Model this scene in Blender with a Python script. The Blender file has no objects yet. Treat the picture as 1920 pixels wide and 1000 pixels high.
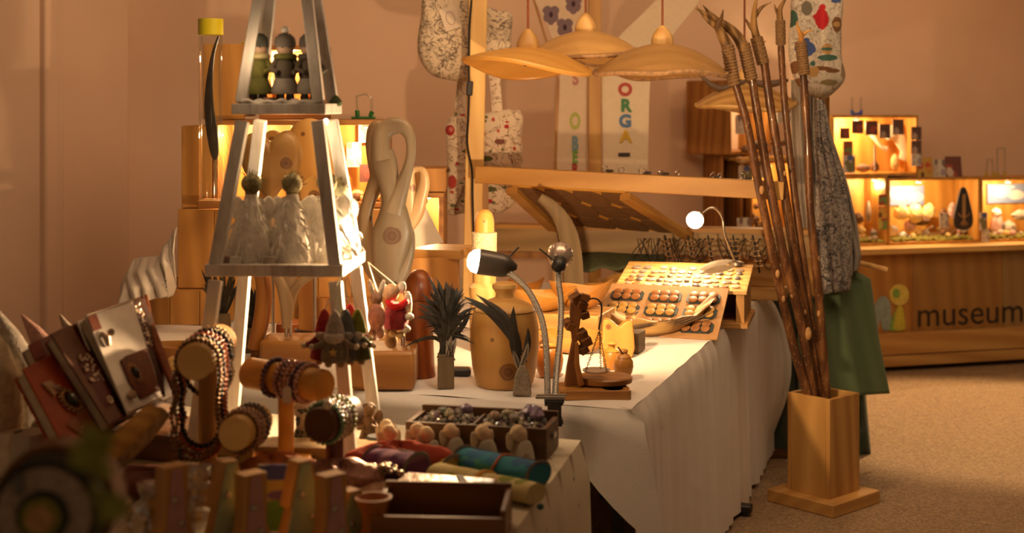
import bpy, bmesh, math, random
from math import sin, cos, pi, radians as R, sqrt, atan2
from mathutils import Vector, Matrix, Euler
random.seed(7)
C = bpy.context.scene.collection
sc = bpy.context.scene

# ---------------------------------------------------------------- camera, world, light, exposure
F, H, HOR = 2600.0, 1.58, 195.0                 # focal length in pixels of the 1920 frame, eye height, horizon row
cam = bpy.data.cameras.new('camera'); co = bpy.data.objects.new('camera', cam); C.objects.link(co)
co.location = (0, 0, H); co.rotation_euler = (pi/2, 0, 0)
cam.sensor_width = 36; cam.lens = 36*F/1920; cam.shift_y = -(500-HOR)/1920
cam.clip_start = .05; cam.clip_end = 60
cam.dof.use_dof = True; cam.dof.focus_distance = 4.5; cam.dof.aperture_fstop = 2.6
sc.camera = co
w = bpy.data.worlds.new('world'); sc.world = w; w.use_nodes = True
w.node_tree.nodes['Background'].inputs[0].default_value = (1, .62, .34, 1)
w.node_tree.nodes['Background'].inputs[1].default_value = .12
sc.view_settings.view_transform = 'Standard'; sc.view_settings.look = 'None'
sc.view_settings.gamma = 1; sc.view_settings.use_curve_mapping = False
sc.view_settings.exposure = 0.0
try:
    sc.cycles.max_bounces = 6; sc.cycles.sample_clamp_indirect = 4; sc.cycles.use_denoising = True
    sc.cycles.caustics_reflective = False; sc.cycles.caustics_refractive = False
except Exception: pass

def P(px, py, d): return Vector(((px-960)*d/F, d, H-(py-HOR)*d/F))
def G(px, py, z=.74): return P(px, py, F*(H-z)/(py-HOR))
def light(name, kind, loc, power, col=(1, .62, .31), size=.03, aim=None, cone=None, blend=.5, sizey=None):
    l = bpy.data.lights.new(name, kind); l.energy = power; l.color = col
    if kind == 'AREA':
        l.size = size
        if sizey: l.shape = 'RECTANGLE'; l.size_y = sizey
    else: l.shadow_soft_size = size
    if cone: l.spot_size = R(cone); l.spot_blend = blend
    o = bpy.data.objects.new(name, l); C.objects.link(o); o.location = loc
    if aim is not None: o.rotation_euler = (Vector(aim)-Vector(loc)).to_track_quat('-Z', 'Y').to_euler()
    return o
light('ceiling_light_panel', 'AREA', (.5, 3.9, 3.5), 88, (1, .655, .375), 2.2, aim=(.4, 8.6, 1.7))
light('right_wall_fill', 'AREA', (3.2, 6.4, 3.55), 26, (1, .66, .38), 1.4, aim=(3.3, 8.2, 1.4))  # added fill light, only there to brighten the right wall
light('hall_spotlight', 'SPOT', (3, 8.2, 3.5), 620, (1, .60, .27), .03, aim=(2.25, 6.2, 0), cone=56, blend=.35)
LA = P(884, 489, 3.86); LB = P(1055, 474, 4.0); LC = P(1303, 413, 5.42)
light('lamp_beam_left', 'SPOT', LA+Vector((-.03, -.01, 0)), 150, size=.02, aim=LA+Vector((-1, -.95, .02)), cone=110, blend=1)
light('lamp_beam_back', 'SPOT', LB+Vector((.0, .05, .0)), 70, size=.018, aim=LB+Vector((.10, 1, .10)), cone=150, blend=.8)
light('lamp_beam_desk', 'SPOT', LC+Vector((-.02, -.01, -.02)), 26, size=.025, aim=LC+Vector((-.2, -.25, -1)), cone=165, blend=.9)
light('pyramid_lamp', 'POINT', P(630, 448, 3.40), 3.6, (1, .62, .30), .02)
light('fairy_glow_upper', 'POINT', P(476, 96, 3.30), .35, (1, .66, .36), .02)
light('fairy_glow', 'POINT', P(560, 250, 3.47), .7, (1, .64, .32), .03)

# ---------------------------------------------------------------- mesh helpers
class MB:
    def __init__(s): s.v = []; s.f = []
    def add(s, vs, fs):
        o = len(s.v); s.v += [tuple(p) for p in vs]; s.f += [tuple(i+o for i in f) for f in fs]; return s
    def box(s, c, d, rot=None, top=1.0):
        x, y, z = (k/2 for k in d)
        vs = [Vector((sx*x*(top if sz > 0 else 1), sy*y*(top if sz > 0 else 1), sz*z)) for sz in (-1, 1) for sx, sy in ((-1, -1), (1, -1), (1, 1), (-1, 1))]
        if rot is not None: m = rot if isinstance(rot, Matrix) else Euler(rot).to_matrix(); vs = [m @ p for p in vs]
        c = Vector(c)
        return s.add([p+c for p in vs], [(3, 2, 1, 0), (4, 5, 6, 7), (0, 1, 5, 4), (1, 2, 6, 5), (2, 3, 7, 6), (3, 0, 4, 7)])
    def hexa(s, b, t):               # bottom quad b, top quad t (same order)
        return s.add(list(b)+list(t), [(3, 2, 1, 0), (4, 5, 6, 7), (0, 1, 5, 4), (1, 2, 6, 5), (2, 3, 7, 6), (3, 0, 4, 7)])
    def beam(s, a, b, wx, wz, up=(0, 0, 1)):   # a rectangular bar from a to b
        a = Vector(a); b = Vector(b); t = (b-a).normalized(); u = Vector(up)
        if abs(t.dot(u)) > .95: u = Vector((0, 1, 0))
        x = t.cross(u).normalized()*wx/2; z = x.cross(t).normalized()*wz/2
        q = lambda p: [p-x-z, p+x-z, p+x+z, p-x+z]
        return s.hexa(q(a), q(b))
    def tube(s, pts, r, n=8, closed=False, flat=1.0, cap=True):
        pts = [Vector(p) for p in pts]; m = len(pts)
        rs = r if isinstance(r, (list, tuple)) else [r]*m
        ref = Vector((0, 0, 1)); vs = []; prev = None
        for i, p in enumerate(pts):
            if closed: t = pts[(i+1) % m]-pts[i-1]
            else: t = pts[min(i+1, m-1)]-pts[max(i-1, 0)]
            t = t.normalized() if t.length > 1e-9 else Vector((0, 0, 1))
            if prev is None: u = t.orthogonal().normalized()
            else:
                u = prev-t*prev.dot(t)
                u = u.normalized() if u.length > 1e-6 else t.orthogonal().normalized()
            prev = u; b = t.cross(u)
            for k in range(n): a = 2*pi*k/n; vs.append(p+u*cos(a)*rs[i]+b*sin(a)*rs[i]*flat)
        fs = [(i*n+k, i*n+(k+1) % n, (i+1) % m*n+(k+1) % n, (i+1) % m*n+k) for i in range(m if closed else m-1) for k in range(n)]
        if not closed and cap: fs += [tuple(range(n))[::-1], tuple((m-1)*n+k for k in range(n))]
        return s.add(vs, fs)
    def strand(s, pts, w, dp, n=12, closed=False, ax=(0, 1, 0)):  # flattened bar: w half width across, dp half depth along ax
        pts = [Vector(p) for p in pts]; m = len(pts); Y = Vector(ax); vs = []
        W = w if isinstance(w, (list, tuple)) else [w]*m; D = dp if isinstance(dp, (list, tuple)) else [dp]*m
        for i, p in enumerate(pts):
            t = (pts[(i+1) % m]-pts[i-1]) if closed else pts[min(i+1, m-1)]-pts[max(i-1, 0)]
            u = t.cross(Y).normalized(); v = u.cross(t).normalized()
            for k in range(n):
                a = 2*pi*k/n; ca, sa = cos(a), sin(a)
                e = lambda x: math.copysign(abs(x)**.7, x)
                vs.append(p+u*e(ca)*W[i]+v*e(sa)*D[i])
        fs = [(i*n+k, (i+1) % m*n+k, (i+1) % m*n+(k+1) % n, i*n+(k+1) % n) for i in range(m if closed else m-1) for k in range(n)]
        if not closed: fs += [tuple(range(n)), tuple((m-1)*n+k for k in range(n))[::-1]]
        return s.add(vs, fs)
    def lathe(s, prof, n=24, c=(0, 0, 0), sx=1, sy=1, rot=None, wob=0, wn=5, ph=0):
        vs = []; c = Vector(c); m = rot if isinstance(rot, Matrix) else (Euler(rot).to_matrix() if rot else None)
        for r, z in prof:
            for k in range(n):
                a = 2*pi*k/n; q = r*(1+wob*sin(wn*a+ph))
                p = Vector((q*cos(a)*sx, q*sin(a)*sy, z))
                vs.append((m @ p if m else p)+c)
        L = len(prof)
        fs = [(i*n+k, i*n+(k+1) % n, (i+1)*n+(k+1) % n, (i+1)*n+k) for i in range(L-1) for k in range(n)]
        if prof[0][0] > 1e-5: fs.append(tuple(range(n))[::-1])
        if prof[-1][0] > 1e-5: fs.append(tuple((L-1)*n+k for k in range(n)))
        return s.add(vs, fs)
    def ball(s, c, r, sc3=(1, 1, 1), n=12, m=8, rot=None):
        prof = [(max(1e-6, r*sin(pi*i/m)), -r*cos(pi*i/m)) for i in range(m+1)]
        vs = []; c = Vector(c); mt = Euler(rot).to_matrix() if rot else None
        for q, z in prof:
            for k in range(n):
                a = 2*pi*k/n; p = Vector((q*cos(a)*sc3[0], q*sin(a)*sc3[1], z*sc3[2])); vs.append((mt @ p if mt else p)+c)
        return s.add(vs, [(i*n+k, i*n+(k+1) % n, (i+1)*n+(k+1) % n, (i+1)*n+k) for i in range(m) for k in range(n)])
    def prism(s, pts, y0, y1, sh=None):      # outline in x,z extruded along y
        n = len(pts); ar = sum(pts[i][0]*pts[(i+1) % n][1]-pts[(i+1) % n][0]*pts[i][1] for i in range(n))
        if ar < 0: pts = pts[::-1]
        vs = [(x, y0, z) for x, z in pts]+[(x, y1, z) for x, z in pts]
        return s.add(vs, [tuple(range(n)), tuple(range(2*n-1, n-1, -1))]+[((i+1) % n, i, n+i, n+(i+1) % n) for i in range(n)])
    def pillow(s, pts, dp, y=0, edge=.25):     # outline in x,z inflated front and back
        n = len(pts); cx = sum(p[0] for p in pts)/n; cz = sum(p[1] for p in pts)/n; vs = []
        rings = [(.0, -1), (.45, -.97), (.8, -.75), (.95, -edge*1.6), (1, 0), (.95, edge*1.6), (.8, .75), (.45, .97), (.0, 1)]
        for q, t in rings: vs += [(cx+(x-cx)*q, y+t*dp, cz+(z-cz)*q) for x, z in pts]
        ar = sum(pts[i][0]*pts[(i+1) % n][1]-pts[(i+1) % n][0]*pts[i][1] for i in range(n)); g = 1 if ar > 0 else -1
        fs = [((i*n+k, i*n+(k+1) % n, (i+1)*n+(k+1) % n, (i+1)*n+k)[::-g]) for i in range(8) for k in range(n)]
        return s.add(vs, fs)
    def sheet(s, fn, nu, nv, th=0.0):           # fn(u,v)->Vector, both in 0..1
        vs = [fn(i/nu, j/nv) for j in range(nv+1) for i in range(nu+1)]
        fs = [(j*(nu+1)+i, j*(nu+1)+i+1, (j+1)*(nu+1)+i+1, (j+1)*(nu+1)+i) for j in range(nv) for i in range(nu)]
        return s.add(vs, fs)
    def leaf(s, a, b, wd, bend=(0, 0, 0), n=5):   # a thin pointed blade from a to b, two-sided with a ridge
        a = Vector(a); b = Vector(b); bd = Vector(bend); t = (b-a).normalized(); x = t.cross(Vector((0, 1, 0)))
        x = x.normalized() if x.length > .05 else Vector((1, 0, 0)); up = x.cross(t)
        vs = []
        for i in range(n+1):
            q = i/n; p = a.lerp(b, q)+bd*(4*q*(1-q)); ww = wd*max(.04, sin(pi*min(1, q*.9+.1))**.8)
            vs += [p-x*ww, p+up*ww*.25, p+x*ww, p-up*ww*.15]
        fs = [(i*4+k, i*4+(k+1) % 4, i*4+4+(k+1) % 4, i*4+4+k) for i in range(n) for k in range(4)]
        return s.add(vs, fs)
    def build(s, name, m, parent=None, bevel=0, solid=0, sub=0, smooth=True, ang=38, loc=None, rot=None, kind=None):
        me = bpy.data.meshes.new(name); me.from_pydata(s.v, [], s.f); me.update()
        if solid == 0:
            bm = bmesh.new(); bm.from_mesh(me); bmesh.ops.remove_doubles(bm, verts=bm.verts, dist=1e-6)
            bmesh.ops.recalc_face_normals(bm, faces=bm.faces); bm.to_mesh(me); bm.free()
        if smooth:
            me.shade_smooth()
            try: me.set_sharp_from_angle(angle=R(ang))
            except Exception: pass
        if m: me.materials.append(m)
        o = bpy.data.objects.new(name, me); C.objects.link(o)
        if parent: o.parent = parent
        if loc is not None: o.location = loc
        if rot is not None: o.rotation_euler = rot
        if solid: k = o.modifiers.new('thickness', 'SOLIDIFY'); k.thickness = solid; k.offset = 0
        if bevel: k = o.modifiers.new('bevel', 'BEVEL'); k.width = bevel; k.segments = 2; k.limit_method = 'ANGLE'
        if sub: k = o.modifiers.new('sub', 'SUBSURF'); k.levels = sub; k.render_levels = sub
        if kind: o['kind'] = kind
        return o
def T(name, label, cat, loc=(0, 0, 0), rz=0, group=None):
    o = bpy.data.objects.new(name, None); C.objects.link(o); o.location = loc; o.rotation_euler = (0, 0, rz); o.empty_display_size = .05
    o['label'] = label; o['category'] = cat
    if group: o['group'] = group
    return o
def tag(o, label, cat, group=None, kind=None):
    o['label'] = label; o['category'] = cat
    if group: o['group'] = group
    if kind: o['kind'] = kind
    return o
def copy_tree(o, parent=None):
    c = o.copy(); C.objects.link(c)
    if parent: c.parent = parent
    for ch in list(o.children): copy_tree(ch, c)
    return c
def px2(loc, pts):                    # photograph outline -> local x,z in the upright plane through loc
    s = F/loc[1]
    return [((x-960)/s-loc[0], H-(y-HOR)/s-loc[2]) for x, y in pts]
def px3(loc, pts, dy=0): return [Vector((x, dy, z)) for x, z in px2(loc, pts)]
def spl(pts, n=6, closed=False):      # Catmull-Rom through points (tuples of any length)
    m = len(pts); out = []
    for i in range(m if closed else m-1):
        g = lambda k: pts[k % m] if closed else pts[min(max(k, 0), m-1)]
        a, b, c, d = g(i-1), g(i), g(i+1), g(i+2)
        for j in range(n):
            t = j/n
            out.append(tuple(.5*((2*q)+(-p+r)*t+(2*p-5*q+4*r-s_)*t*t+(-p+3*q-3*r+s_)*t**3) for p, q, r, s_ in zip(a, b, c, d)))
    if not closed: out.append(tuple(pts[-1]))
    return out
def ell(cx, cz, rx, rz, n=24): return [(cx+rx*cos(2*pi*k/n), cz+rz*sin(2*pi*k/n)) for k in range(n)]

# ---------------------------------------------------------------- material helpers
class NT:
    def __init__(s, name):
        s.m = bpy.data.materials.new(name); s.m.use_nodes = True; s.t = s.m.node_tree; s.n = s.t.nodes
        s.b = s.n['Principled BSDF']; s.tc = None
    def new(s, ty, **k):
        x = s.n.new(ty)
        for a, b in k.items(): setattr(x, a, b)
        return x
    def lk(s, a, b): s.t.links.new(a, b)
    def coord(s):
        if not s.tc: s.tc = s.new('ShaderNodeTexCoord').outputs['Object']
        return s.tc
    def map(s, scale=(1, 1, 1), loc=(0, 0, 0), rot=(0, 0, 0)):
        x = s.new('ShaderNodeMapping'); s.lk(s.coord(), x.inputs[0]); x.inputs['Scale'].default_value = scale; x.inputs['Location'].default_value = loc; x.inputs['Rotation'].default_value = rot
        return x.outputs[0]
    def noise(s, vec, scale=5, det=3, rough=.5, dist=0):
        x = s.new('ShaderNodeTexNoise'); s.lk(vec, x.inputs['Vector']); x.inputs['Scale'].default_value = scale; x.inputs['Detail'].default_value = det
        x.inputs['Roughness'].default_value = rough; x.inputs['Distortion'].default_value = dist; return x.outputs[0]
    def ramp(s, fac, stops, const=False):
        x = s.new('ShaderNodeValToRGB'); s.lk(fac, x.inputs[0]); e = x.color_ramp.elements
        if const: x.color_ramp.interpolation = 'CONSTANT'
        while len(e) < len(stops): e.new(.5)
        for i, (p, c) in enumerate(stops): e[i].position = p; e[i].color = (*c, 1) if len(c) == 3 else c
        return x.outputs[0]
    def mix(s, fac, a, b, mode='MIX'):
        x = s.new('ShaderNodeMix', data_type='RGBA', blend_type=mode)
        for sock, v in ((x.inputs[0], fac), (x.inputs[6], a), (x.inputs[7], b)):
            if isinstance(v, (int, float)): sock.default_value = v
            elif isinstance(v, tuple): sock.default_value = (*v, 1)
            else: s.lk(v, sock)
        return x.outputs[2]
    def math(s, op, a, b=0.0, c=None):
        x = s.new('ShaderNodeMath', operation=op)
        for i, v in enumerate((a, b) if c is None else (a, b, c)):
            if isinstance(v, (int, float)): x.inputs[i].default_value = v
            else: s.lk(v, x.inputs[i])
        return x.outputs[0]
    def bump(s, h, st=.3, dist=.01):
        x = s.new('ShaderNodeBump'); s.lk(h, x.inputs['Height']); x.inputs['Strength'].default_value = st; x.inputs['Distance'].default_value = dist; s.lk(x.outputs[0], s.b.inputs['Normal'])
    def col(s, c):
        if isinstance(c, tuple): s.b.inputs['Base Color'].default_value = (*c, 1)
        else: s.lk(c, s.b.inputs['Base Color'])
        return s
    def p(s, rough=.6, metal=0, coat=0, sheen=0, spec=None, alpha=None, trans=0, sss=0, emit=None, es=0):
        i = s.b.inputs; i['Roughness'].default_value = rough; i['Metallic'].default_value = metal; i['Coat Weight'].default_value = coat; i['Sheen Weight'].default_value = sheen
        i['Transmission Weight'].default_value = trans
        if spec is not None: i['Specular IOR Level'].default_value = spec
        if alpha is not None: i['Alpha'].default_value = alpha
        if emit: i['Emission Color'].default_value = (*emit, 1); i['Emission Strength'].default_value = es
        return s.m
_mc = {}
def pm(col, rough=.6, metal=0, var=.15, vs=40, bump=0, bs=80, **k):
    key = (col, rough, metal, var, vs, bump, bs, tuple(sorted(k.items())))
    if key in _mc: return _mc[key]
    t = NT('plain')
    if var:
        n = t.noise(t.coord(), vs, 3)
        t.col(t.ramp(n, [(.3, tuple(c*(1-var) for c in col)), (.7, tuple(min(1, c*(1+var)) for c in col))]))
    else: t.col(col)
    if bump: t.bump(t.noise(t.coord(), bs, 3), bump, .004)
    _mc[key] = t.p(rough, metal, **k); return _mc[key]
def sq(v): return tuple(v)
def wood(a, b, axis='z', scale=14, rough=.5, knots=(), rings=.5, key=None, coat=0, off=0):
    if a[0] > a[2]*1.35 and not 70 <= off < 74 and off != 75: a = (a[0], a[1]*.86, a[2]*.52); b = (b[0], b[1]*.86, b[2]*.52)
    k = ('w', a, b, axis, scale, rough, tuple(knots), rings, off, coat)
    if k in _mc: return _mc[k]
    t = NT('wood'); st = {'x': (.09, 1, 1), 'y': (1, .09, 1), 'z': (1, 1, .09)}[axis]
    oi = t.new('ShaderNodeObjectInfo').outputs['Random']
    cv = t.new('ShaderNodeVectorMath', operation='ADD'); t.lk(t.map(st, (off, off*.7, off*.3)), cv.inputs[0])
    sc_ = t.new('ShaderNodeVectorMath', operation='SCALE'); cv2 = t.new('ShaderNodeCombineXYZ'); t.lk(oi, cv2.inputs[0]); t.lk(oi, cv2.inputs[1]); t.lk(oi, cv2.inputs[2])
    t.lk(cv2.outputs[0], sc_.inputs[0]); sc_.inputs['Scale'].default_value = 3.7; t.lk(sc_.outputs[0], cv.inputs[1]); v = cv.outputs[0]
    big = t.noise(v, scale*.5, 2, .5, .4); fine = t.noise(v, scale*9, 3, .6)
    wv = t.new('ShaderNodeTexWave', wave_type='BANDS', bands_direction='DIAGONAL'); t.lk(v, wv.inputs['Vector']); wv.inputs['Scale'].default_value = scale*.9; wv.inputs['Distortion'].default_value = 5; wv.inputs['Detail'].default_value = 2; wv.inputs['Detail Scale'].default_value = .8
    f = t.math('ADD', t.math('MULTIPLY', wv.outputs['Fac'], rings), t.math('ADD', t.math('MULTIPLY', big, .6), t.math('MULTIPLY', fine, .35)))
    c = t.ramp(f, [(.35, a), (1.05, b)])
    c = t.mix(t.math('MULTIPLY', oi, .22), c, tuple(x*.75 for x in b))
    for kx, ky, kz, kr in knots:
        d = t.new('ShaderNodeVectorMath', operation='DISTANCE'); t.lk(t.coord(), d.inputs[0]); d.inputs[1].default_value = (kx, ky, kz)
        q = t.math('ADD', t.math('DIVIDE', d.outputs['Value'], kr), t.math('MULTIPLY', t.math('SUBTRACT', t.noise(t.coord(), 45, 2), .5), .3))
        g = t.ramp(q, [(0, (.75,)*3), (.42, (.95,)*3), (.55, (.6,)*3), (.8, (.85,)*3), (1, (0,)*3)])
        c = t.mix(g, c, (.10, .032, .010))
    t.col(c); t.bump(fine, .12, .003)
    _mc[k] = t.p(rough, coat=coat); return _mc[k]
def blobs(base, items, rough=.8, scrib=None, key=None, coat=0, var=.08):
    """flat print: ellipses (x,z,rx,rz,colour) in the object's x,z, with optional scribble (colour, scale, threshold)"""
    t = NT('print'); n = t.noise(t.coord(), 60, 3)
    c = t.mix(n, tuple(x*(1-var) for x in base), tuple(min(1, x*(1+var)) for x in base))
    if scrib:
        for (sc_col, s_, th, wd) in scrib:
            q = t.noise(t.coord(), s_, 4, .65, 1.2)
            d = t.math('ABSOLUTE', t.math('SUBTRACT', q, th))
            g = t.ramp(d, [(0, (1,)*3), (wd, (1,)*3), (wd*1.6, (0,)*3)])
            c = t.mix(g, c, sc_col)
    sep = t.new('ShaderNodeSeparateXYZ'); t.lk(t.coord(), sep.inputs[0])
    wob = t.math('MULTIPLY', t.math('SUBTRACT', t.noise(t.coord(), 55, 2), .5), .7)
    for (x, z, rx, rz, cc) in items:
        dx = t.math('DIVIDE', t.math('SUBTRACT', sep.outputs[0], x), rx); dz = t.math('DIVIDE', t.math('SUBTRACT', sep.outputs[2], z), rz)
        d = t.math('ADD', t.math('ADD', t.math('MULTIPLY', dx, dx), t.math('MULTIPLY', dz, dz)), wob)
        g = t.math('LESS_THAN', d, 1.0); c = t.mix(g, c, cc)
    t.col(c); return t.p(rough, coat=coat)
def clear(col=(.95, .97, .95), a=.12, rough=.05):
    k = ('cl', col, a, rough)
    if k in _mc: return _mc[k]
    t = NT('clear'); tr = t.new('ShaderNodeBsdfTransparent'); tr.inputs[0].default_value = (*col, 1)
    mx = t.new('ShaderNodeMixShader'); gl = t.new('ShaderNodeBsdfGlossy'); gl.inputs['Roughness'].default_value = rough
    fr = t.new('ShaderNodeFresnel'); fr.inputs[0].default_value = 1.45
    t.lk(t.math('ADD', t.math('MULTIPLY', fr.outputs[0], .35), a), mx.inputs[0]); t.lk(tr.outputs[0], mx.inputs[1]); t.lk(gl.outputs[0], mx.inputs[2])
    t.lk(mx.outputs[0], t.n['Material Output'].inputs[0]); _mc[k] = t.m; return t.m
def glow(col, s): 
    k = ('gl', col, s)
    if k not in _mc: t = NT('glow'); t.col((.8, .8, .8)); _mc[k] = t.p(.5, emit=col, es=s)
    return _mc[k]

PINE = wood((.60, .40, .20), (.40, .22, .09), 'x', 10)
PINEZ = wood((.60, .40, .20), (.40, .22, .09), 'z', 10)
PINED = wood((.44, .24, .09), (.25, .11, .035), 'z', 12)
PINEDX = wood((.44, .24, .09), (.25, .11, .035), 'x', 12)
PALE = wood((.72, .55, .34), (.52, .33, .16), 'z', 12)
PALEX = wood((.72, .55, .34), (.52, .33, .16), 'x', 12)
RED = wood((.34, .105, .03), (.17, .045, .014), 'z', 14, .35)
DARK = wood((.16, .07, .03), (.07, .028, .012), 'x', 16, .5)
DARKZ = wood((.16, .07, .03), (.07, .028, .012), 'z', 16, .5)
GREYW = wood((.16, .125, .09), (.095, .07, .05), 'z', 18, .7, rings=.25)
STEEL = pm((.55, .53, .50), .28, 1, .05)
BLACK = pm((.018, .016, .015), .4, 0, .1)
WHITE = pm((.78, .74, .68), .7, 0, .05)
LINEN = pm((.74, .70, .64), .9, 0, .06, 120, .25, 300)
MOSS = pm((.16, .17, .03), .95, 0, .5, 60, .8, 90)
# ---------------------------------------------------------------- the setting
def struct(o): o['kind'] = 'structure'; return o
t = NT('floor'); n1 = t.noise(t.coord(), 260, 2, .7); n2 = t.noise(t.coord(), 1.1, 3)
vo = t.new('ShaderNodeTexVoronoi'); t.lk(t.coord(), vo.inputs[0]); vo.inputs['Scale'].default_value = 110
c = t.ramp(vo.outputs['Color'], [(0, (.09, .05, .028)), (.35, (.25, .165, .09)), (.7, (.38, .265, .155)), (1, (.52, .38, .24))])
c = t.mix(.35, c, t.ramp(n1, [(.3, (.15, .095, .05)), (.7, (.42, .30, .18))])); c = t.mix(t.math('MULTIPLY', n2, .25), c, (.22, .15, .08)); t.col(c)
t.bump(vo.outputs['Distance'], .5, .006); FLOORM = t.p(.75)
struct(MB().box((1, 5, -.05), (12, 12, .1)).build('floor', FLOORM, smooth=False))
def wallm(c):
    t = NT('plaster'); n = t.noise(t.coord(), 1.6, 3); f = t.noise(t.coord(), 150, 3)
    sp = t.new('ShaderNodeTexVoronoi'); t.lk(t.coord(), sp.inputs[0]); sp.inputs['Scale'].default_value = 5
    g = t.math('LESS_THAN', sp.outputs['Distance'], .018)
    k = t.ramp(n, [(.3, tuple(x*.93 for x in c)), (.7, tuple(x*1.05 for x in c))]); t.col(t.mix(t.math('MULTIPLY', g, .45), k, (.25, .17, .11))); t.bump(f, .12, .004); return t.p(.85)
WALLM = wallm((.84, .60, .43)); WALLL = wallm((.84, .60, .44))
wy = lambda x: 7.85+.42*x
# back wall, slanting away to the right
xa, xb = -1.98, 5.2
struct(MB().hexa([(xa, wy(xa), 0), (xb, wy(xb), 0), (xb, wy(xb)+.15, 0), (xa, wy(xa)+.15, 0)], [(xa, wy(xa), 3.6), (xb, wy(xb), 3.6), (xb, wy(xb)+.15, 3.6), (xa, wy(xa)+.15, 3.6)]).build('wall_back', WALLM, smooth=False))
p1 = P(243, 300, 6.75); p2 = P(86, 300, 6.3)
def panel(a, b, nm, th, m):
    a = Vector((a.x, a.y, 0)); b = Vector((b.x, b.y, 0)); nn = Vector((-(b-a).y, (b-a).x, 0)).normalized()*th
    return struct(MB().hexa([a, b, b+nn, a+nn], [k+Vector((0, 0, 3.6)) for k in (a, b, b+nn, a+nn)]).build(nm, m, bevel=.012))
panel(p2, p1, 'wall_pier', .7, WALLL)
panel(Vector((-4.2, 5.25, 0)), p2+Vector((.06, .07, 0)), 'wall_left', .3, WALLL)
struct(MB().beam((2.745-.53*4, 7.79+.31*4, 3.22), (2.745+.53*2, 7.79-.31*2, 3.22), .06, .64).build('spot_cutoff_beam', WALLM))  # unseen beam added to cut the spotlight into a shadow edge on the floor
struct(MB().box((1, 5, 3.75), (12, 12, .1)).build('ceiling', wallm((.74, .62, .5)), smooth=False))

# ---------------------------------------------------------------- white table in the middle
C0 = Vector((.325, 3.80, 0)); V = Vector((.32, .947, 0)).normalized(); U = Vector((-.947, .32, 0)).normalized(); TL, TW, TZ = 2.52, 2.1, .74
def tp(u, v, z=TZ): q = C0+U*u+V*v; return Vector((q.x, q.y, z))
def fabric(col, wr=.18, sc_=55):
    t = NT('cloth'); a = t.noise(t.coord(), 3.5, 3, .55, .6); f = t.noise(t.coord(), 420, 2)
    t.col(t.mix(f, tuple(c*.92 for c in col), tuple(min(1, c*1.06) for c in col)))
    t.bump(t.math('ADD', a, t.math('MULTIPLY', f, .12)), wr, .03); return t.p(.9, sheen=.15)
CLOTH = fabric((.80, .76, .71), .4)
def fold(x):
    a = sin(x*26+.6+1.3*sin(x*3.1)); b = sin(x*47+2+sin(x*5)*1.5)
    return .55*(1-2*abs(a)**.7*(1 if a > 0 else .55))+.35*b+.3*sin(x*8.3+1)
def cloth2():
    m = MB()
    def topf(u, v):
        p = tp(u*TW, v*TL); p.z += .0035*(sin(u*31+v*9)*sin(v*27+u*5)+.6*sin(v*60+u*14)*max(0, 1-u*4)); return p
    m.sheet(topf, 48, 60)
    def right(s, q):
        v = s*TL; drop = q*.715; edge = tp(0, v); amp = .052*q**.55*(.55+.45*sin(s*9+1)**2)*min(1, .1+s/.05)
        out = .014*min(1, q*14)+amp*(.5+.5*fold(v))+(.085*(max(0, s-.86)/.14)**2*sin(pi*min(1, q*1.15))); near = max(0, 1-s/.06)
        p = edge-U*out; p += V*(.02*sin(v*15+1)*q); p -= V*(.035*near*q)
        p.z = TZ-drop-(.004*q); return p
    m.sheet(right, 260, 24)
    def front(s, q):
        u = s*TW; L = .155+.012*sin(u*7)+.012*(1-s); k = max(0, 1-u/.13); L += .20*k**1.15
        edge = tp(u, 0); out = .02*min(1, q*6)+.006*sin(u*23)*q+.05*k*q
        p = edge-V*out-U*((.03+.06*k)*k*q+.034*k**3*min(1, q*22)); p.z = TZ-q*L; return p
    m.sheet(front, 90, 12)
    def back(s, q):
        p = tp(s*TW, TL)+V*(.03*q*(.5+.5*fold(s*2))); p.z = TZ-q*.6; return p
    m.sheet(back, 60, 8)
    o = m.build('tablecloth', CLOTH, ang=80); return o
tag(cloth2(), 'long white tablecloth hanging in folds over the middle table', 'tablecloth')
tb = T('folding_table', 'black metal folding table legs under the long white cloth', 'table', tp(TW/2, TL/2, 0))
def loc_(p): return Vector(p)-tb.location
MB().hexa([loc_(tp(a, b, .70)) for a, b in ((.01, .01), (.01, TL-.01), (TW-.01, TL-.01), (TW-.01, .01))], [loc_(tp(a, b, .735)) for a, b in ((.01, .01), (.01, TL-.01), (TW-.01, TL-.01), (TW-.01, .01))]).build('table_top', PALE, tb)
for (u, v) in ((.10, .25), (.10, 1.62), (1.9, .3), (1.9, 2.2)):
    MB().beam(loc_(tp(u, v, .03)), loc_(tp(u, v, .70)), .035, .035).build('leg', BLACK, tb)
    f = MB().beam(loc_(tp(u-.18 if u < 1 else u-.3, v, .03)), loc_(tp(u+.42 if u < 1 else u+.3, v, .03)), .05, .028).build('foot_bar', BLACK, tb, bevel=.006)
    MB().lathe([(.016, 0), (.016, .02)], 12, loc_(tp(u-.15 if u < 1 else u-.27, v, 0))).build('foot_pad', BLACK, f)

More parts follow.
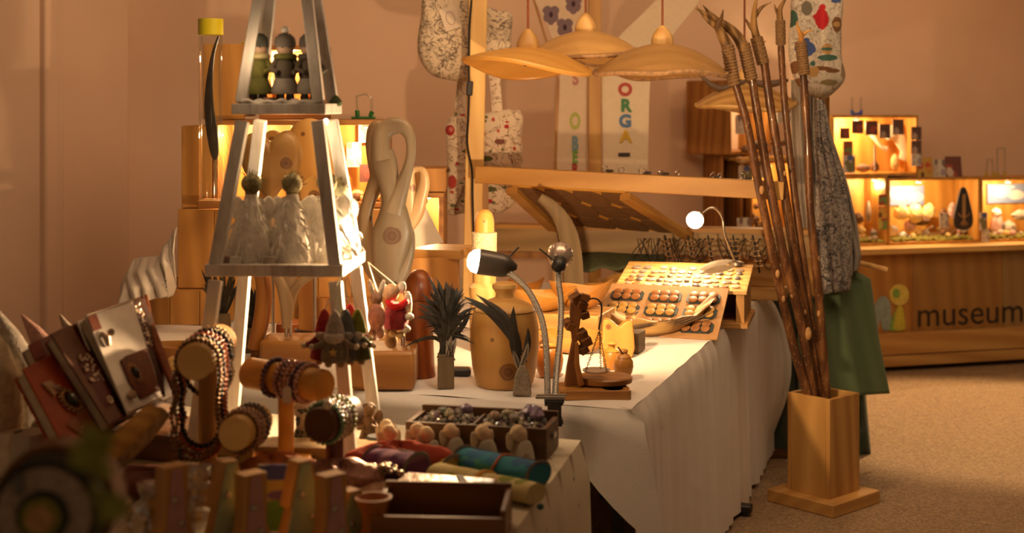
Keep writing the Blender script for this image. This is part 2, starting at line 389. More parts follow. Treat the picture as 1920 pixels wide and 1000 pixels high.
# ---------------------------------------------------------------- cream table at the front
K = Vector((.172, 3.46, 0)); U1 = Vector((-.94, .34, 0)).normalized(); V1 = Vector((-.22, -.975, 0)).normalized()
def tq(u, v, z=.74): q = K+U1*u+V1*v; return Vector((q.x, q.y, z))
t = NT('dotted_cloth'); f = t.noise(t.coord(), 400, 2); vo = t.new('ShaderNodeTexVoronoi'); t.lk(t.map((1, 1, 1)), vo.inputs[0]); vo.inputs['Scale'].default_value = 15; vo.inputs['Randomness'].default_value = .55
g = t.math('LESS_THAN', t.math('ADD', vo.outputs['Distance'], t.math('MULTIPLY', t.math('SUBTRACT', t.noise(t.coord(), 170, 2), .5), .16)), .085)
t.col(t.mix(g, t.mix(f, (.66, .60, .46), (.76, .70, .56)), (.07, .06, .045))); t.bump(t.noise(t.coord(), 5, 3), .25, .02); DOT = t.p(.9)
def cloth1():
    m = MB(); W1, L1 = 2.3, 1.5
    m.sheet(lambda u, v: tq(u*W1, v*L1)+Vector((0, 0, .0012*sin(u*60)*sin(v*44))), 40, 40)
    def right(s, q):
        v = s*L1; p = tq(0, v)-U1*(.02*min(1, q*9)+.03*q*(.5+.5*fold(v*1.1+3))); p.z = .74-q*.66; return p
    m.sheet(right, 70, 14)
    def far(s, q):
        u = s*W1; p = tq(u, 0)-V1*(.014*min(1, q*9)+.02*q*(.5+.5*fold(u))); p.z = .74-q*.5; return p
    m.sheet(far, 60, 8)
    return m.build('tablecloth', DOT, ang=80)
tag(cloth1(), 'cream tablecloth sprinkled with small dark dots over the front table', 'tablecloth')
t1 = T('trestle_table', 'front table hidden under the cream dotted cloth', 'table', tq(1.1, .75, 0))
MB().hexa([Vector(tq(a, b, .70))-t1.location for a, b in ((.01, .01), (2.28, .01), (2.28, 1.48), (.01, 1.48))], [Vector(tq(a, b, .734))-t1.location for a, b in ((.01, .01), (2.28, .01), (2.28, 1.48), (.01, 1.48))]).build('table_top', PALE, t1)
for u, v in ((.2, .2), (2.1, .2), (2.1, 1.3), (.2, 1.3)): MB().beam(tq(u, v, 0)-t1.location, tq(u, v, .70)-t1.location, .035, .035).build('leg', BLACK, t1)

# ---------------------------------------------------------------- museum bench
BA = P(1655, 690, 8.2); BA.z = 0; BD = Vector((1, .28, 0)).normalized(); BN = Vector((-.28, 1, 0)).normalized()
def bp(s, n, z): q = BA+BD*s+BN*n; return Vector((q.x, q.y, z))      # along the front, inwards, up
bench = T('display_bench', 'long light wooden display bench with the word museum on its front', 'bench', bp(0, 0, 0), atan2(BD.y, BD.x))
SL, SR = -1.15, 1.9
def bb(name, s0, s1, n0, n1, z0, z1, m, par=bench, bev=.004): return MB().box(((s0+s1)/2, (n0+n1)/2, (z0+z1)/2), (s1-s0, n1-n0, z1-z0)).build(name, m, par, bevel=bev)
BW = wood((.66, .46, .24), (.46, .27, .12), 'x', 8, off=1); BWD = wood((.50, .29, .11), (.36, .18, .06), 'z', 7, off=2)
bb('bench_top', SL, SR, -.06, .55, .695, .73, wood((.78, .60, .36), (.58, .38, .18), 'x', 8, off=4))
s = SL
for i, w_ in enumerate((.5, .45, .4, .62, .40, .50, .55)): # front boards
    e = min(SR, s+w_); bb('front_board', s+.001, e-.001, .0, .018, .20, .69, [BWD, BWD, BWD, wood((.40, .25, .11), (.31, .18, .075), 'z', 7, off=3), wood((.36, .27, .17), (.30, .21, .13), 'z', 7, off=5), BWD, BWD][i]); s = e
bb('base_board', SL, SR, -.05, .012, .10, .225, BW)
bb('plinth_board', SL, SR, -.045, .02, .03, .095, BW)
bb('back_board', SL, SR, .5, .518, .06, .69, BWD)
for s in (SL+.1, .4, SR-.1): bb('runner', s-.04, s+.04, .02, .5, .0, .06, DARK)
def text(body, size, loc, rot, m, parent, name='lettering', ext=.002, sx=1, bold=0, align='LEFT'):
    cu = bpy.data.curves.new('txt', 'FONT'); cu.body = body; cu.size = size; cu.extrude = ext; cu.offset = bold; cu.align_x = align; cu.resolution_u = 4
    o = bpy.data.objects.new('txt', cu); C.objects.link(o); dg = bpy.context.evaluated_depsgraph_get()
    me = bpy.data.meshes.new_from_object(o.evaluated_get(dg)); bpy.data.objects.remove(o); me.materials.clear(); me.materials.append(m)
    k = bpy.data.objects.new(name, me); C.objects.link(k); k.parent = parent; k.location = loc; k.rotation_euler = rot; k.scale = (sx, 1, 1); return k
INK = pm((.03, .018, .012), .6, 0, .05)
def bs(px, py):      # pixel on the bench front -> along, up
    dx = (px-960)/F; # point (BA+BD*s) with x/y = dx
    s = (dx*BA.y-BA.x)/(BD.x-dx*BD.y); y = BA.y+BD.y*s; return s, H-(py-HOR)*y/F
s0, z0 = bs(1717, 613); s1, _ = bs(1913, 605)
tx = text('museum', .2, (s0, -.004, z0), (pi/2, 0, 0), INK, bench, bold=-.001, sx=1.0)
wd = max(v.co.x for v in tx.data.vertices)-min(v.co.x for v in tx.data.vertices); k = (s1-s0)/wd; tx.scale = (k, k*.98, 1)
def emblem(pts, m, dy):
    q = [bs(*p) for p in pts]; return MB().prism([(a, z) for a, z in q], -.004-dy, .002).build('emblem_shape', m, bench)
YEL = pm((.62, .50, .10), .6); GRN = pm((.20, .36, .07), .6); BLU = pm((.25, .33, .32), .6); YG = pm((.50, .46, .05), .6)
sp_ = lambda pts, n=5: spl(pts, n, True)
emblem(sp_([(1640, 616), (1640, 575), (1652, 556), (1664, 560), (1670, 580), (1668, 617), (1655, 618), (1650, 600), (1645, 617)]), BLU, .001)
emblem(sp_([(1668, 619), (1672, 596), (1681, 583), (1690, 592), (1693, 617)]), GRN, .002)
emblem(sp_([(1676, 618), (1677, 592), (1683, 575), (1690, 575), (1694, 592), (1695, 617)]), YG, .003)
emblem([(1685+18*cos(a*pi/12), 553+20*sin(a*pi/12)) for a in range(24)], YEL, .004)
emblem([(1679+7*cos(a*pi/8), 550+9*sin(a*pi/8)) for a in range(16)], GRN, .006)

# ---------------------------------------------------------------- open crates with lit insides
CARDS = []
def cardmat(i):
    rr = random.Random(i)
    pals = [((.10, .14, .35), (.55, .45, .4), (.2, .2, .1)), ((.35, .08, .06), (.1, .05, .04), (.6, .5, .4)), ((.6, .3, .05), (.15, .08, .03), (.5, .1, .05)), ((.1, .25, .08), (.5, .45, .1), (.3, .1, .05)), ((.5, .42, .35), (.2, .15, .14), (.35, .3, .35)), ((.12, .06, .05), (.4, .3, .25), (.2, .08, .06))]
    a, b, c = pals[i % 6]; base = [(.62, .55, .5), (.16, .06, .05), (.55, .36, .08), (.16, .30, .10), (.60, .58, .52), (.13, .08, .07)][i % 6]
    return blobs(base, [(rr.uniform(-.04, .04), rr.uniform(.01, .1), rr.uniform(.012, .03), rr.uniform(.012, .03), rr.choice((a, b, c))) for _ in range(6)], .5)
for i in range(12): CARDS.append(cardmat(i))
def card(loc, w_, h_, i, label, rz=0, tilt=0, group=None):
    o = MB().box((0, 0, h_/2), (w_, .004, h_)).build('photo_card', CARDS[i % 12]); o.location = loc; o.rotation_euler = (tilt, 0, rz); tag(o, label, 'card', group); return o
def crate(name, label, loc, rz, w_, d_, h_, th=.02, m=PINED, back=True, mi=None, shelf=None):
    c = T(name, label, 'crate', loc, rz); mi = mi or m
    for nm, ce, di in (('bottom_board', (0, 0, th/2), (w_, d_, th)), ('top_board', (0, 0, h_-th/2), (w_, d_, th)), ('side_board', (-w_/2+th/2, 0, h_/2), (th, d_, h_-2*th-.001)), ('side_board', (w_/2-th/2, 0, h_/2), (th, d_, h_-2*th-.001)), ('back_board', (0, d_/2-th/2, h_/2), (w_-2*th-.001, th, h_-2*th-.001))):
        MB().box(ce, di).build(nm, mi if nm == 'back_board' else m, c, bevel=.002)
    return c
def lamp_in(loc, p, label, col=(1, .62, .27)):
    l = T('puck_light', label, 'lamp', loc); MB().lathe([(.02, 0), (.022, .012)], 14).build('housing', WHITE, l); MB().lathe([(.016, -.003), (.016, 0)], 14).build('lens', glow((1, .75, .4), 14), l)
    q = light('puck_glow', 'POINT', (0, 0, -.03), p, col, .012); q.parent = l; q.location = (0, 0, -.03); q.data.energy = p*3.6; q.data.color = (1, .68, .34)
BR = atan2(BD.y, BD.x); BT = .731
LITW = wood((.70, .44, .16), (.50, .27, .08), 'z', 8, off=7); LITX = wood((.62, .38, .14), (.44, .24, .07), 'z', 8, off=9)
def bx(px, n):    # along-bench position of a pixel column at inward offset n
    dx = (px-960)/F; B = BA+BN*n; return (dx*B.y-B.x)/(BD.x-dx*BD.y)
def bz(px, py, n): s = bx(px, n); q = BA+BN*n+BD*s; return H-(py-HOR)*q.y/F
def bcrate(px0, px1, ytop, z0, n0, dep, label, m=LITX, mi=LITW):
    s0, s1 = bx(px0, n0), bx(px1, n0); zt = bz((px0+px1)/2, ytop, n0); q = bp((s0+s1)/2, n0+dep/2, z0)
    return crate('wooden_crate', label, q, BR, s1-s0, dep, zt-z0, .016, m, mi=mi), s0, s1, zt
N0 = .10
cA, a0, a1, zA = bcrate(1552, 1664, 331, BT, N0, .26, 'open wooden crate behind the grey scarf, left end of the right-hand row')
cB, b0, b1, zB = bcrate(1665, 1838, 333, BT, N0, .26, 'open wooden crate with glowing moss scene beside the dark oval plaque')
cC, c0, c1, zC = bcrate(1839, 1990, 333, BT, N0, .26, 'open wooden crate cut off by the right picture edge')
cD, d0, d1, zD = bcrate(1560, 1722, 216, zA+.002, N0, .26, 'upper open crate ringed with photos and holding white bones')
def inb(px, n, z): return bp(bx(px, n), n, z)
lamp_in(inb(1640, N0+.10, zA-.03), 1.1, 'small puck lamp under the lid of the crate behind the scarf')
lamp_in(inb(1722, N0+.05, zB-.03), 2.2, 'bright puck lamp under the lid above the moss scene')
lamp_in(inb(1890, N0+.05, zC-.03), 2.0, 'bright puck lamp under the lid of the rightmost crate')
lamp_in(inb(1605, N0+.08, zD-.03), 3.2, 'bright puck lamp inside the upper bone crate')
# blue sky backdrop sheets and moss
for (px, nm, w_) in ((1700, 'blue white sky print behind the moss scene crate', .24), (1890, 'blue white sky print in the rightmost crate', .30)):
    o = MB().box((0, 0, .06), (w_, .003, .12)).build('sky_print', blobs((.22, .30, .52), [(-.05, .07, .07, .035, (.75, .75, .78)), (.06, .05, .06, .03, (.7, .7, .72)), (0, .1, .05, .012, (.6, .65, .75))], .7)); o.location = inb(px, N0+.232, BT+.22); o.rotation_euler = (0, 0, BR); tag(o, nm, 'poster')
def mossbed(px0, px1, lab):
    s0, s1 = bx(px0, N0+.02), bx(px1, N0+.02); m = MB(); rr = random.Random(px0)
    for i in range(260):
        p = bp(rr.uniform(s0, s1), N0+rr.uniform(.02, .22), BT+.020+rr.uniform(0, .012)); m.ball(p, rr.uniform(.008, .017), (1.3, 1.3, .7), 6, 4)
    tag(m.build('moss_bed', pm((.24, .22, .04), .95, 0, .5, 60)), lab, 'moss', kind='stuff')
mossbed(1676, 1826, 'mossy floor inside the moss scene crate'); mossbed(1852, 1960, 'mossy floor inside the rightmost crate'); mossbed(1590, 1655, 'mossy floor inside the crate behind the scarf')
# moss scene items
def item_ball(px, n, z, r, m, nm, lab, cat, sc3=(1, 1, 1), seg=14, rough=False):
    p = inb(px, n, z)
    mb = MB().ball((0, 0, r*sc3[2]), r, sc3, seg, seg//2+2)
    if rough:
        rr = random.Random(px*7+int(z*1000)); mb.v = [tuple(c*(1+rr.uniform(-.16, .16)) for c in v) for v in mb.v]
    o = mb.build(nm, m, ang=20 if rough else 60); o.location = p; tag(o, lab, cat); return o
GLS = pm((.85, .85, .82), .08, 0, .0, trans=.75); AMB = pm((.75, .52, .20), .5, 0, .3, 40); BRK = pm((.16, .08, .04), .8, 0, .3); PNK = pm((.55, .33, .28), .6, 0, .3); YLS = pm((.80, .58, .24), .8, 0, .25, 30, .5, 40); STN = pm((.45, .38, .30), .7, 0, .3, 30, .4)
for (px, py, r, m, nm, lab, cat, s3, ro) in (
    (1690, 400, .045, YLS, 'yellow_coral', 'glowing yellow coral lump at left in the moss scene crate', 'coral', (1.1, .6, 1), 1),
    (1716, 402, .048, YLS, 'yellow_coral', 'big round yellow coral lump in the middle of the moss scene', 'coral', (1, .6, 1.2), 1),
    (1742, 398, .040, YLS, 'yellow_coral', 'yellow coral lump right of the big one in the moss scene', 'coral', (1, .6, 1.1), 1),
    (1675, 432, .030, GLS, 'glass_ball', 'clear glass ball at the left front of the moss scene', 'ornament', (1, 1, 1), 0),
    (1735, 440, .028, GLS, 'glass_ball', 'clear glass ball on the moss in the middle of the crate', 'ornament', (1, 1, 1), 0),
    (1692, 442, .024, WHITE, 'white_stone', 'white stone shining on the moss beside the glass ball', 'stone', (1.4, 1, .8), 1),
    (1706, 425, .032, PNK, 'pink_stone', 'pinkish stone between the glass balls in the moss scene', 'stone', (1.2, 1, 1), 1),
    (1728, 415, .040, BRK, 'dark_stone', 'dark brown stone below the yellow coral', 'stone', (1.3, .8, .8), 1),
    (1770, 408, .038, BRK, 'pine_cone', 'brown cone at the right of the moss scene', 'cone', (.8, .8, 1.2), 1),
    (1786, 395, .030, PNK, 'pink_flower', 'pink dried flower head near the dark oval plaque', 'flower', (.9, .7, 1.6), 1),
    (1868, 402, .030, WHITE, 'white_stone', 'small white stone at the top left of the rightmost crate', 'stone', (1, .7, 1), 1),
    (1868, 425, .045, PNK, 'pink_stone', 'large pink mineral in the rightmost crate', 'stone', (1, .7, 1.3), 1),
    (1893, 430, .040, STN, 'grey_stone', 'grey mineral right of the large pink one', 'stone', (1.1, .7, 1.1), 1),
    (1915, 405, .050, STN, 'root_piece', 'twisted pale root at the right picture edge', 'root', (1.2, .6, .6), 1),
    (1610, 410, .032, BRK, 'dark_cone', 'dark brown cone in the crate behind the scarf', 'cone', (1, .8, 1), 1),
    (1628, 400, .030, STN, 'pointed_stone', 'upright pointed grey stone in the crate behind the scarf', 'stone', (.6, .6, 2), 1),
    (1612, 432, .030, AMB, 'amber_stone', 'amber stone low in the crate behind the scarf', 'stone', (1.2, .8, .8), 1),
    (1638, 438, .022, GLS, 'glass_ball', 'small clear glass ball in the crate behind the scarf', 'ornament', (1, 1, 1), 0)):
    zz = max(BT+.018, bz(px, py, N0+.1)-r*s3[2]); item_ball(px, N0+.1+(px % 7)*.008, zz, r, m, nm, lab, cat, s3, 12, ro)
rr = random.Random(4)   # twigs on the moss
for ci, (x0_, x1_, nm_) in enumerate(((1680, 1826, 'moss scene'), (1852, 1915, 'rightmost'), (1592, 1650, 'scarf-side'))):
    for k in range(16):
        px = rr.uniform(x0_, x1_); r_ = rr.uniform(.010, .022); mm = (STN, BRK, PNK, AMB, GLS, YLS)[k % 6]; p = inb(px, N0+rr.uniform(.03, .2), BT+.03+r_*.8+(rr.uniform(0, .05) if k > 9 else 0)); o = MB().ball((0, 0, 0), r_, (1.2, .9, 1), 8, 6).build('mineral', mm, ang=20); o.location = p; tag(o, 'small %s mineral among the moss of the %s crate' % (('grey', 'dark brown', 'pink', 'amber', 'clear', 'yellow')[k % 6], nm_), 'stone', '%s minerals in the %s crate' % (('grey', 'brown', 'pink', 'amber', 'clear', 'yellow')[k % 6], nm_))

for k in range(7):
    a = inb(1722+k*9, N0+.09+.01*k, BT+.03); b = inb(1735+k*12+rr.uniform(-14, 14), N0+.12, BT+.03+rr.uniform(.02, .07))
    o = MB().tube([a, a.lerp(b, .5)+Vector((0, 0, .008)), b], .0035, 6).build('dry_twig', pm((.32, .18, .08), .8)); tag(o, 'thin dry twig in the moss scene crate, number %s from the left' % 'one two three four five six seven'.split()[k], 'twig', 'twigs in the moss scene')
# bones in the upper crate
BONE = pm((.82, .72, .52), .6, 0, .06, sss=0)
def bonething(pts, ws, lab, dy):
    q = [inb(*p) for p in [(x, N0+dy, 0) for x, y in pts]]
    pp = [Vector((a.x, a.y, bz(x, y, N0+dy))) for a, (x, y) in zip(q, pts)]
    base = pp[0].copy(); o = MB().strand(spl([tuple(k-base)+(w_,) for k, w_ in zip(pp, ws)], 5) and [Vector(k[:3]) for k in spl([tuple(k-base)+(w_,) for k, w_ in zip(pp, ws)], 5)], [k[3] for k in spl([tuple(k-base)+(w_,) for k, w_ in zip(pp, ws)], 5)], .012, 10).build('bone', BONE); o.location = base; tag(o, lab, 'bone')
bonething([(1628, 243), (1640, 260), (1652, 275), (1662, 280)], [.020, .013, .012, .018], 'long thin white bone leaning at left in the upper crate', .12)
bonething([(1664, 262), (1672, 247), (1684, 256), (1694, 284), (1690, 300)], [.012, .042, .042, .022, .030], 'broad white shoulder bone at right in the upper crate', .12)
o = MB().tube([inb(1640, N0+.08, bz(1640, 272, N0+.08)), inb(1640, N0+.08, zA+.03)], .006, 8).build('metal_rod', STEEL); tag(o, 'thin rod standing in front of the bones in the upper crate', 'rod')
item_ball(1618, N0+.08, zA+.02, .028, pm((.2, .12, .08), .8), 'brown_cup', 'small brown clay cup at the left of the upper crate', 'cup', (1.6, .8, .9))
item_ball(1640, N0+.1, zA+.02, .024, BRK, 'brown_figurine', 'small brown animal figurine under the bones', 'figurine', (1.2, .8, 1.3), 12, True)
item_ball(1678, N0+.1, zA+.02, .045, AMB, 'amber_lamp', 'glowing amber horn piece under the shoulder bone', 'horn', (.6, .5, 1.2))
# photos fixed round the upper crate and others
k = 0
for (px, py, w_, h_, lab) in ((1608, 238, .12, .12, 'small dark red photo at the top left rim of the upper crate'), (1634, 240, .13, .13, 'pinkish photo on the top rim, second from the left'), (1659, 246, .12, .13, 'brown photo on the top rim, third from the left'), (1684, 238, .12, .14, 'dark photo on the top rim, nearest its right end'), (1718, 250, .11, .12, 'uppermost photo hanging on the right rim of the upper crate'), (1718, 276, .11, .12, 'middle photo hanging on the right rim of the upper crate'), (1718, 300, .11, .11, 'lowest photo hanging on the right rim of the upper crate'), (1584, 250, .10, .10, 'brown photo on the left rim of the upper crate'), (1592, 308, .13, .16, 'white and blue photo low on the left rim of the upper crate'), (1590, 278, .10, .13, 'yellow and white photo midway on the left rim of the upper crate')):
    z = bz(px, py, N0-.012)-h_/3; card(inb(px, N0-.012, z), w_*.62, h_*.66, [1, 1, 5, 5, 5, 5, 4, 1, 0, 3][k], lab, BR); k += 1
for (px, w_, h_, i, lab) in ((1735, .115, .13, 2, 'orange photo card standing on the crate lid right of the bones'), (1762, .09, .115, 4, 'white edged photo card between the orange one and the house photo'), (1789, .12, .135, 7, 'photo card of a wooden house front on the crate lid')):
    card(inb(px, N0+.01, zB+.002), w_*.92, h_*.92, i, lab, BR, -.12)
for j, (py, cc) in enumerate(((375, 3), (398, 2), (420, 9))):
    card(inb(1655, N0-.008, bz(1655, py+10, N0-.008)), .055, .065, cc, ['top square photo on the crate post left of the moss scene', 'middle square photo on the crate post left of the moss scene', 'bottom square photo on the crate post left of the moss scene'][j], BR)
for j, (px, py, w_, h_, i, lab) in enumerate(((1844, 418, .05, .11, 0, 'blue leaflet at the post of the rightmost crate'), (1848, 440, .05, .08, 4, 'grey leaflet low at the post of the rightmost crate'), (1770, 414, .06, .09, 4, 'white paper tag hanging in the moss scene crate'))):
    card(inb(px, N0-.012, bz(px, py+14, N0-.012)), w_, h_, i, lab, BR, .0)
pl = T('oval_plaque', 'dark egg-shaped plaque with a pale carved tree hanging on the crate post', 'plaque', inb(1806, N0-.02, bz(1806, 432, N0-.02)), BR)
pts = sp_([(0, 0), (.055, .02), (.066, .075), (.045, .17), (.022, .245), (0, .262), (-.022, .245), (-.045, .17), (-.066, .075), (-.055, .02)], 4)
MB().prism(pts, -.006, .006).build('plate', pm((.035, .03, .03), .5), pl, bevel=.002)
cv = MB()
for k in range(9): a = R(-75+k*18.75); cv.beam((0, -.008, .07), (.045*sin(a), -.008, .07-.05*cos(a)*.9+(.05 if abs(k-4) > 2 else 0)), .006, .003)
cv.beam((0, -.008, .07), (0, -.008, .22), .022, .004)
cv.build('carved_tree', pm((.36, .22, .09), .6), pl)
# clear letters with coloured ends on the crates
def letter(px, py, n, strokes, colm, label, zb):
    base = inb(px, n, zb); l = T('clear_letter', label, 'letter', base, BR)
    for (a, b) in strokes: MB().tube([(a[0], 0, a[1]+.008), (b[0], 0, b[1]+.008)], .006, 8).build('clear_tube', clear(), l)
    for (a, b) in strokes[:2]:
        p0 = min((a, b), key=lambda q: q[1]); MB().tube([(p0[0], 0, .0), (p0[0], 0, .03)], .009, 10).build('coloured_end', colm, l)
letter(1606, 210, N0+.1, [((-.03, 0), (-.03, .1)), ((.03, 0), (.03, .1)), ((-.03, 0), (.03, 0))], pm((.03, .10, .45), .4), 'clear letter U with a blue foot on the upper crate', zD)
letter(1856, 325, N0+.1, [((-.025, 0), (-.018, .1)), ((.025, 0), (.018, .1)), ((-.018, .1), (.018, .1))], pm((.55, .42, .03), .4), 'clear letter with yellow feet, left of the pair on the right crate', zC)
letter(1876, 325, N0+.1, [((-.022, 0), (-.022, .17)), ((.03, 0), (.03, .17)), ((-.022, .17), (.03, .17))], pm((.55, .42, .03), .4), 'tall clear letter with yellow feet, right of the pair on the right crate', zC)
bl = inb(1606, N0+.1, zD); o = MB().tube([bl+Vector((-.03, 0, .03)), bl+Vector((-.025, 0, .012)), bl+Vector((0, 0, .004)), bl+Vector((.025, 0, .012)), bl+Vector((.03, 0, .03))], .009, 8).build('blue_hook', pm((.03, .09, .5), .4)); tag(o, 'blue curved foot piece under the clear letter U', 'hook')
# left half of the bench: crates behind the hazel sticks
cE, e0, e1, zE = bcrate(1388, 1496, 302, BT, N0, .24, 'lower open crate behind the hazel sticks holding dark cones', PINED)
q0 = bx(1306, N0+.3)
cF = crate('wooden_crate', 'upper closed-side crate behind the antlers with a lit front', inb(1368, N0+.17, zE+.04), BR+.55, .44, .30, .43, .018, PINED, mi=LITW)
MB().box((-.228, -.0, .215), (.012, .29, .42)).build('side_panel', PINED, cF)
lamp_in(inb(1420, N0-.02, zE+.42), 2.0, 'puck lamp lighting the upper crate behind the antlers'); lamp_in(inb(1440, N0+.05, zE-.03), 1.3, 'puck lamp under the lid of the lower crate behind the sticks')
o = crate('wooden_crate', 'dark wooden crate under the closed-side crate behind the plank', inb(1364, N0+.16, BT), BR, .2, .26, zE+.038-BT, .016, PINED)
rr = random.Random(12)
for k in range(20):
    px = 1404+rr.uniform(0, 36); py = 385+rr.uniform(0, 60); p = inb(px, N0+.12, max(BT+.02, bz(px, py, N0+.12)))
    o = MB().ball((0, 0, 0), .020, (1, .8, 1.25), 8, 6, (rr.uniform(0, 2), rr.uniform(0, 2), 0)).build('pine_cone', BRK, ang=20); o.location = p; tag(o, 'dark pine cone heaped in the lower crate behind the sticks', 'cone', 'cones in the lower crate')
for (px, py, i, lab) in ((1392, 235, 4, 'pale photo in the upper crate left of the nearest stick'), (1398, 330, 0, 'pale print under the upper crate behind the sticks'), (1430, 318, 4, 'bright white print between the sticks under the upper crate'), (1470, 215, 4, 'pale print seen between the sticks, right side'), (1395, 428, 4, 'small white note at the cones')):
    card(inb(px, N0-.03, bz(px, py, N0-.03)-.05), .09, .11, i, lab, BR)
for (px, py, r, m, lab) in ((1400, 280, .03, BRK, 'brown stone on the ledge of the upper crate'), (1425, 272, .04, pm((.10, .06, .04), .8), 'dark root piece on the ledge between the sticks'), (1460, 268, .035, BRK, 'brown cone on the ledge right of the sticks'), (1388, 300, .025, STN, 'pale stone at the lip of the upper crate')):
    z = bz(px, py, N0-.04); item_ball(px, N0-.04, z-r*.7, r, m, 'crate_stone', lab, 'stone', (1.3, .8, .7), 10, True)
o = MB().box((0, 0, 0), (.42, .3, .018)).build('ledge_board', PINE); o.location = inb(1430, N0+.0, bz(1430, 297, N0)); o.rotation_euler = (0, 0, BR); tag(o, 'narrow ledge board between the two crates behind the sticks', 'board')
ORD = 'first second third fourth fifth sixth seventh eighth ninth tenth eleventh twelfth thirteenth fourteenth fifteenth sixteenth seventeenth eighteenth nineteenth twentieth twenty-first twenty-second'.split()
# ---------------------------------------------------------------- stall frame: post, beam, banners, pendants
PD = 5.95
pb = P(886, 450, PD); post = T('stall_post', 'tall pale wooden post with the cloth bags hanging beside it', 'post', (P(890, 0, PD).x, PD, 0))
top = P(900, -160, PD)-post.location; bot = P(887, 445, PD)-post.location; bot2 = bot+(bot-top)*(bot.z/(top.z-bot.z))
kz = (.744-top.z)/(bot.z-top.z); MB().beam((top.x+(bot.x-top.x)*kz, 0, .744), top, .078, .06, (0, 1, 0)).build('post_beam', wood((.92, .74, .44), (.78, .56, .30), 'z', 9), post, bevel=.004)
cb = MB().beam((-1.0, 0, top.z-.0), (2.2, 0, top.z), .06, .09).build('cross_beam', PALEX, post)
p2b = T('stall_post', 'pine post standing between the two lettered banners', 'post', (P(1115, 0, 6.9).x, 6.9, 0))
MB().beam((0, 0, 0), (0, 0, 2.5), .062, .06, (0, 1, 0)).build('post_beam', wood((.62, .42, .20), (.46, .27, .12), 'z', 9), p2b, bevel=.003)
cbl = T('lamp_cable', 'black cable with an inline switch running down the pale post', 'cable', P(882, 300, PD-.07))
q = px3(cbl.location, [(884, 0), (880, 60), (879, 150), (880, 165), (878, 220), (876, 270), (885, 320), (886, 370), (888, 440)])
MB().tube([Vector(k) for k in spl([tuple(v) for v in q], 5)], .005, 8).build('wire', BLACK, cbl)
MB().box(px3(cbl.location, [(881, 166)])[0]+Vector((0, -.012, 0)), (.027, .025, .062), (0, R(4), 0)).build('switch', BLACK, cbl, bevel=.005)
# banners
BANM = blobs((.76, .64, .47), [], .85)
def banner(name, label, d, outline, m, letters):
    lo = P(sum(p[0] for p in outline)/len(outline), 330, d); b = T(name, label, 'banner', (lo.x, d, 0))
    MB().prism(px2(b.location, outline), -.006, .006).build('board', m, b, bevel=.002)
    for ch, px, py, hpx, colr, sx in letters:
        x, z = px2(b.location, [(px, py)])[0]; s = hpx*d/F/.72
        if ch == '-': MB().box((x, -.009, z), (22*d/F, .004, 7*d/F)).build('letter', pm(colr, .5), b); continue
        text(ch, s, (x, -.008, z-.36*s), (pi/2, 0, 0), pm(colr, .5, 0, .05), b, 'letter', .003, sx, .045*s, 'CENTER')
right_out = spl([(1131, 352), (1129, 250), (1128, 160), (1134, 110), (1160, 70), (1205, 25), (1250, -20)], 5)+spl([(1325, -20), (1297, 22), (1262, 65), (1236, 105), (1220, 150), (1216, 250), (1214, 355)], 5)
banner('letter_banner', 'pale curved board lettered ORGA in red, green, blue and yellow', 6.95, right_out, BANM,
       [('O', 1172, 167, 23, (.42, .03, .02), 1.0), ('R', 1173, 197, 23, (.03, .20, .06), 1.0), ('G', 1172, 226, 23, (.06, .16, .36), 1.0), ('A', 1173, 255, 22, (.62, .40, .02), 1.0), ('-', 1170, 290, 8, (.03, .025, .02), 1)])
left_out = spl([(1045, 352), (1045, 250), (1049, 160), (1044, 100), (1028, 55), (1004, 5), (995, -20)], 5)+spl([(1100, -20), (1104, 20), (1102, 70), (1100, 150), (1100, 350)], 5)
VIO = (.20, .14, .17)
cxl = sum(p[0] for p in left_out)/len(left_out)
def fl(px, py, rx=9, ry=11):
    s = 6.95/F; x = (px-cxl)*s; z = H-(py-HOR)*s
    return [(x-rx*s*.7, z+ry*s*.7, rx*s, ry*s*.8, VIO), (x+rx*s*.7, z+ry*s*.7, rx*s, ry*s*.8, VIO), (x-rx*s*.7, z-ry*s*.5, rx*s*.9, ry*s*.8, VIO), (x+rx*s*.7, z-ry*s*.5, rx*s*.9, ry*s*.8, VIO), (x, z-ry*s*1.1, rx*s*.7, ry*s*.7, VIO), (x, z, rx*s*.4, ry*s*.5, (.05, .02, .04))]
banner('letter_banner', 'pale narrow board with violet flower prints above the letters S OBER', 6.93, left_out, blobs((.70, .55, .40), fl(1033, 28)+fl(1075, 8)+fl(1059, 52), .85),
       [('S', 1079, 147, 22, (.45, .17, .13), .8), ('O', 1078, 226, 30, (.36, .40, .06), .6), ('B', 1078, 268, 26, (.16, .30, .36), .6), ('E', 1078, 294, 22, (.16, .36, .05), .7), ('R', 1078, 316, 20, (.40, .04, .02), .7)])
e_ = T('wood_strip', 'thin pine strip leaning beside the flower banner', 'strip', P(1045, 330, 7.0))
MB().beam(px3(e_.location, [(1040, 345)])[0], px3(e_.location, [(1046, 150)])[0], .012, .012).build('upright', PINEZ, e_); MB().beam(px3(e_.location, [(1046, 150)])[0], px3(e_.location, [(998, -10)])[0], .012, .012).build('upright', PINEZ, e_)
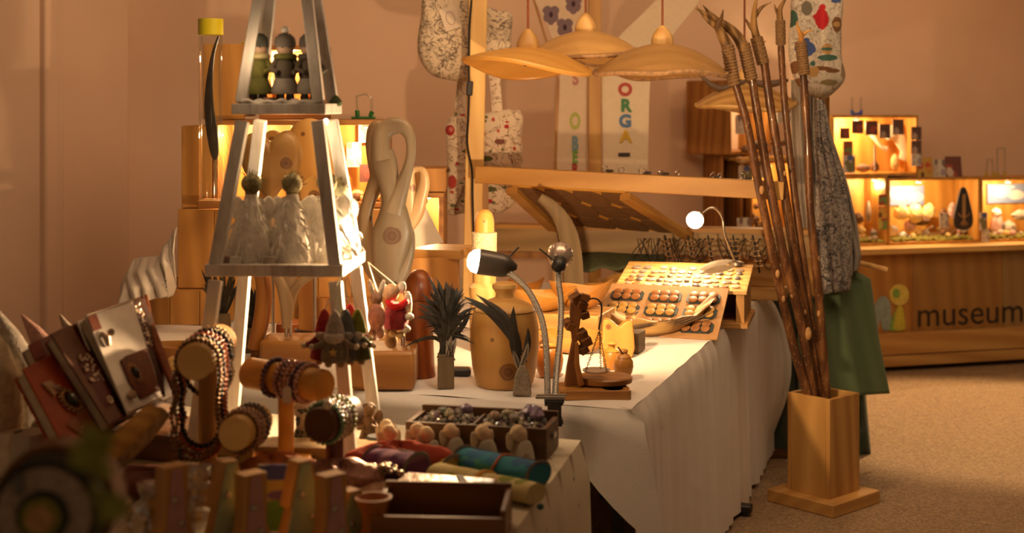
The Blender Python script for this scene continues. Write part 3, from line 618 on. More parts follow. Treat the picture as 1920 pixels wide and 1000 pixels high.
# cloth bags
TOI = blobs((.66, .55, .40), [], .9, [((.15, .11, .08), 13, .52, .010), ((.12, .09, .065), 28, .40, .02), ((.16, .12, .09), 9, .60, .009)])
rr = random.Random(3)
def floral():
    it = []
    for k in range(44):
        x, z = rr.uniform(-.17, .17), rr.uniform(-.05, .47); it += [(x, z, rr.uniform(.005, .012), rr.uniform(.004, .010), rr.choice([(.38, .03, .03), (.12, .13, .05), (.15, .14, .06), (.45, .07, .05)]))]
    it += [(-.12, .38, .022, .024, (.36, .03, .03)), (-.115, .385, .010, .011, (.55, .18, .14)), (.02, .365, .018, .014, (.36, .05, .04)), (.10, .33, .024, .012, (.18, .07, .05)), (-.02, .42, .028, .018, (.35, .12, .05)), (.0, .27, .02, .012, (.09, .11, .05)), (.045, .255, .025, .012, (.10, .12, .04)), (-.11, .15, .02, .03, (.40, .05, .04)), (.06, .12, .03, .012, (.10, .10, .04))]
    return blobs((.70, .58, .44), it, .9, [((.22, .12, .06), 16, .5, .012)])
FLO = floral()
def bag(name, label, d, outline, dp, m, dy=0, strap=None, tagm=None):
    lo = P(sum(p[0] for p in outline)/len(outline), max(p[1] for p in outline), d); b = T(name, label, 'bag', lo)
    MB().pillow(px2(lo, outline), dp).build('bag_body', m, b)
    if strap:
        for st in strap: MB().strand(px3(lo, st), .024, .004, 8).build('strap', m, b)
    return b
bg = bag('round_bag', 'cream rounded bag with dark country scene print at the upper left of the post', 6.12, spl([(800, -10), (790, 30), (783, 80), (787, 110), (808, 140), (842, 150), (868, 153), (884, 140), (890, 60), (886, -10)], 4, True), .07, TOI, strap=[[(815, 0), (830, -60), (860, -110)]])
tg = MB().box((0, 0, 0), (.075, .003, .10)); o = tg.build('price_tag', blobs((.66, .56, .44), [], .7), bg); o.location = px3(bg.location, [(846, 36)])[0]+Vector((0, -.075, 0)); o.rotation_euler = (0, R(-18), 0)
MB().tube([(.018*cos(2*pi*k/20), 0, .03*sin(2*pi*k/20)) for k in range(20)], .0012, 5, True).build('oval_mark', pm((.3, .2, .14), .8), o, loc=(0, -.003, 0))
bag('hanging_cloth_bag', 'cream bag with dark floral border hanging right of the post', 6.15, spl([(905, 12), (934, 20), (960, 26), (958, 70), (955, 108), (915, 110), (900, 60)], 4, True), .03, TOI)
bag('tote_bag', 'square white tote bag with red roses and butterflies behind the post', 6.2, spl([(840, 222), (900, 214), (975, 207), (977, 260), (974, 318), (905, 325), (855, 330), (845, 400), (836, 385), (838, 300)], 3, True), .045, FLO, strap=[[(862, 215), (866, 160), (880, 100)], [(932, 210), (928, 150), (915, 90)]])
bag('tote_bag', 'second rose print tote bag hanging lower, below the plank end', 6.25, spl([(842, 330), (900, 335), (960, 345), (966, 380), (930, 402), (880, 398), (845, 404), (836, 380)], 3, True), .04, FLO)
# pendants
def pendant(label, px, py_rim, half_px, d, h_px, cfg, cordm, woodm, edgem):
    s = d/F; Rr = half_px*s; hz = h_px*s; lo = P(px, py_rim, d); p = T('pendant_lamp', label, 'lamp', lo)
    rim = cfg; n = 72
    prof = [(.10, 1.0), (.24, .96), (.42, .84), (.60, .66), (.76, .45), (.89, .25), (.97, .10), (1.0, .045)]
    def pt(q, k, off, z):
        a = 2*pi*k/n; wv = rim(a); return (Rr*q*cos(a)*(1+.05*sin(3*a+px)*q), Rr*q*sin(a)*(1+.06*cos(2*a+px)*q), hz*z+wv*q**2*hz-off)
    vs = []; fs = []
    th = .012
    rows = [(q, z, 0) for q, z in prof]+[(q, z, th) for q, z in prof[::-1]]
    for q, z, off in rows: vs += [pt(q, k, off, z) for k in range(n)]
    L = len(rows); fs = [(i*n+k, (i+1)*n+k, (i+1)*n+(k+1) % n, i*n+(k+1) % n) for i in range(L-1) for k in range(n)]+[((L-1)*n+k, k, (k+1) % n, (L-1)*n+(k+1) % n) for k in range(n)]
    MB().add(vs, fs).build('lamp_shade', woodm, p, ang=60)
    em = MB(); em.tube([Vector(pt(1.0, k, th*.5, .045)) for k in range(n)], .0095, 6, True); em.build('bark_edge', edgem, p)
    zt = hz*.97; kb = .043
    MB().lathe([(kb*.95, zt-.012), (kb*1.02, zt+.006), (kb*.98, zt+.02), (kb*.85, zt+.038), (kb*.62, zt+.055), (kb*.35, zt+.068), (.008, zt+.074)], 16).build('wooden_cap', PALE, p)
    MB().lathe([(.016, zt-.07), (.018, zt-.02)], 12).build('lamp_socket', BLACK, p)
    MB().tube([(0, 0, zt+.07), (0, 0, 2.32-lo.z)], .0045, 8).build('cord', cordm, p)
    return p
CORD = pm((.22, .06, .02), .8)
SPALT = wood((.60, .42, .24), (.40, .24, .11), 'x', 7, .4, off=11, rings=.16); SPL2 = wood((.52, .35, .20), (.24, .14, .065), 'x', 6, .4, off=13, rings=.12); YLW = wood((.72, .46, .18), (.54, .30, .09), 'x', 6, .4, off=12, rings=.2)
BARK = pm((.34, .20, .09), .9, 0, .35, 60, .5, 60)
pendant('wavy yellow wooden pendant lamp with a long lip, leftmost of the row', 990, 127, 117, 5.35, 38, lambda a: .26*sin(2*a+.6)+.30*sin(a-2.2)+.10*sin(3*a), CORD, YLW, YLW)
pendant('pale pendant lamp with bark edge, hanging higher behind the leftmost one', 1098, 104, 98, 5.55, 46, lambda a: .22*sin(2*a+2.4)+.10*sin(3*a+1), CORD, SPALT, BARK)
pendant('spalted grey-brown pendant lamp with rough bark rim, in the middle above the plank', 1242, 138, 122, 5.35, 56, lambda a: .08*sin(3*a)+.05*sin(5*a+1)+.06*cos(2*a), CORD, SPL2, BARK)
pd4 = pendant('pale pendant lamp half hidden behind the hazel sticks', 1396, 200, 92, 6.1, 42, lambda a: .10*sin(3*a+1)+.12*cos(2*a), CORD, wood((.66, .48, .28), (.40, .24, .10), 'x', 7, off=15), PALE)
al = T('deer_antler', 'dark curved antler lying across the pendant lamp behind the sticks', 'antler', P(1400, 160, 6.05))
for pts in ([(1316, 144), (1335, 160), (1355, 166), (1380, 157), (1400, 152)], [(1400, 152), (1440, 158), (1478, 150)]):
    MB().tube([Vector(k) for k in spl([tuple(v) for v in px3(al.location, pts)], 5)], [.006+.010*sin(pi*k/((len(pts)-1)*5)) for k in range((len(pts)-1)*5+1)], 8).build('tine', pm((.10, .06, .035), .6), al)

# ---------------------------------------------------------------- plank display rack
rk = T('display_rack', 'wooden plank rack with a sloping panel of brown tiles seen from behind', 'rack', P(1180, 440, 5.9))
rl = lambda p: p-rk.location
PLK = wood((.56, .36, .15), (.42, .24, .085), 'x', 6, off=21)
a, b = P(893, 327, 5.75), P(1470, 358, 5.45)
MB().beam(rl(a), rl(b), .05, .072).build('top_plank', PLK, rk, bevel=.003)
a2, b2 = P(930, 432, 6.25), P(1530, 444, 5.98)
MB().beam(rl(a2)+Vector((0, 0, -.04)), rl(b2)+Vector((0, 0, -.04)), .03, .10).build('lower_plank', wood((.44, .34, .24), (.30, .22, .15), 'x', 6, off=22), rk)  # greyer wood paints the plank's front face as shaded
MB().beam(rl(a2)+Vector((0, .03, .02)), rl(b2)+Vector((0, .03, .02)), .12, .018).build('lower_ledge', PLK, rk)
MB().beam(rl(P(935, 478, 6.3)), rl(P(1480, 480, 6.1)), .03, .03).build('rail', PINED, rk)
ca, cb_, cc, cd = P(960, 350, 5.80), P(1172, 362, 5.68), P(1290, 437, 6.05), P(1040, 424, 6.2)
pn = (cb_-ca).cross(cd-ca).normalized()
if pn.y > 0: pn = -pn
up_ = pn*.012
pnl = MB().hexa([rl(k)-up_ for k in (ca, cb_, cc, cd)], [rl(k)+up_*0 for k in (ca, cb_, cc, cd)]).build('panel_back', wood((.85, .55, .18), (.75, .45, .12), 'x', 6), rk)  # yellow between the tiles paints light leaking through the panel
def q4(s, t_): return ca.lerp(cb_, s).lerp(cd.lerp(cc, s), t_)
TILE = pm((.17, .085, .03), .85, 0, .2, 60, .3, 200)
ncol, nrow = 4, 3
for i in range(ncol):
    for j in range(nrow):
        s0_, s1_ = i/ncol, (i+1)/ncol; t0, t1_ = j/nrow, (j+1)/nrow; ce = .16/ncol; cr = .22/nrow; gg = .009
        loop = [(s0_+ce, t0+gg), (s1_-ce, t0+gg), (s1_-gg*.6, t0+cr), (s1_-gg*.6, t1_-cr), (s1_-ce, t1_-gg), (s0_+ce, t1_-gg), (s0_+gg*.6, t1_-cr), (s0_+gg*.6, t0+cr)]
        vs = [rl(q4(*k))+up_*.1 for k in loop]+[rl(q4(*k))+up_*.5 for k in loop]
        MB().add(vs, [tuple(range(8))[::-1], tuple(range(8, 16))]+[(k, (k+1) % 8, 8+(k+1) % 8, 8+k) for k in range(8)]).build('panel_tile', TILE, rk, smooth=False)
for e0, e1 in ((ca, cd), (cb_, cc)): MB().beam(rl(e0)+up_*1.2, rl(e1)+up_*1.2, .05, .03, pn).build('panel_frame', PLK, rk, bevel=.003)
for px, dd in ((905, 6.1), (1516, 6.06)): MB().beam(rl(P(px, 320 if px < 1000 else 440, dd)), rl(Vector((P(px, 440, dd).x, dd, .745))), .05, .05, (0, 1, 0)).build('rack_post', PINEZ, rk)
for px in (1044, 1160, 1290): MB().beam(rl(P(px, 480, 6.22)), rl(Vector((P(px, 480, 6.22).x, 6.22, .745))), .04, .04, (0, 1, 0)).build('rack_post', PINEZ, rk)
# rings on top of the plank
for k, px in enumerate((1140, 1172, 1212, 1225, 1244, 1275, 1340, 1352, 1395)):
    f_ = (px-893)/(1470-893); q = a.lerp(b, f_)+Vector((0, .0, .036)); rr = random.Random(px)
    r_ = .010+.004*rr.random(); o = MB().tube([(r_*cos(2*pi*j/16), .002*sin(4*pi*j/16), r_+.002+r_*sin(2*pi*j/16)) for j in range(16)], .0018, 6, True).build('finger_ring', STEEL); o.location = q; o.rotation_euler = (R(25), 0, rr.uniform(-.8, .8)); tag(o, 'small silver ring standing on the top plank, %s from the left' % ORD[k], 'ring', 'rings on the top plank')
    if k % 2 == 0:
        o = MB().ball((0, 0, .006), .012, (1.6, .8, .5), 8, 6).build('dark_stone', pm((.05, .04, .035), .4)); o.location = q+Vector((.022, 0, 0)); tag(o, 'small dark stone on the top plank, %s stone from the left' % ORD[k//2], 'stone', 'dark stones on the top plank')
for px in (1215, 1255):
    o = MB().ball((0, 0, .014), .014, (1, 1, .9), 10, 7).build('glass_bead', pm((.75, .68, .55), .2)); o.location = P(px, 424, 6.05); o.location.z = (a2.lerp(b2, (px-930)/710)).z+.031; tag(o, 'pale round bead on the lower ledge of the rack, %s' % ('left one' if px == 1215 else 'right one'), 'bead')
# hanging cords and stacked rings under the lower plank
rr = random.Random(21)
for k in range(22):
    px = 1198+k*12.5+rr.uniform(-4, 4); p0 = P(px, 447, 5.93); w_ = rr.uniform(12, 26)*rr.choice((-1, 1)); dep = rr.uniform(36, 62)
    pts = [p0, P(px+w_*.2, 447+dep*.45, 5.91), P(px+w_*.6, 447+dep*.85, 5.89), P(px+w_*.9, 447+dep, 5.89), P(px+w_*1.2, 447+dep*.8, 5.9), P(px+w_*.7, 447+dep*.4, 5.92), P(px+4, 447, 5.93)]
    o = MB().tube([Vector(q)-p0 for q in spl([tuple(q) for q in pts], 5)], .0022, 5).build('cord_necklace', pm((.03, .022, .015), .8)); o.location = p0; tag(o, 'thin black cord necklace under the plank, %s from the left' % ORD[k], 'necklace', 'cord necklaces on the rack')
for k, px in enumerate((1246, 1290, 1327, 1374, 1411)):
    st = T('ring_rod', 'rod of silver coil rings under the plank, number %d from the left: %s' % (k+1, ['beside the arch leg', 'left of the lamp', 'below the lamp bulb', 'behind the lamp stem', 'nearest the sticks'][k]), 'rod', P(px, 450, 5.86)); st['label'] = ['rod of silver rings under the plank, leftmost of five', 'rod of silver rings under the plank, second from the left', 'rod of silver rings below the bright desk bulb', 'rod of silver rings right behind the lamp stem', 'rod of silver rings under the plank, nearest the sticks'][k]
    MB().tube([(0, 0, .02), (.03, 0, -.14)], .004, 8).build('rod', BLACK, st)
    for j in range(6): MB().tube([(.004+.0045*j+.018*cos(2*pi*i/14), .018*sin(2*pi*i/14), -.005-.021*j) for i in range(14)], .0032, 6, True).build('silver_ring', pm((.62, .48, .30), .25, 1, .05), st)
# arched grey leg
ar = T('bent_wood_arch', 'grey curved wooden arch leg rising to the sloping panel', 'arch', G(1075, 560, .74)); dA = 5.35; ar.location = Vector((P(1075, 500, dA).x, dA, .742))
q = [tuple(v) for v in px3(ar.location, [(1012, 370), (1035, 388), (1055, 415), (1067, 450), (1073, 490), (1075, 530), (1078, 555), (1080, 601)])]
MB().strand([Vector(k) for k in spl(q, 5)], [.018+.022*min(1, k/14) for k in range(36)], .02, 12).build('arch', GREYW, ar)
gc = MB(); 
tag(MB().sheet(lambda u, v: P(1068+u*180, 478-8*sin(u*pi)+v*34, 6.16-.2*v)+Vector((0, 0, .008*sin(u*23)*v)), 24, 6).build('green_cloth', pm((.10, .12, .06), .95, 0, .15), solid=.006), 'folded dark green cloth lying under the lower plank', 'cloth')
# ---------------------------------------------------------------- desk box with buttons, folding board, lamp
dk = T('desk_box', 'pine display box with a sloping lid full of buttons and stones', 'box', Vector((P(1285, 500, 5.4).x, 5.4, .742)), R(-14))
W_, D_, z0_, z1_ = .50, .36, .125, .185
def dkp(x, y): return Vector((x, y, z0_+(z1_-z0_)*(y+D_/2)/D_))
MB().hexa([dkp(-W_/2, -D_/2), dkp(W_/2, -D_/2), dkp(W_/2, D_/2), dkp(-W_/2, D_/2)], [dkp(x, y)+Vector((0, 0, .014)) for x, y in ((-W_/2, -D_/2), (W_/2, -D_/2), (W_/2, D_/2), (-W_/2, D_/2))]).build('lid', PALEX, dk, bevel=.002)
MB().hexa([(x, y, .02) for x, y in ((W_/2-.04, -D_/2+.01), (W_/2-.01, -D_/2+.01), (W_/2-.01, D_/2-.01), (W_/2-.04, D_/2-.01))], [dkp(x, y) for x, y in ((W_/2-.04, -D_/2+.01), (W_/2-.01, -D_/2+.01), (W_/2-.01, D_/2-.01), (W_/2-.04, D_/2-.01))]).build('side_panel', PINEZ, dk)
MB().hexa([(x, y, .02) for x, y in ((-W_/2+.01, -D_/2+.01), (-W_/2+.04, -D_/2+.01), (-W_/2+.04, D_/2-.01), (-W_/2+.01, D_/2-.01))], [dkp(x, y) for x, y in ((-W_/2+.01, -D_/2+.01), (-W_/2+.04, -D_/2+.01), (-W_/2+.04, D_/2-.01), (-W_/2+.01, D_/2-.01))]).build('side_panel', PINEZ, dk)
MB().box((0, D_/2-.02, .09), (W_-.09, .015, .14)).build('back_panel', PINEX if 'PINEX' in globals() else PINE, dk)
MB().box((0, 0, .01), (W_+.01, D_+.02, .02)).build('base_board', PINE, dk, bevel=.002)
mw = dk.matrix_basis
def ondesk(x, y, h=.0): return Matrix.Translation(dk.location) @ Matrix.Rotation(R(-14), 4, 'Z') @ (dkp(x, y)+Vector((0, 0, .0145+h)))
sl = atan2(z1_-z0_, D_)
rr = random.Random(8); bi = 0
BUT = [pm((.42, .36, .28), .35, 0, .2), pm((.30, .14, .05), .5, 0, .2), pm((.16, .15, .15), .3, 0, .2), pm((.66, .52, .34), .5, 0, .2), pm((.55, .5, .45), .25, .6, .1)]
for j in range(5):
    for i in range(12):
        x = -W_/2+.05+i*(W_-.10)/11+rr.uniform(-.006, .006); y = -D_/2+.045+j*.055+rr.uniform(-.006, .006)
        if x < -.0 and j == 4 and i % 3 == 2: continue
        r_ = rr.uniform(.011, .019); k = rr.randrange(5)
        prof = [(r_*.9, 0), (r_, .002), (r_, .005), (r_*.8, .007), (r_*.6, .006), (.0001, .006)] if k != 2 else [(r_*.7, 0), (r_, .003), (r_*.85, .007), (r_*.4, .010), (.0001, .011)]
        o = MB().lathe(prof, 14).build('button', BUT[k]); o.location = ondesk(x, y, .0005); o.rotation_euler = (sl, 0, R(-14)); bi += 1
        tag(o, '%s button, %s row from front of desk lid, %s from left' % (['horn', 'brown', 'dark', 'pale', 'silvery'][k], ORD[j], ORD[i]), 'button', 'buttons on the desk box')
o = MB().leaf((-.05, -.02, .003), (.09, .05, .03), .016).build('wooden_knife', pm((.60, .55, .45), .35)); o.location = ondesk(.10, .05, .014); tag(o, 'slim pale letter knife lying across the buttons', 'knife')
o = MB().leaf((-.05, -.02, .003), (.08, .03, .02), .014).build('wooden_knife', pm((.35, .30, .22), .35)); o.location = ondesk(.12, .01, .014); tag(o, 'slim grey letter knife under the pale one on the desk', 'knife')
dl = T('desk_lamp', 'bright desk lamp on a thin curved steel stem behind the desk box', 'lamp', ondesk(.185, .16)); s_ = dl.location
pts = [tuple(P(x, y, 5.5)-s_) for x, y in ((1359, 440), (1355, 412), (1345, 394), (1332, 390), (1318, 400))]
pts = [(0, 0, .0)]+pts
MB().tube([Vector(k) for k in spl(pts, 6)], .0055, 10).build('stem', pm((.6, .55, .48), .25, 1, .05), dl)
MB().lathe([(.03, 0), (.03, .012), (.012, .018)], 18).build('foot', STEEL, dl)
hd = LC-s_
aim = (Vector((-.25, -1, -.15))).normalized(); mt = aim.to_track_quat('Z', 'Y').to_matrix()
MB().lathe([(.010, -.06), (.022, -.045), (.033, -.02), (.036, 0), (.034, .0)], 20, hd, rot=mt).build('lamp_head', STEEL, dl)
MB().lathe([(.0001, .010), (.02, .008), (.033, .001)], 20, hd, rot=mt).build('bulb', glow((1, .88, .66), 60), dl)
# folding button board
BB0, BB1 = G(1125, 628), G(1330, 626)
fb = T('button_board', 'brown card board leaning on the desk box with trays of wooden buttons', 'board', Vector((P(1226, 628, 5.0).x, 5.0, .744)), R(-19))
Lb = .46; tl = R(-58); hb = .285
fr = Matrix.Rotation(tl, 3, 'X')
def fbp(x, z, y=0): return fr @ Vector((x, y, z))
CARDB = pm((.40, .22, .09), .8, 0, .08)
m = MB(); m.v = []; m.hexa([fbp(-Lb/2, 0, 0), fbp(Lb/2, 0, 0), fbp(Lb/2, 0, .008), fbp(-Lb/2, 0, .008)], [fbp(-Lb/2, hb, 0), fbp(Lb/2, hb, 0), fbp(Lb/2, hb, .008), fbp(-Lb/2, hb, .008)]); m.build('card', CARDB, fb, bevel=.002)
for j, zz in enumerate((.215, .135, .055)):
    for i in range(3):
        xx = -Lb/2+.085+i*.145; wt, ht = .125, .062
        pt = [(xx+sx*(wt/2-(c_ if a_ else 0)), zz+sz*(ht/2-(0 if a_ else c_))) for sx, sz, a_, c_ in ((-1, -1, 0, .014), (-1, -1, 1, .014), (1, -1, 1, .014), (1, -1, 0, .014), (1, 1, 0, .014), (1, 1, 1, .014), (-1, 1, 1, .014), (-1, 1, 0, .014))]
        vs = [fbp(x, z, -.004) for x, z in pt]+[fbp(x, z, .001) for x, z in pt]
        tr = MB().add(vs, [tuple(range(8)), tuple(range(8, 16))[::-1]]+[(k, 8+k, 8+(k+1) % 8, (k+1) % 8) for k in range(8)]).build('button_tray', pm((.035, .05, .05), .6), fb, smooth=False)
        for k in range(6):
            bx_ = xx-.036+(k % 3)*.036; bz_ = zz-.013+(k//3)*.026
            MB().lathe([(.015, 0), (.017, .003), (.017, .006), (.013, .008), (.0001, .007)], 14, fbp(bx_, bz_, -.005), rot=fr @ Matrix.Rotation(R(90), 3, 'X')).build('wooden_button', [pm((.30, .12, .03), .5, 0, .3), pm((.46, .26, .06), .5, 0, .3), pm((.28, .12, .04), .5, 0, .3)][j], tr)
# ---------------------------------------------------------------- things on the white table
TT = .7425
def on(px, py): return G(px, py, TT)
# gooseneck lamps clamped to the table front
GOOSE = None
t = NT('goose'); wv = t.new('ShaderNodeTexWave', wave_type='BANDS', bands_direction='Z'); t.lk(t.coord(), wv.inputs[0]); wv.inputs['Scale'].default_value = 75
t.col((.42, .39, .35)); t.bump(wv.outputs['Fac'], .6, .002); GOOSE = t.p(.32, .9)
def goose(label, path, d0, d1, headpos, aim, lit, dx):
    lo = P(path[0][0], path[0][1], d0); L = T('gooseneck_lamp', label, 'lamp', lo); n = len(path)
    pts = [P(x, y, d0+(d1-d0)*i/(n-1))-lo for i, (x, y) in enumerate(path)]
    MB().tube([Vector(k) for k in spl([tuple(k) for k in pts], 6)], .0088, 10).build('gooseneck', GOOSE, L)
    cl = MB().box((dx, .0, .012), (.05, .05, .012)).box((dx, .0, -.045), (.045, .045, .012)).box((dx, -.026, -.016), (.035, .01, .06)); cl.build('clamp', BLACK, L, bevel=.002)
    MB().tube([(dx-.05, -.03, .03), (dx+.03, -.03, .03)], .004, 8).build('clamp_bar', STEEL, L); MB().lathe([(.012, -.10), (.014, -.095), (.006, -.09), (.006, -.045)], 12, (dx, 0, 0)).build('clamp_screw', STEEL, L)
    h = Vector(headpos)-lo; m = (Vector(aim)).normalized().to_track_quat('Z', 'Y').to_matrix()
    hd_ = MB()
    if lit:
        hd_.lathe([(.009, -.115), (.017, -.105), (.030, -.09), (.034, -.07), (.036, -.012), (.034, -.004), (.030, -.004)], 24, h, rot=m); hd_.build('lamp_head', pm((.11, .10, .09), .35, .5, .05), L)
        MB().lathe([(.0001, .026), (.018, .022), (.03, .010), (.033, -.004)], 24, h, rot=m).build('bulb', glow((1, .86, .6), 90), L)
    else:
        hd_.lathe([(.011, -.055), (.020, -.045), (.022, -.015), (.020, -.012)], 20, h, rot=m); hd_.build('lamp_head', BLACK, L)
        g = MB().lathe([(.018, -.014), (.031, .0), (.036, .018), (.036, .034), (.03, .04)], 24, h, rot=m).build('reflector', pm((.62, .5, .42), .3, .7, .05), L)
        fn = MB()
        for k in range(18): a_ = 2*pi*k/18; fn.beam(h+m @ Vector((.019*cos(a_), .019*sin(a_), -.008)), h+m @ Vector((.037*cos(a_), .037*sin(a_), .02)), .003, .004)
        fn.build('cooling_fins', pm((.5, .42, .36), .35, .7, .05), L)
        MB().lathe([(.0001, .040), (.031, .040)], 20, h, rot=m).build('lens', glow((1, .86, .6), 40), L)
    MB().tube([h+m @ Vector((0, 0, -.07 if lit else -.03)), h+m @ Vector((.0, .0, -.07 if lit else -.03))+Vector((.05 if lit else -.055, 0, .05 if lit else .045))], .0028, 6).build('switch_stalk', BLACK, L)
goose('lit gooseneck lamp bending left with its bright bulb facing the pyramid', [(1027, 762), (1026, 700), (1023, 640), (1013, 590), (990, 545), (965, 520), (945, 508)], 3.78, 3.86, P(893, 490, 3.86), (-1, -.12, .17), True, .016)
goose('gooseneck lamp standing straight with its ribbed head turned away', [(1040, 758), (1043, 700), (1050, 630), (1052, 570), (1047, 525), (1048, 500)], 3.79, 3.93, P(1049, 486, 3.95), (.10, .9, .42), False, .0)
# red mill
def turned(name, label, cat, loc, prof, m, n=28, parts=(), sx=1, group=None):
    o = T(name, label, cat, loc, 0, group); MB().lathe(prof, n, sx=sx).build('body', m, o)
    for nm, pr, mm in parts: MB().lathe(pr, n, sx=sx).build(nm, mm, o)
    return o
turned('pepper_mill', 'reddish brown bullet-shaped pepper mill left of the feather vases', 'mill', on(785, 706), [(.052, 0), (.052, .006), (.050, .02), (.046, .10), (.044, .18), (.0445, .235)], RED,
       parts=[('head', [(.045, .237), (.047, .25), (.047, .275), (.042, .300), (.030, .318), (.014, .327), (.0001, .329)], RED)])
pmz = P(908, 640, 4.72); pmz.z = TT
turned('pepper_mill', 'tall pale pepper mill with a ring of white bark behind the bulb', 'mill', pmz, [(.050, 0), (.05, .12), (.046, .17), (.052, .19), (.052, .215), (.040, .23), (.0415, .30), (.0415, .365)], PALE,
       parts=[('bark_ring', [(.042, .335), (.043, .335), (.0435, .40), (.036, .402)], pm((.66, .50, .30), .8, 0, .35, 120, .8, 150)), ('head', [(.033, .36), (.034, .43), (.033, .445), (.027, .466), (.014, .477), (.0001, .479)], wood((.72, .46, .18), (.55, .30, .10), 'z', 8, knots=((.0, -.03, .44, .006),)))])
# feather holders
FEA = pm((.010, .009, .007), .6, 0, .4, 60); FEAB = pm((.028, .022, .015), .6, 0, .5, 80)
GREYB = wood((.15, .12, .09), (.08, .065, .05), 'z', 18, .7, rings=.25); FEAW = pm((.35, .30, .24), .9, 0, .3)
def feathers(holder, specs, m=FEA, w_=.012):
    for (a, b, bend, wd, mm) in specs: 
        f = MB(); f.leaf(a, b, wd, bend, 8); k = f.build('feather', mm, holder)
        f2 = MB().tube([Vector(a)-(Vector(b)-Vector(a))*.12, Vector(a).lerp(Vector(b), .5)+Vector(bend)+Vector((0, -.003, 0)), Vector(b)], [.0016, .0013, .0004], 5).build('quill', pm((.035, .028, .02), .6), k)
lo = on(836, 728); fh = T('feather_vase', 'grey wooden block vase bursting with dark feathers', 'vase', lo, R(6))
MB().box((0, 0, .051), (.047, .04, .102)).build('block', GREYB, fh, bevel=.003)
rr = random.Random(5); sp = []
for k in range(170):
    a_ = rr.gauss(0, .40); ln = rr.uniform(.10, .22)*(1-.25*min(1, abs(a_))); b_ = Vector((sin(a_)*ln*.8, rr.uniform(-.05, .04), .10+cos(a_)*ln)); sp.append(((rr.uniform(-.015, .015), rr.uniform(-.012, .012), .095+rr.uniform(0, .03)), b_, Vector((-.02*sin(a_), 0, .03)), rr.uniform(.004, .009), rr.choice((FEA, FEA, FEAB))))
for k in ((-.075, .285), (-.055, .335), (-.03, .33), (.02, .30), (-.085, .24), (.07, .23)): sp.append(((0, 0, .12), Vector((k[0], -.01, k[1])), Vector((.015, 0, .01)), .008, FEA))
for k in range(5): sp.append(((rr.uniform(-.02, .02), -.02, .10), Vector((rr.uniform(-.035, .035), -.035, .14+rr.uniform(0, .02))), Vector((0, 0, 0)), .008, FEAW))
feathers(fh, sp)
lo = on(979, 740); fh2 = T('feather_vase', 'small grey tapering vase with long drooping feathers before the jar', 'vase', lo)
MB().prism([(-.027, 0), (.027, 0), (.022, .05), (.008, .085), (-.008, .085), (-.022, .05)], -.014, .014).build('block', pm((.20, .165, .12), .85, 0, .3, 90, .3), fh2, bevel=.003)
S_ = F/lo.y; q = lambda x, y, dy=0: Vector(((x-979)/S_, dy, (740-y)/S_+.0))
feathers(fh2, [(q(975, 665), q(868, 556), Vector((.012, 0, .022)), .012, FEA), (q(976, 668), q(875, 566, -.01), Vector((.02, 0, .028)), .013, FEA), (q(972, 672), q(892, 553, .01), Vector((.015, 0, .02)), .011, FEAB), (q(978, 662), q(905, 560, .0), Vector((.018, 0, .015)), .010, FEAB), (q(974, 690), q(963, 574, -.012), Vector((-.008, 0, 0)), .015, FEA), (q(980, 680), q(990, 615), Vector((.006, 0, 0)), .010, FEA), (q(975, 690), q(990, 640, -.015), Vector((.004, 0, .0)), .008, FEAW), (q(972, 690), q(962, 655, -.015), Vector((0, 0, 0)), .008, FEAW)])
for (px, py, mm, lab) in ((862, 716, BLACK, 'small dark leather case lying behind the black feather vase'),):
    o = MB().box((0, 0, .012), (.07, .05, .024)).build('leather_case', mm, bevel=.008); o.location = on(px, py-12); tag(o, lab, 'case')
# big lidded jar
jr = turned('lidded_jar', 'big pale wooden jar with lid and a dark knot on its belly', 'jar', on(946, 722), [(.080, 0), (.086, .01), (.097, .06), (.103, .12), (.102, .17), (.096, .205), (.092, .222)], wood((.54, .34, .15), (.40, .23, .085), 'z', 9, .45, knots=((.012, -.10, .055, .030), (-.035, -.095, .15, .007)), off=31), 36,
      parts=[('lid', [(.094, .224), (.092, .230), (.075, .243), (.05, .254), (.028, .262), (.026, .272), (.030, .280), (.037, .290), (.036, .300), (.022, .307), (.0001, .309)], wood((.60, .40, .20), (.46, .27, .11), 'x', 9, .45, off=32))])
# scale
lo = on(1115, 742); scl = T('wooden_scale', 'dark wooden balance scale with jagged post and hanging pan', 'scale', lo); S_ = F/lo.y
sq_ = lambda x, y: ((x-1115)/S_, (742-y)/S_)
RW = wood((.36, .17, .06), (.22, .09, .03), 'x', 10, .45); RWZ = wood((.30, .13, .045), (.17, .065, .022), 'z', 10, .5)
MB().prism([(-.115, -.06), (.10, -.06), (.10, -.035), (.085, .035), (.03, .06), (-.115, .06)], 0, .026).build('base_slab', wood((.46, .25, .09), (.30, .14, .045), 'x', 10, .4), scl, bevel=.004, rot=(pi/2, 0, 0), loc=(0, 0, .026)) if False else None
pts = [(-.105, -.065), (.095, -.065), (.10, -.055), (.10, -.02), (.085, .05), (-.03, .075), (-.105, .06)]
m = MB(); n_ = len(pts); m.add([(x, y, 0) for x, y in pts]+[(x, y, .027) for x, y in pts], [tuple(range(n_))[::-1], tuple(range(n_, 2*n_))]+[(i, (i+1) % n_, n_+(i+1) % n_, n_+i) for i in range(n_)]); m.build('base_slab', wood((.46, .25, .09), (.30, .14, .045), 'x', 10, .4), scl, bevel=.003)
MB().lathe([(.062, .029), (.07, .033), (.072, .046), (.068, .05)], 28, (.03, .035, 0), sx=1.15).build('round_block', wood((.42, .22, .08), (.28, .13, .05), 'x', 10, .4), scl)
MB().lathe([(.0001, .0275), (.03, .0275)], 24, (.05, -.03, 0)).build('dark_hollow', pm((.10, .045, .015), .6), scl)
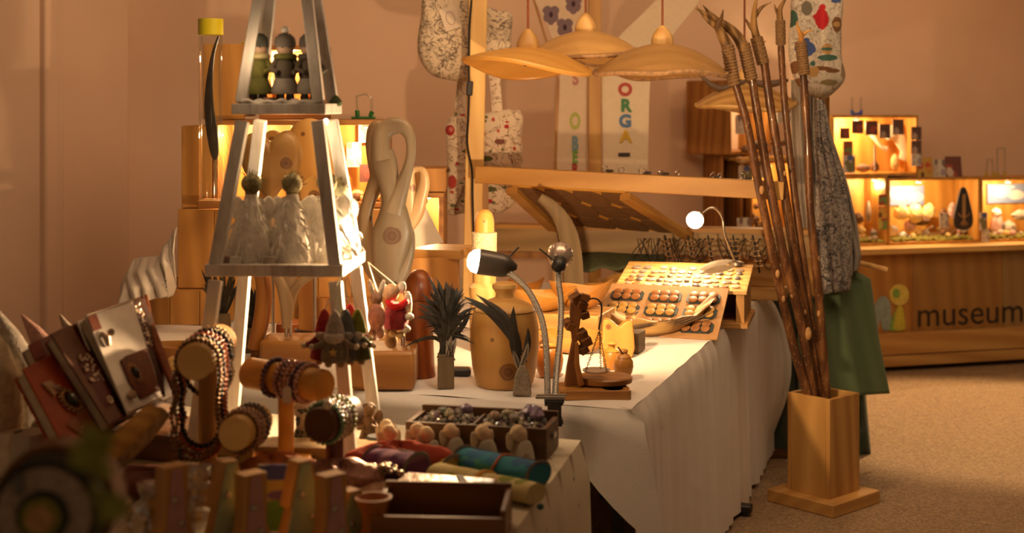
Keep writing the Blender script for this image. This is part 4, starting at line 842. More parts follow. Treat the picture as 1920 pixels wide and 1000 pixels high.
MB().prism([sq_(*p) for p in ((1058, 722), (1062, 690), (1072, 640), (1068, 600), (1069, 568), (1078, 560), (1092, 560), (1094, 578), (1088, 600), (1082, 640), (1084, 680), (1094, 722))], -.012, .02).build('post', RWZ, scl, bevel=.003)
MB().prism([sq_(*p) for p in ((1084, 722), (1076, 680), (1078, 640), (1084, 640), (1086, 680), (1095, 718))], -.03, -.014).build('curved_brace', wood((.44, .22, .07), (.30, .13, .04), 'z', 10), scl, bevel=.002)
m = MB()
for (x, y, r_) in ((1080, 560, .016), (1091, 572, .014), (1095, 590, .012), (1070, 612, .014), (1090, 628, .016), (1098, 640, .015), (1093, 655, .013), (1064, 606, .012)):
    c_ = sq_(x, y); m.box((c_[0], 0, c_[1]), (r_*2, .03, r_*1.7), (.2, R((x*37) % 60-30), .3))
m.build('jagged_blocks', RWZ, scl, bevel=.002)
m = MB().box((sq_(1097, 558)[0], 0, sq_(1097, 558)[1]), (.026, .03, .018), (0, .3, 0)); m.build('top_block', RWZ, scl)
MB().tube([Vector((x, 0, z)) for x, z in spl([sq_(*p) for p in ((1098, 566), (1110, 560), (1122, 563), (1128, 575), (1127, 595), (1124, 610), (1123, 618))], 5)], .0025, 8).build('hanging_arm', BLACK, scl)
ch = MB()
def chain(a_, b_, n):
    a_ = Vector(a_); b_ = Vector(b_); dd = (b_-a_)/n
    for i in range(n):
        c_ = a_+dd*(i+.5); r_ = dd.length*.62; ax = dd.normalized(); sd = Vector((1, 0, 0)) if i % 2 else Vector((0, 1, 0)); sd = (sd-ax*sd.dot(ax)).normalized()
        ch.tube([c_+ax*r_*cos(2*pi*k/8)+sd*r_*.55*sin(2*pi*k/8) for k in range(8)], .0011, 5, True)
h0 = sq_(1124, 620); h0 = (h0[0], 0, h0[1])
for x_, y_ in ((1099, -.0), (1136, -.03), (1128, .03)): e1_ = sq_(x_, 694); chain(h0, (e1_[0], y_, e1_[1]), 16)
ch.build('chains', pm((.14, .10, .07), .4, .8, .1), scl, kind='stuff')
pc = sq_(1118, 697); MB().lathe([(.0001, 0), (.034, .002), (.040, .006), (.041, .009), (.036, .006), (.0001, .004)], 28, (pc[0], 0, pc[1]-.003)).build('pan', pm((.72, .66, .58), .3, .6, .05), scl)
# small pots and carved block
YP = wood((.50, .27, .075), (.36, .17, .04), 'z', 8, .4, off=41)
pot = turned('honey_pot', 'small round wooden pot with lid and spoon right of the scale', 'pot', on(1169, 709), [(.018, 0), (.02, .006), (.027, .018), (.031, .035), (.029, .052), (.022, .062)], YP, 22, [('lid', [(.023, .063), (.019, .070), (.012, .075), (.014, .082), (.011, .088), (.0001, .09)], YP)])
MB().tube([(.0, -.01, .07), (-.018, -.02, .098)], .0025, 6).build('spoon', pm((.08, .04, .02), .5), pot)
turned('small_pot', 'small wooden pot with flat knob behind the scale pan', 'pot', on(1147, 692), [(.026, 0), (.029, .02), (.028, .05), (.024, .055)], YP, 20, [('lid', [(.026, .056), (.02, .062), (.010, .066), (.010, .074), (.018, .08), (.012, .086), (.0001, .087)], YP)])
turned('small_pot', 'squat orange wooden pot glowing left of the scale post', 'pot', on(1030, 705), [(.03, 0), (.04, .02), (.044, .05), (.038, .08), (.03, .088)], wood((.62, .28, .07), (.46, .18, .04), 'z', 8, .35, off=42), 22, [('rim', [(.03, .089), (.032, .094), (.026, .096), (.02, .09)], YP)])
lo = on(1157, 668); cv = T('carved_block', 'pale wooden block vase with a notched top and a knot', 'vase', lo); S_ = F/lo.y; s2 = lambda x, y: ((x-1157)/S_, (668-y)/S_)
MB().prism(spl([s2(*p) for p in ((1129, 668), (1185, 668), (1186, 610), (1183, 600), (1170, 604), (1160, 612), (1150, 604), (1140, 598), (1131, 602), (1129, 630))], 3, True), -.022, .022).build('block', wood((.52, .31, .11), (.40, .22, .065), 'z', 8, .45, knots=((-.03, -.024, .10, .011), (.012, -.022, .022, .006)), off=43), cv, bevel=.004)
o = MB().box((0, 0, .034), (.035, .10, .068)).build('dark_box', wood((.20, .14, .09), (.10, .07, .045), 'y', 12, .7), bevel=.003); o.location = on(1196, 662)+Vector((0, .03, 0)); o.rotation_euler = (0, 0, R(-18)); tag(o, 'dark rough bark box at the right of the notched block', 'box')
turned('bark_ring', 'white streaked bark ring standing behind the scale', 'ring', on(1112, 660)+Vector((0, .12, 0)), [(.045, 0), (.048, .0), (.048, .055), (.042, .055), (.042, .005)], blobs((.72, .58, .36), [], .8, [((.10, .07, .04), 40, .5, .05)]), 24)
# big bowls
def bowl(label, px, py, rx, ry, h_, m, wob=.1, wn=3, ph=0, edge=None, th=.012, name='wooden_bowl', lift=.25, lz=0, loc=None):
    lo = loc or on(px, py); lo = Vector(lo); lo.z += lz; b = T(name, label, 'bowl', lo); n = 56; rows = []
    outer = [(.28, 0), (.5, .10), (.72, .34), (.9, .70), (1, 1)]; inner = [(.97, 1.0), (.86, .74), (.66, .42), (.4, .22), (.0001, .16)]
    vs = []; 
    for q, z in outer+inner:
        for k in range(n):
            a = 2*pi*k/n; wv = 1+wob*sin(wn*a+ph)*q; vs.append((rx*q*wv*cos(a), ry*q*wv*sin(a), h_*z*(1+lift*q*q*sin(2*a+ph)+lift*.5*q*sin(3*a+1+ph))))
    L = len(outer+inner); fs = [(i*n+k, i*n+(k+1) % n, (i+1)*n+(k+1) % n, (i+1)*n+k) for i in range(L-1) for k in range(n)]+[tuple(range(n))[::-1]]
    MB().add(vs, fs).build('bowl_body', m, b, ang=70)
    if edge: MB().tube([Vector(vs[4*n+k]).lerp(Vector(vs[5*n+k]), .5) for k in range(n)], .006, 6, True).build('bark_rim', edge, b)
    return b
BWL = wood((.58, .36, .14), (.42, .23, .065), 'x', 7, .35, off=51); BWL2 = wood((.56, .33, .12), (.40, .20, .06), 'x', 7, .35, off=52); BWL3 = wood((.66, .46, .26), (.28, .16, .08), 'x', 11, .45, off=53)
lz_ = TT
o = MB().box((0, 0, .055), (.40, .24, .11)).build('bowl_riser', PINE, bevel=.004); o.location = Vector((P(1035, 600, 4.92).x, 4.92, TT)); o.rotation_euler = (0, 0, R(-18)); tag(o, 'pine riser block carrying the two wavy bowls', 'riser')
bowl('wavy yellow wooden bowl with a raised lip left of the button board', 1020, 600, .12, .09, .07, BWL, .12, 3, .6, loc=Vector((P(1012, 600, 4.86).x, 4.86, TT+.112)), lift=.16)
bowl('open pale bowl whose curled rim shines beside the button board', 1100, 570, .10, .085, .085, BWL2, .16, 2, 1.6, loc=Vector((P(1090, 600, 4.9).x, 4.92, TT+.112)), lift=.2)
bowl('low brown bowl with bark rim behind the big lidded jar', 985, 640, .15, .11, .08, BWL2, .08, 4, 2, BARK)
bowl('flat yellow wooden dish below the wavy bowl', 1080, 662, .13, .08, .07, BWL, .06, 3, 3, None, lift=.1)
bowl('small orange bowl glowing under the gooseneck lamp head', 985, 560, .08, .07, .07, wood((.62, .30, .08), (.46, .20, .05), 'x', 8, .35, off=54), .05, 3, 1)
# driftwood tray
lo = on(1225, 628); dw = T('driftwood_tray', 'long cracked driftwood tray with a pointed lip in front of the buttons', 'tray', lo, R(10)); dw.scale = (1.05, 1.3, 1.25); n = 40; vs = []; rows_ = []
for q, z, e in ((.35, 0, 0), (.7, .018, 0), (1, .055, 1), (.95, .057, 1), (.6, .03, 0), (.0001, .022, 0)):
    for k in range(n):
        a = 2*pi*k/n; c_, s__ = cos(a), sin(a); x = .20*q*math.copysign(abs(c_)**.8, c_); y = .085*q*math.copysign(abs(s__)**1.1, s__)*(1-.25*c_)
        zz = z+q*q*(.055*max(0, c_)**3+.03*max(0, -c_)**3)+.006*sin(9*a)*q*e; vs.append((x+(.02*q if c_ > .8 else 0), y, zz))
MB().add(vs, [(i*n+k, i*n+(k+1) % n, (i+1)*n+(k+1) % n, (i+1)*n+k) for i in range(5) for k in range(n)]+[tuple(range(n))[::-1]]).build('tray_body', wood((.72, .55, .32), (.28, .17, .08), 'x', 10, .6, rings=.8, off=55), dw, ang=70)
m = MB()
for k in range(7): a_ = -.16+k*.035; m.leaf((a_, -.08+.004*k, .03), (a_+.13, -.086, .05+.004*k), .004)
m.build('bark_cracks', pm((.10, .06, .03), .9), dw)
# printed cushion and small things behind
o = MB().pillow(spl([(-.10, 0), (.10, 0), (.11, .04), (.09, .09), (-.09, .10), (-.11, .05)], 4, True), .05).build('cushion', blobs((.42, .32, .22), [(rr.uniform(-.1, .1), rr.uniform(0, .09), .012, .008, rr.choice([(.06, .08, .18), (.30, .03, .03), (.08, .12, .05), (.5, .42, .3)])) for _ in range(26)], .9)); o.location = Vector((P(1022, 520, 5.2).x, 5.2, TT+.02)); o.rotation_euler = (R(-40), 0, 0); tag(o, 'small cushion with a blue and red flower print behind the bowls', 'cushion')
turned('wooden_roller', 'horizontal wooden log roller behind the desk box', 'log', Vector((P(1130, 500, 5.75).x, 5.75, TT+.06)), [(.0001, -.02)], PINE) if False else None
o = MB().tube([(-.19, 0, 0), (-.17, 0, 0), (.17, .03, .01), (.19, .03, .01)], [.03, .045, .045, .03], 16).build('wood_log', wood((.62, .38, .14), (.46, .25, .08), 'x', 8, off=61)); o.location = Vector((P(1150, 520, 5.75).x, 5.75, TT+.047)); tag(o, 'peeled wooden log lying behind the button display', 'log')
bowl('shallow round dish with a worn rim behind the lit desk lid', 1195, 520, .17, .12, .09, wood((.56, .36, .14), (.36, .20, .07), 'x', 8, .5, off=62), .03, 3, 0, loc=Vector((P(1200, 500, 5.95).x, 5.95, TT)))
for k, (px, d_, w_, h_, dd_, lab) in enumerate(((1440, 6.02, .14, .09, .10, 'pale wooden block at the far right corner of the white table'), (1425, 5.98, .26, .05, .12, 'flat wooden plank piece under the pale block at the far corner'))):
    o = MB().box((0, 0, h_/2), (w_, dd_, h_)).build('wood_block', PALEX, bevel=.003); o.location = Vector((P(px, 500, d_).x-.02, d_, TT+(.051 if k == 0 else 0))); o.rotation_euler = (0, 0, R(-18)); tag(o, lab, 'block')
# sculptures ------------------------------------------------------
def sculpt_base(label, px0, px1, pyb, dep, h_, rz=0, rods=(0,), rod_h=.12):
    lo = on((px0+px1)/2, pyb); s = T('wood_sculpture', label, 'sculpture', lo+Vector((0, dep/2, 0)), rz)
    w_ = (px1-px0)*lo.y/F; MB().box((0, 0, h_/2), (w_, dep, h_)).build('base_block', wood((.42, .22, .08), (.28, .13, .045), 'x', 8, .4, off=px0), s, bevel=.012)
    return s
def rod(s, px, y0, y1, r_=.006):
    a_ = px3(s.location, [(px, y0)])[0]; b_ = px3(s.location, [(px, y1)])[0]; MB().tube([a_, b_], r_, 10).build('steel_rod', STEEL, s)
def st_(s, path, depth, nm, m, dy=0, n=6, closed=False, ax=(0, 1, 0)):
    q = [(x, y, hw) for x, y, hw, *_ in path]; sc_ = s.location.y/F
    pts = [(*v, p[2]*sc_, (p[3] if len(p) > 3 else dy)) for v, p in zip([(a[0], a[1]) for a in px2(s.location, [(p[0], p[1]) for p in path])], path)]
    pts = spl([tuple(p) for p in pts], n, closed)
    MB().strand([Vector((p[0], p[3], p[1])) for p in pts], [p[2] for p in pts], depth, 14, closed, ax).build(nm, m, s, ang=60); 
KN = lambda s, *ks: tuple((px2(s.location, [(x, y)])[0][0], dy, px2(s.location, [(x, y)])[0][1], r_) for x, y, dy, r_ in ks)
s1_ = sculpt_base('tall twisted loop of pale wood with a dark knot on a rounded block', 647, 777, 733, .20, .115)
tw = wood((.46, .34, .21), (.28, .195, .11), 'z', 8, .4, knots=KN(s1_, (736, 441, -.026, .030)), off=71)
st_(s1_, [(735, 528, 16), (728, 500, 28), (733, 455, 37), (737, 430, 37), (738, 400, 28), (735, 370, 20), (728, 340, 20), (722, 310, 24), (716, 285, 22)], .024, 'carved_strand', tw)
st_(s1_, [(718, 300, 22), (714, 275, 18), (718, 250, 18), (735, 237, 17), (757, 239, 14), (769, 258, 10), (771, 285, 9), (766, 312, 10), (757, 340, 13), (746, 372, 17), (738, 400, 20)], .022, 'carved_loop', tw, -.006)
st_(s1_, [(716, 236, 9, .04), (700, 240, 12, .04), (694, 268, 11, .04), (698, 300, 12, .035), (705, 330, 14, .03), (700, 352, 15, .03), (690, 378, 13, .03), (683, 410, 14, .03), (686, 450, 17, .03), (696, 490, 22, .03), (716, 525, 18, .02), (734, 535, 14, .0)], .022, 'carved_strand', wood((.42, .28, .14), (.28, .17, .075), 'z', 8, .4, knots=KN(s1_, (699, 410, .008, .014)), off=72))
st_(s1_, [(740, 405, 9, .02), (757, 420, 8, .03), (768, 440, 8, .03), (768, 470, 9, .02), (758, 505, 12, .01), (742, 530, 15, .0)], .02, 'carved_strand', tw)
rod(s1_, 737, 525, 690, .007); rod(s1_, 756, 620, 690, .007)
s1b = T('wood_sculpture', 'smaller twisted wood loop with a dark knot behind the tall one', 'sculpture', Vector((P(770, 500, 4.75).x, 4.75, TT)))
st_(s1b, [(760, 430, 14), (778, 400, 16), (788, 372, 13), (795, 345, 11), (793, 322, 8), (782, 317, 6), (770, 325, 9), (764, 350, 16), (766, 380, 14), (770, 400, 10)], .018, 'carved_loop', wood((.46, .32, .17), (.30, .19, .09), 'z', 8, .4, knots=KN(s1b, (775, 352, -.015, .014)), off=73))
MB().strand(px3(s1b.location, [(760, 425), (752, 520), (750, 640)]), [.02, .016, .02], .016).build('stem', PALE, s1b); MB().box((px3(s1b.location, [(750, 640)])[0].x, 0, .02), (.14, .10, .04)).build('base_block', PINED, s1b, bevel=.008)
s2_ = sculpt_base('branching trunk sculpture carrying a pale heart, standing on a steel rod', 486, 596, 690, .17, .085)
h_m = wood((.48, .33, .17), (.36, .22, .10), 'x', 7, .4, knots=KN(s2_, (540, 306, -.04, .024), (484, 330, -.04, .008)), off=74)
MB().pillow([v for v in px2(s2_.location, spl([(507, 385), (485, 352), (458, 322), (450, 285), (458, 258), (478, 248), (497, 256), (508, 264), (520, 252), (540, 244), (558, 256), (566, 285), (562, 318), (548, 340), (525, 358)], 4, True))], .035).build('heart', h_m, s2_)
TR = wood((.46, .33, .19), (.32, .21, .10), 'z', 9, .45, knots=KN(s2_, (541, 527, -.03, .010)), off=75)
st_(s2_, [(536, 615, 8), (538, 590, 11), (536, 560, 13), (526, 530, 10), (512, 505, 7), (500, 480, 6), (505, 420, 7), (507, 380, 10)], .016, 'branch', TR)
st_(s2_, [(538, 600, 9), (542, 565, 11), (556, 538, 8), (576, 522, 7), (600, 508, 6), (622, 490, 6)], .014, 'branch', TR, .012)
st_(s2_, [(540, 575, 10), (541, 540, 13), (541, 510, 14), (540, 470, 10), (545, 430, 8)], .012, 'branch', TR, .02)
rod(s2_, 537, 610, 668); rod(s2_, 545, 600, 662, .005)
s3_ = T('wood_sculpture', 'tall flat heart-like pale board with a knot behind the branching trunk', 'sculpture', Vector((P(600, 500, 4.72).x, 4.72, TT)))
ol = spl([(560, 520), (556, 440), (548, 380), (545, 300), (541, 255), (556, 230), (585, 222), (615, 236), (640, 260), (648, 290), (640, 320), (622, 333), (606, 350), (598, 380), (596, 440), (590, 520)], 4, True)
MB().pillow(px2(s3_.location, ol), .02).build('board', wood((.66, .44, .20), (.50, .30, .12), 'z', 7, .45, knots=KN(s3_, (569, 251, -.018, .009), (632, 275, -.015, .012)), off=76), s3_)
MB().box((px3(s3_.location, [(575, 520)])[0].x, 0, px3(s3_.location, [(575, 520)])[0].z/2), (.05, .03, px3(s3_.location, [(575, 520)])[0].z)).build('stem', PINED, s3_)
for (px, py, rx, rz, d_, lab) in ((496, 376, 22, 24, 4.6, 'round wooden slice with a dark hollow behind the white angels, left'), (590, 362, 28, 34, 4.62, 'round wooden slice with a dark hollow behind the white angels, right'), (512, 262, 18, 18, 4.85, 'round wooden disc peeping over the heart')):
    lo = P(px, py, d_); s_o = T('wood_slice', lab, 'slice', Vector((lo.x, d_, TT))); z_ = lo.z-TT; s_ = d_/F
    MB().prism(ell(0, z_, rx*s_, rz*s_, 28), -.012, .012).build('disc', wood((.66, .44, .20), (.50, .30, .12), 'z', 7, .45, knots=((.0, -.012, z_-.01, .022),), off=px), s_o, bevel=.004)
    MB().tube([(0, 0, 0), (0, 0, z_-rz*s_)], .006, 8).build('stem', STEEL, s_o); MB().box((0, 0, .012), (.08, .07, .024)).build('base_block', PINED, s_o, bevel=.004)
# bent reddish arch strip, dark feather bunch, low bowls, boxes behind the pyramid
lo = Vector((P(480, 600, 4.55).x, 4.55, TT)); a5 = T('bent_wood_strip', 'curved reddish wooden strip standing between the pyramid legs', 'strip', lo)
st_(a5, [(478, 652, 13), (488, 610, 14), (494, 570, 14), (494, 530, 13), (484, 500, 11), (470, 480, 9)], .045, 'strip', wood((.50, .24, .07), (.34, .14, .04), 'z', 8, .35, off=77))
lo = Vector((P(415, 600, 4.95).x, 4.95, TT)); fb2 = T('feather_bunch', 'bunch of dark brown feathers standing behind the left pyramid leg', 'feathers', lo); S_ = F/4.95
MB().lathe([(.03, 0), (.035, .05), (.03, .09)], 16).build('vase_body', GREYW, fb2)
sp = []; rr = random.Random(9)
for k in range(48):
    x, y = rr.uniform(375, 445), rr.uniform(500, 545); e = Vector(((x-415)/S_, rr.uniform(-.04, .04), H-(y-HOR)/S_-TT)); sp.append(((rr.uniform(-.015, .015), 0, .08), e, Vector((0, 0, .01)), rr.uniform(.004, .010), rr.choice((FEAB, FEAB, FEA, pm((.10, .08, .04), .6, 0, .4)))))
feathers(fb2, sp)
lo = Vector((P(470, 620, 4.7).x, 4.7, TT)); fb3 = T('feather_bunch', 'thick black feather bunch curling between the pyramid legs', 'feathers', lo); S_ = F/4.7
MB().lathe([(.025, 0), (.03, .05), (.025, .08)], 16).build('vase_body', GREYW, fb3); sp = []
for k in range(48):
    x, y = rr.uniform(448, 496), rr.uniform(530, 580); sp.append(((rr.uniform(-.015, .015), 0, .07), Vector(((x-470)/S_, rr.uniform(-.05, .0), H-(y-HOR)/S_-TT)), Vector((.01, 0, 0)), rr.uniform(.005, .010), rr.choice((FEA, FEA, FEAB))))
feathers(fb3, sp)
bowl('low golden wooden bowl at the left behind the necklace stand', 318, 680, .10, .07, .06, wood((.48, .28, .10), (.34, .17, .05), 'x', 8, .4, off=81), .03, 3, 0, lift=.05)
bowl('dark round wooden bowl standing on edge behind the sculpture block', 590, 655, .07, .05, .07, DARK, .02, 2, 0, lift=.02)
for (px, py, r_, lab, mm) in ((304, 655, .03, 'pale wooden egg in front of the golden bowl', PALE), (345, 645, .025, 'second pale wooden egg at the golden bowl', PALE), (600, 690, .0, '', None)):
    if mm: o = MB().ball((0, 0, r_), r_, (1.25, 1, 1), 16, 10).build('wooden_egg', mm); o.location = on(px, 685)-Vector((0, .09 if px < 320 else .1, 0)); tag(o, lab, 'egg')
# crates and lit showcase along the left wall
def fcrate(label, x0, x1, yt, yb, d_, dep, m=PINED, mi=None, z0=None, th=.02, rz=0, closed=False, inside=None):
    cx = P((x0+x1)/2, yb, d_); w_ = (x1-x0)*d_/F; h_ = (yb-yt)*d_/F; c_ = T('wooden_crate', label, 'crate', (cx.x, d_+dep/2, cx.z if z0 is None else z0), rz)
    if z0 is not None: h_ = H-(yt-HOR)*d_/F-z0
    if closed:
        n_ = max(1, round(w_/.12)); 
        for k in range(n_): MB().box((-w_/2+(k+.5)*w_/n_, -dep/2+.008, h_/2), (w_/n_-.002, .016, h_)).build('front_plank', m, c_, bevel=.002)
        MB().box((0, .005, h_-.01), (w_, dep-.012, .018)).build('top_board', m, c_); MB().box((-w_/2+.008, .008, h_/2), (.016, dep-.02, h_-.02)).build('side_board', m, c_); MB().box((w_/2-.008, .008, h_/2), (.016, dep-.02, h_-.02)).build('side_board', m, c_); MB().box((0, dep/2-.006, h_/2), (w_-.034, .012, h_-.02)).build('back_board', m, c_)
    else:
        for nm, ce, di, mm in (('bottom_board', (0, 0, th/2), (w_, dep, th), m), ('top_board', (0, 0, h_-th/2), (w_, dep, th), m), ('side_board', (-w_/2+th/2, 0, h_/2), (th, dep, h_-2*th), m), ('side_board', (w_/2-th/2, 0, h_/2), (th, dep, h_-2*th), m), ('back_board', (0, dep/2-th/2, h_/2), (w_-2*th, th, h_-2*th), mi or m)): MB().box(ce, di).build(nm, mm, c_, bevel=.002)
    return c_
WZ = wood((.56, .33, .13), (.38, .20, .07), 'z', 8, .55, off=91)
zE0 = TT
kE = fcrate('low closed wooden chest under the tall crate at the left wall', 262, 430, 545, 622, 5.25, .42, WZ, z0=TT, closed=True)
zt = H-(545-HOR)*5.25/F+.002
kD = fcrate('tall closed crate standing on the low chest beside the grey cloth', 333, 470, 393, 548, 5.3, .32, WZ, z0=zt, closed=True)
zt2 = H-(393-HOR)*5.3/F+.002
kA = fcrate('closed plank crate behind the clear tube', 340, 398, 236, 388, 5.36, .30, WZ, z0=zt2, closed=True)
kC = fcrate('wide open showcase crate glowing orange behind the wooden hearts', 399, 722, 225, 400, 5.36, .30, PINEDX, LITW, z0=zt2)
zt3 = H-(225-HOR)*5.36/F+.002
kB1 = fcrate('closed plank crate on top behind the clear tube', 380, 458, 82, 225, 5.42, .24, WZ, z0=zt3, closed=True)
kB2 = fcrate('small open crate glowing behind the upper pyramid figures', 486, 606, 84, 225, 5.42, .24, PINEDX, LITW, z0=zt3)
kG = fcrate('closed crate carrying the right half of the glowing showcase', 471, 722, 393, 548, 5.3, .32, WZ, z0=TT, closed=True); 
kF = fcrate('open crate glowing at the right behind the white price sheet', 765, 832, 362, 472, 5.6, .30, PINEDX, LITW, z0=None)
zF = kF.location.z
o = fcrate('plain brown crate supporting the shelf beneath the price sheet', 762, 836, 474, 640, 5.6, .3, WZ, z0=TT, closed=True)
kH = fcrate('brown plank crate seen above the glowing right crate', 778, 836, 316, 360, 5.62, .24, WZ, closed=True)
lamp_in(P(450, 233, 5.43)+Vector((0, 0, -.012)), 2.4, 'puck lamp under the showcase lid at left', (1, .60, .24)); lamp_in(P(690, 233, 5.44)+Vector((0, 0, -.012)), 2.4, 'puck lamp under the showcase lid at right', (1, .60, .24)); lamp_in(P(545, 95, 5.5), 1.8, 'puck lamp in the small top crate', (1, .60, .24)); lamp_in(P(800, 371, 5.68), 1.6, 'puck lamp in the right glowing crate', (1, .60, .24))
k = 0
for (px, py, w_, h_, i, d_, lab) in ((690, 250, .075, .075, 0, 5.58, 'blue sky postcard at the top right inside the showcase'), (664, 290, .06, .10, 4, 5.56, 'white postcard with violet picture in the showcase'), (687, 325, .055, .07, 1, 5.50, 'small reddish postcard low in the showcase'), (640, 345, .07, .06, 2, 5.52, 'orange postcard behind the pyramid post'), (560, 245, .06, .06, 0, 5.6, 'blue leaf picture above the wooden board'), (432, 345, .05, .10, 4, 5.52, 'pale violet card at the left of the showcase'), (520, 130, .08, .15, 0, 5.58, 'blue and orange picture in the small top crate'), (580, 140, .07, .12, 2, 5.58, 'orange brown picture in the small top crate'), (795, 372, .03, .04, 4, 5.62, 'small lilac note in the right glowing crate')):
    p_ = P(px, py, d_); card(p_-Vector((0, 0, h_/2)), w_, h_, i, lab, 0)
rr = random.Random(31)
for k in range(12):
    px = 615+rr.uniform(0, 100); r_ = rr.uniform(.014, .024); o = MB().ball((0, 0, 0), r_, (1.2, .9, .9), 10, 7).build('nut', [BRK, AMB, STN, pm((.45, .12, .05), .6)][k % 4]); o.location = P(px, 390, 5.42+rr.uniform(0, .08)); o.location.z = kC.location.z+.02+r_*.9; tag(o, '%s dried fruit on the floor of the showcase' % ['dark brown', 'amber', 'grey', 'red'][k % 4], 'fruit', '%s dried fruit in the showcase' % ['brown', 'amber', 'grey', 'red'][k % 4])
# clear tube with a horn, yellow cap
tb_ = T('clear_tube', 'tall clear tube with yellow cap holding a dark feather', 'tube', P(395, 374, 5.2)); hh = (374-48)*5.2/F; rt = 22*5.2/F
o = MB().box((0, 0, -.03), (.09, .14, .03)).build('tube_stand', PINEDX, bevel=.003); o.location = Vector((P(395, 374, 5.2).x-.0, 5.24, P(395, 374, 5.2).z+.012)); tag(o, 'small wooden stand board under the clear tube', 'stand')
MB().lathe([(rt, 0), (rt, hh)], 28).build('glass_wall', clear(a=.015), tb_) ; MB().lathe([(rt+.001, hh-.035), (rt+.003, hh-.035), (rt+.003, hh+.025), (.0001, hh+.026)], 28).build('yellow_cap', pm((.62, .54, .02), .35, 0, .03), tb_)
hn = T('dark_feather', 'long dark curved feather inside the clear tube', 'feather', P(395, 365, 5.2))
pts = [tuple(v) for v in px3(hn.location, [(404, 300), (398, 250), (392, 200), (393, 150), (400, 100), (410, 68)])]; MB().strand([Vector(q) for q in spl(pts, 5)], [.004+.022*sin(pi*(k/25)**.6)*(1-k/32) for k in range(26)], .006, 10).build('vane', pm((.04, .028, .018), .4, 0, .3), hn)
MB().tube([Vector(px3(hn.location, [(404, 300)])[0]), Vector(px3(hn.location, [(404, 364)])[0])], .004, 6).build('quill', pm((.25, .17, .09), .5), hn)
# clear letters on the left crates
def letter2(px, py, d_, strokes, colm, label, zb):
    l = T('clear_letter', label, 'letter', Vector((P(px, py, d_).x, d_, zb)))
    MB().tube(strokes, .005, 8).build('clear_tube', clear(), l); MB().tube([(-.045, 0, .005), (.05, 0, .005)], .005, 8).build('foot', colm, l)
    MB().tube([(-.02, 0, .01), (-.022, 0, .035)], .009, 8).build('coloured_end', colm, l); MB().tube([(.03, 0, .01), (.038, 0, .03)], .009, 8).build('coloured_end', colm, l)
letter2(680, 222, 5.5, [(-.022, 0, .03), (-.024, 0, .09), (.01, 0, .10), (.034, 0, .085), (.036, 0, .03)], pm((.02, .16, .03), .5), 'clear letter with green feet on the lid of the showcase', zt3)
letter2(474, 80, 5.54, [(-.02, 0, .03), (0, 0, .12), (.034, 0, .03)], pm((.55, .45, .03), .4), 'clear letter A with yellow feet on the top crate', H-(82-HOR)*5.42/F+.004)
# white price sheet on a shelf
sh = MB().box((0, 0, 0), (.30, .22, .035)).build('shelf_board', PINE, bevel=.003); sh.location = P(815, 474, 5.2)+Vector((-.02, .05, 0)); sh.rotation_euler = (0, 0, R(-14)); tag(sh, 'thick pine shelf board under the white price sheet', 'shelf')
ps = T('price_sheet', 'white sheet with a punched hole leaning behind the twisted sculpture', 'sheet', P(790, 462, 5.15)); o = px2(ps.location, [(748, 468), (832, 455), (797, 388), (783, 384), (768, 405)])
MB().prism(o, -.002, .002).build('paper', pm((.70, .62, .50), .8, 0, .03), ps, rot=(R(-14), 0, 0)); MB().lathe([(.0001, 0), (.007, 0)], 14, px3(ps.location, [(794, 393)])[0]+Vector((-.005, -.028, 0)), rot=(pi/2, 0, 0)).build('hole', pm((.12, .08, .05), .8), ps)
fcrate('plain box hidden under the pine shelf board', 770, 858, 484, 640, 5.12, .2, WZ, z0=TT, closed=True)
# draped grey cloth
def drape():
    m = MB()
    key = [[(332, 424, 5.30), (326, 470, 5.22), (330, 520, 5.16), (331, 552, 5.14)], [(318, 450, 5.28), (312, 490, 5.2), (318, 530, 5.12), (312, 556, 5.10)], [(300, 480, 5.3), (285, 505, 5.2), (290, 540, 5.1), (285, 560, 5.08)], [(275, 482, 5.35), (258, 512, 5.22), (262, 540, 5.1), (258, 560, 5.08)], [(252, 486, 5.4), (238, 520, 5.3), (236, 545, 5.15), (232, 566, 5.1)], [(246, 500, 5.5), (232, 530, 5.45), (229, 555, 5.35), (228, 580, 5.2)]]
    def f(u, v):
        x = v*(len(key)-1); i = min(int(x), len(key)-2); a_ = x-i; r0, r1 = key[i], key[i+1]
        y = u*(len(r0)-1); j = min(int(y), len(r0)-2); b_ = y-j
        g = lambda r: Vector(r[j])*(1-b_)+Vector(r[j+1])*b_
        k = g(r0)*(1-a_)+g(r1)*a_; p = P(*k); w_ = .024*sin(v*17+u*4)*(.3+u)+.006*sin(v*39+u*9); return p+Vector((.25*w_, -abs(w_)*1.6, w_*.08))
    m.sheet(f, 24, 60); return m.build('draped_cloth', fabric((.60, .54, .46), .3), solid=.006, ang=80)
tag(drape(), 'crumpled grey cloth draped over the low chest by the wall', 'cloth')
for k, (px, pyb, w_, dd_, h_, lab) in enumerate(((615, 620, .35, .12, .06, 'reddish wooden plank box behind the sculpture rods'), (640, 590, .3, .1, .10, 'wooden plank stack behind the hanging gnomes'))):
    o = MB().box((0, 0, h_/2), (w_, dd_, h_)).build('wood_plank', [RED, PINED][k], bevel=.003); o.location = on(px, pyb+15); tag(o, lab, 'plank')
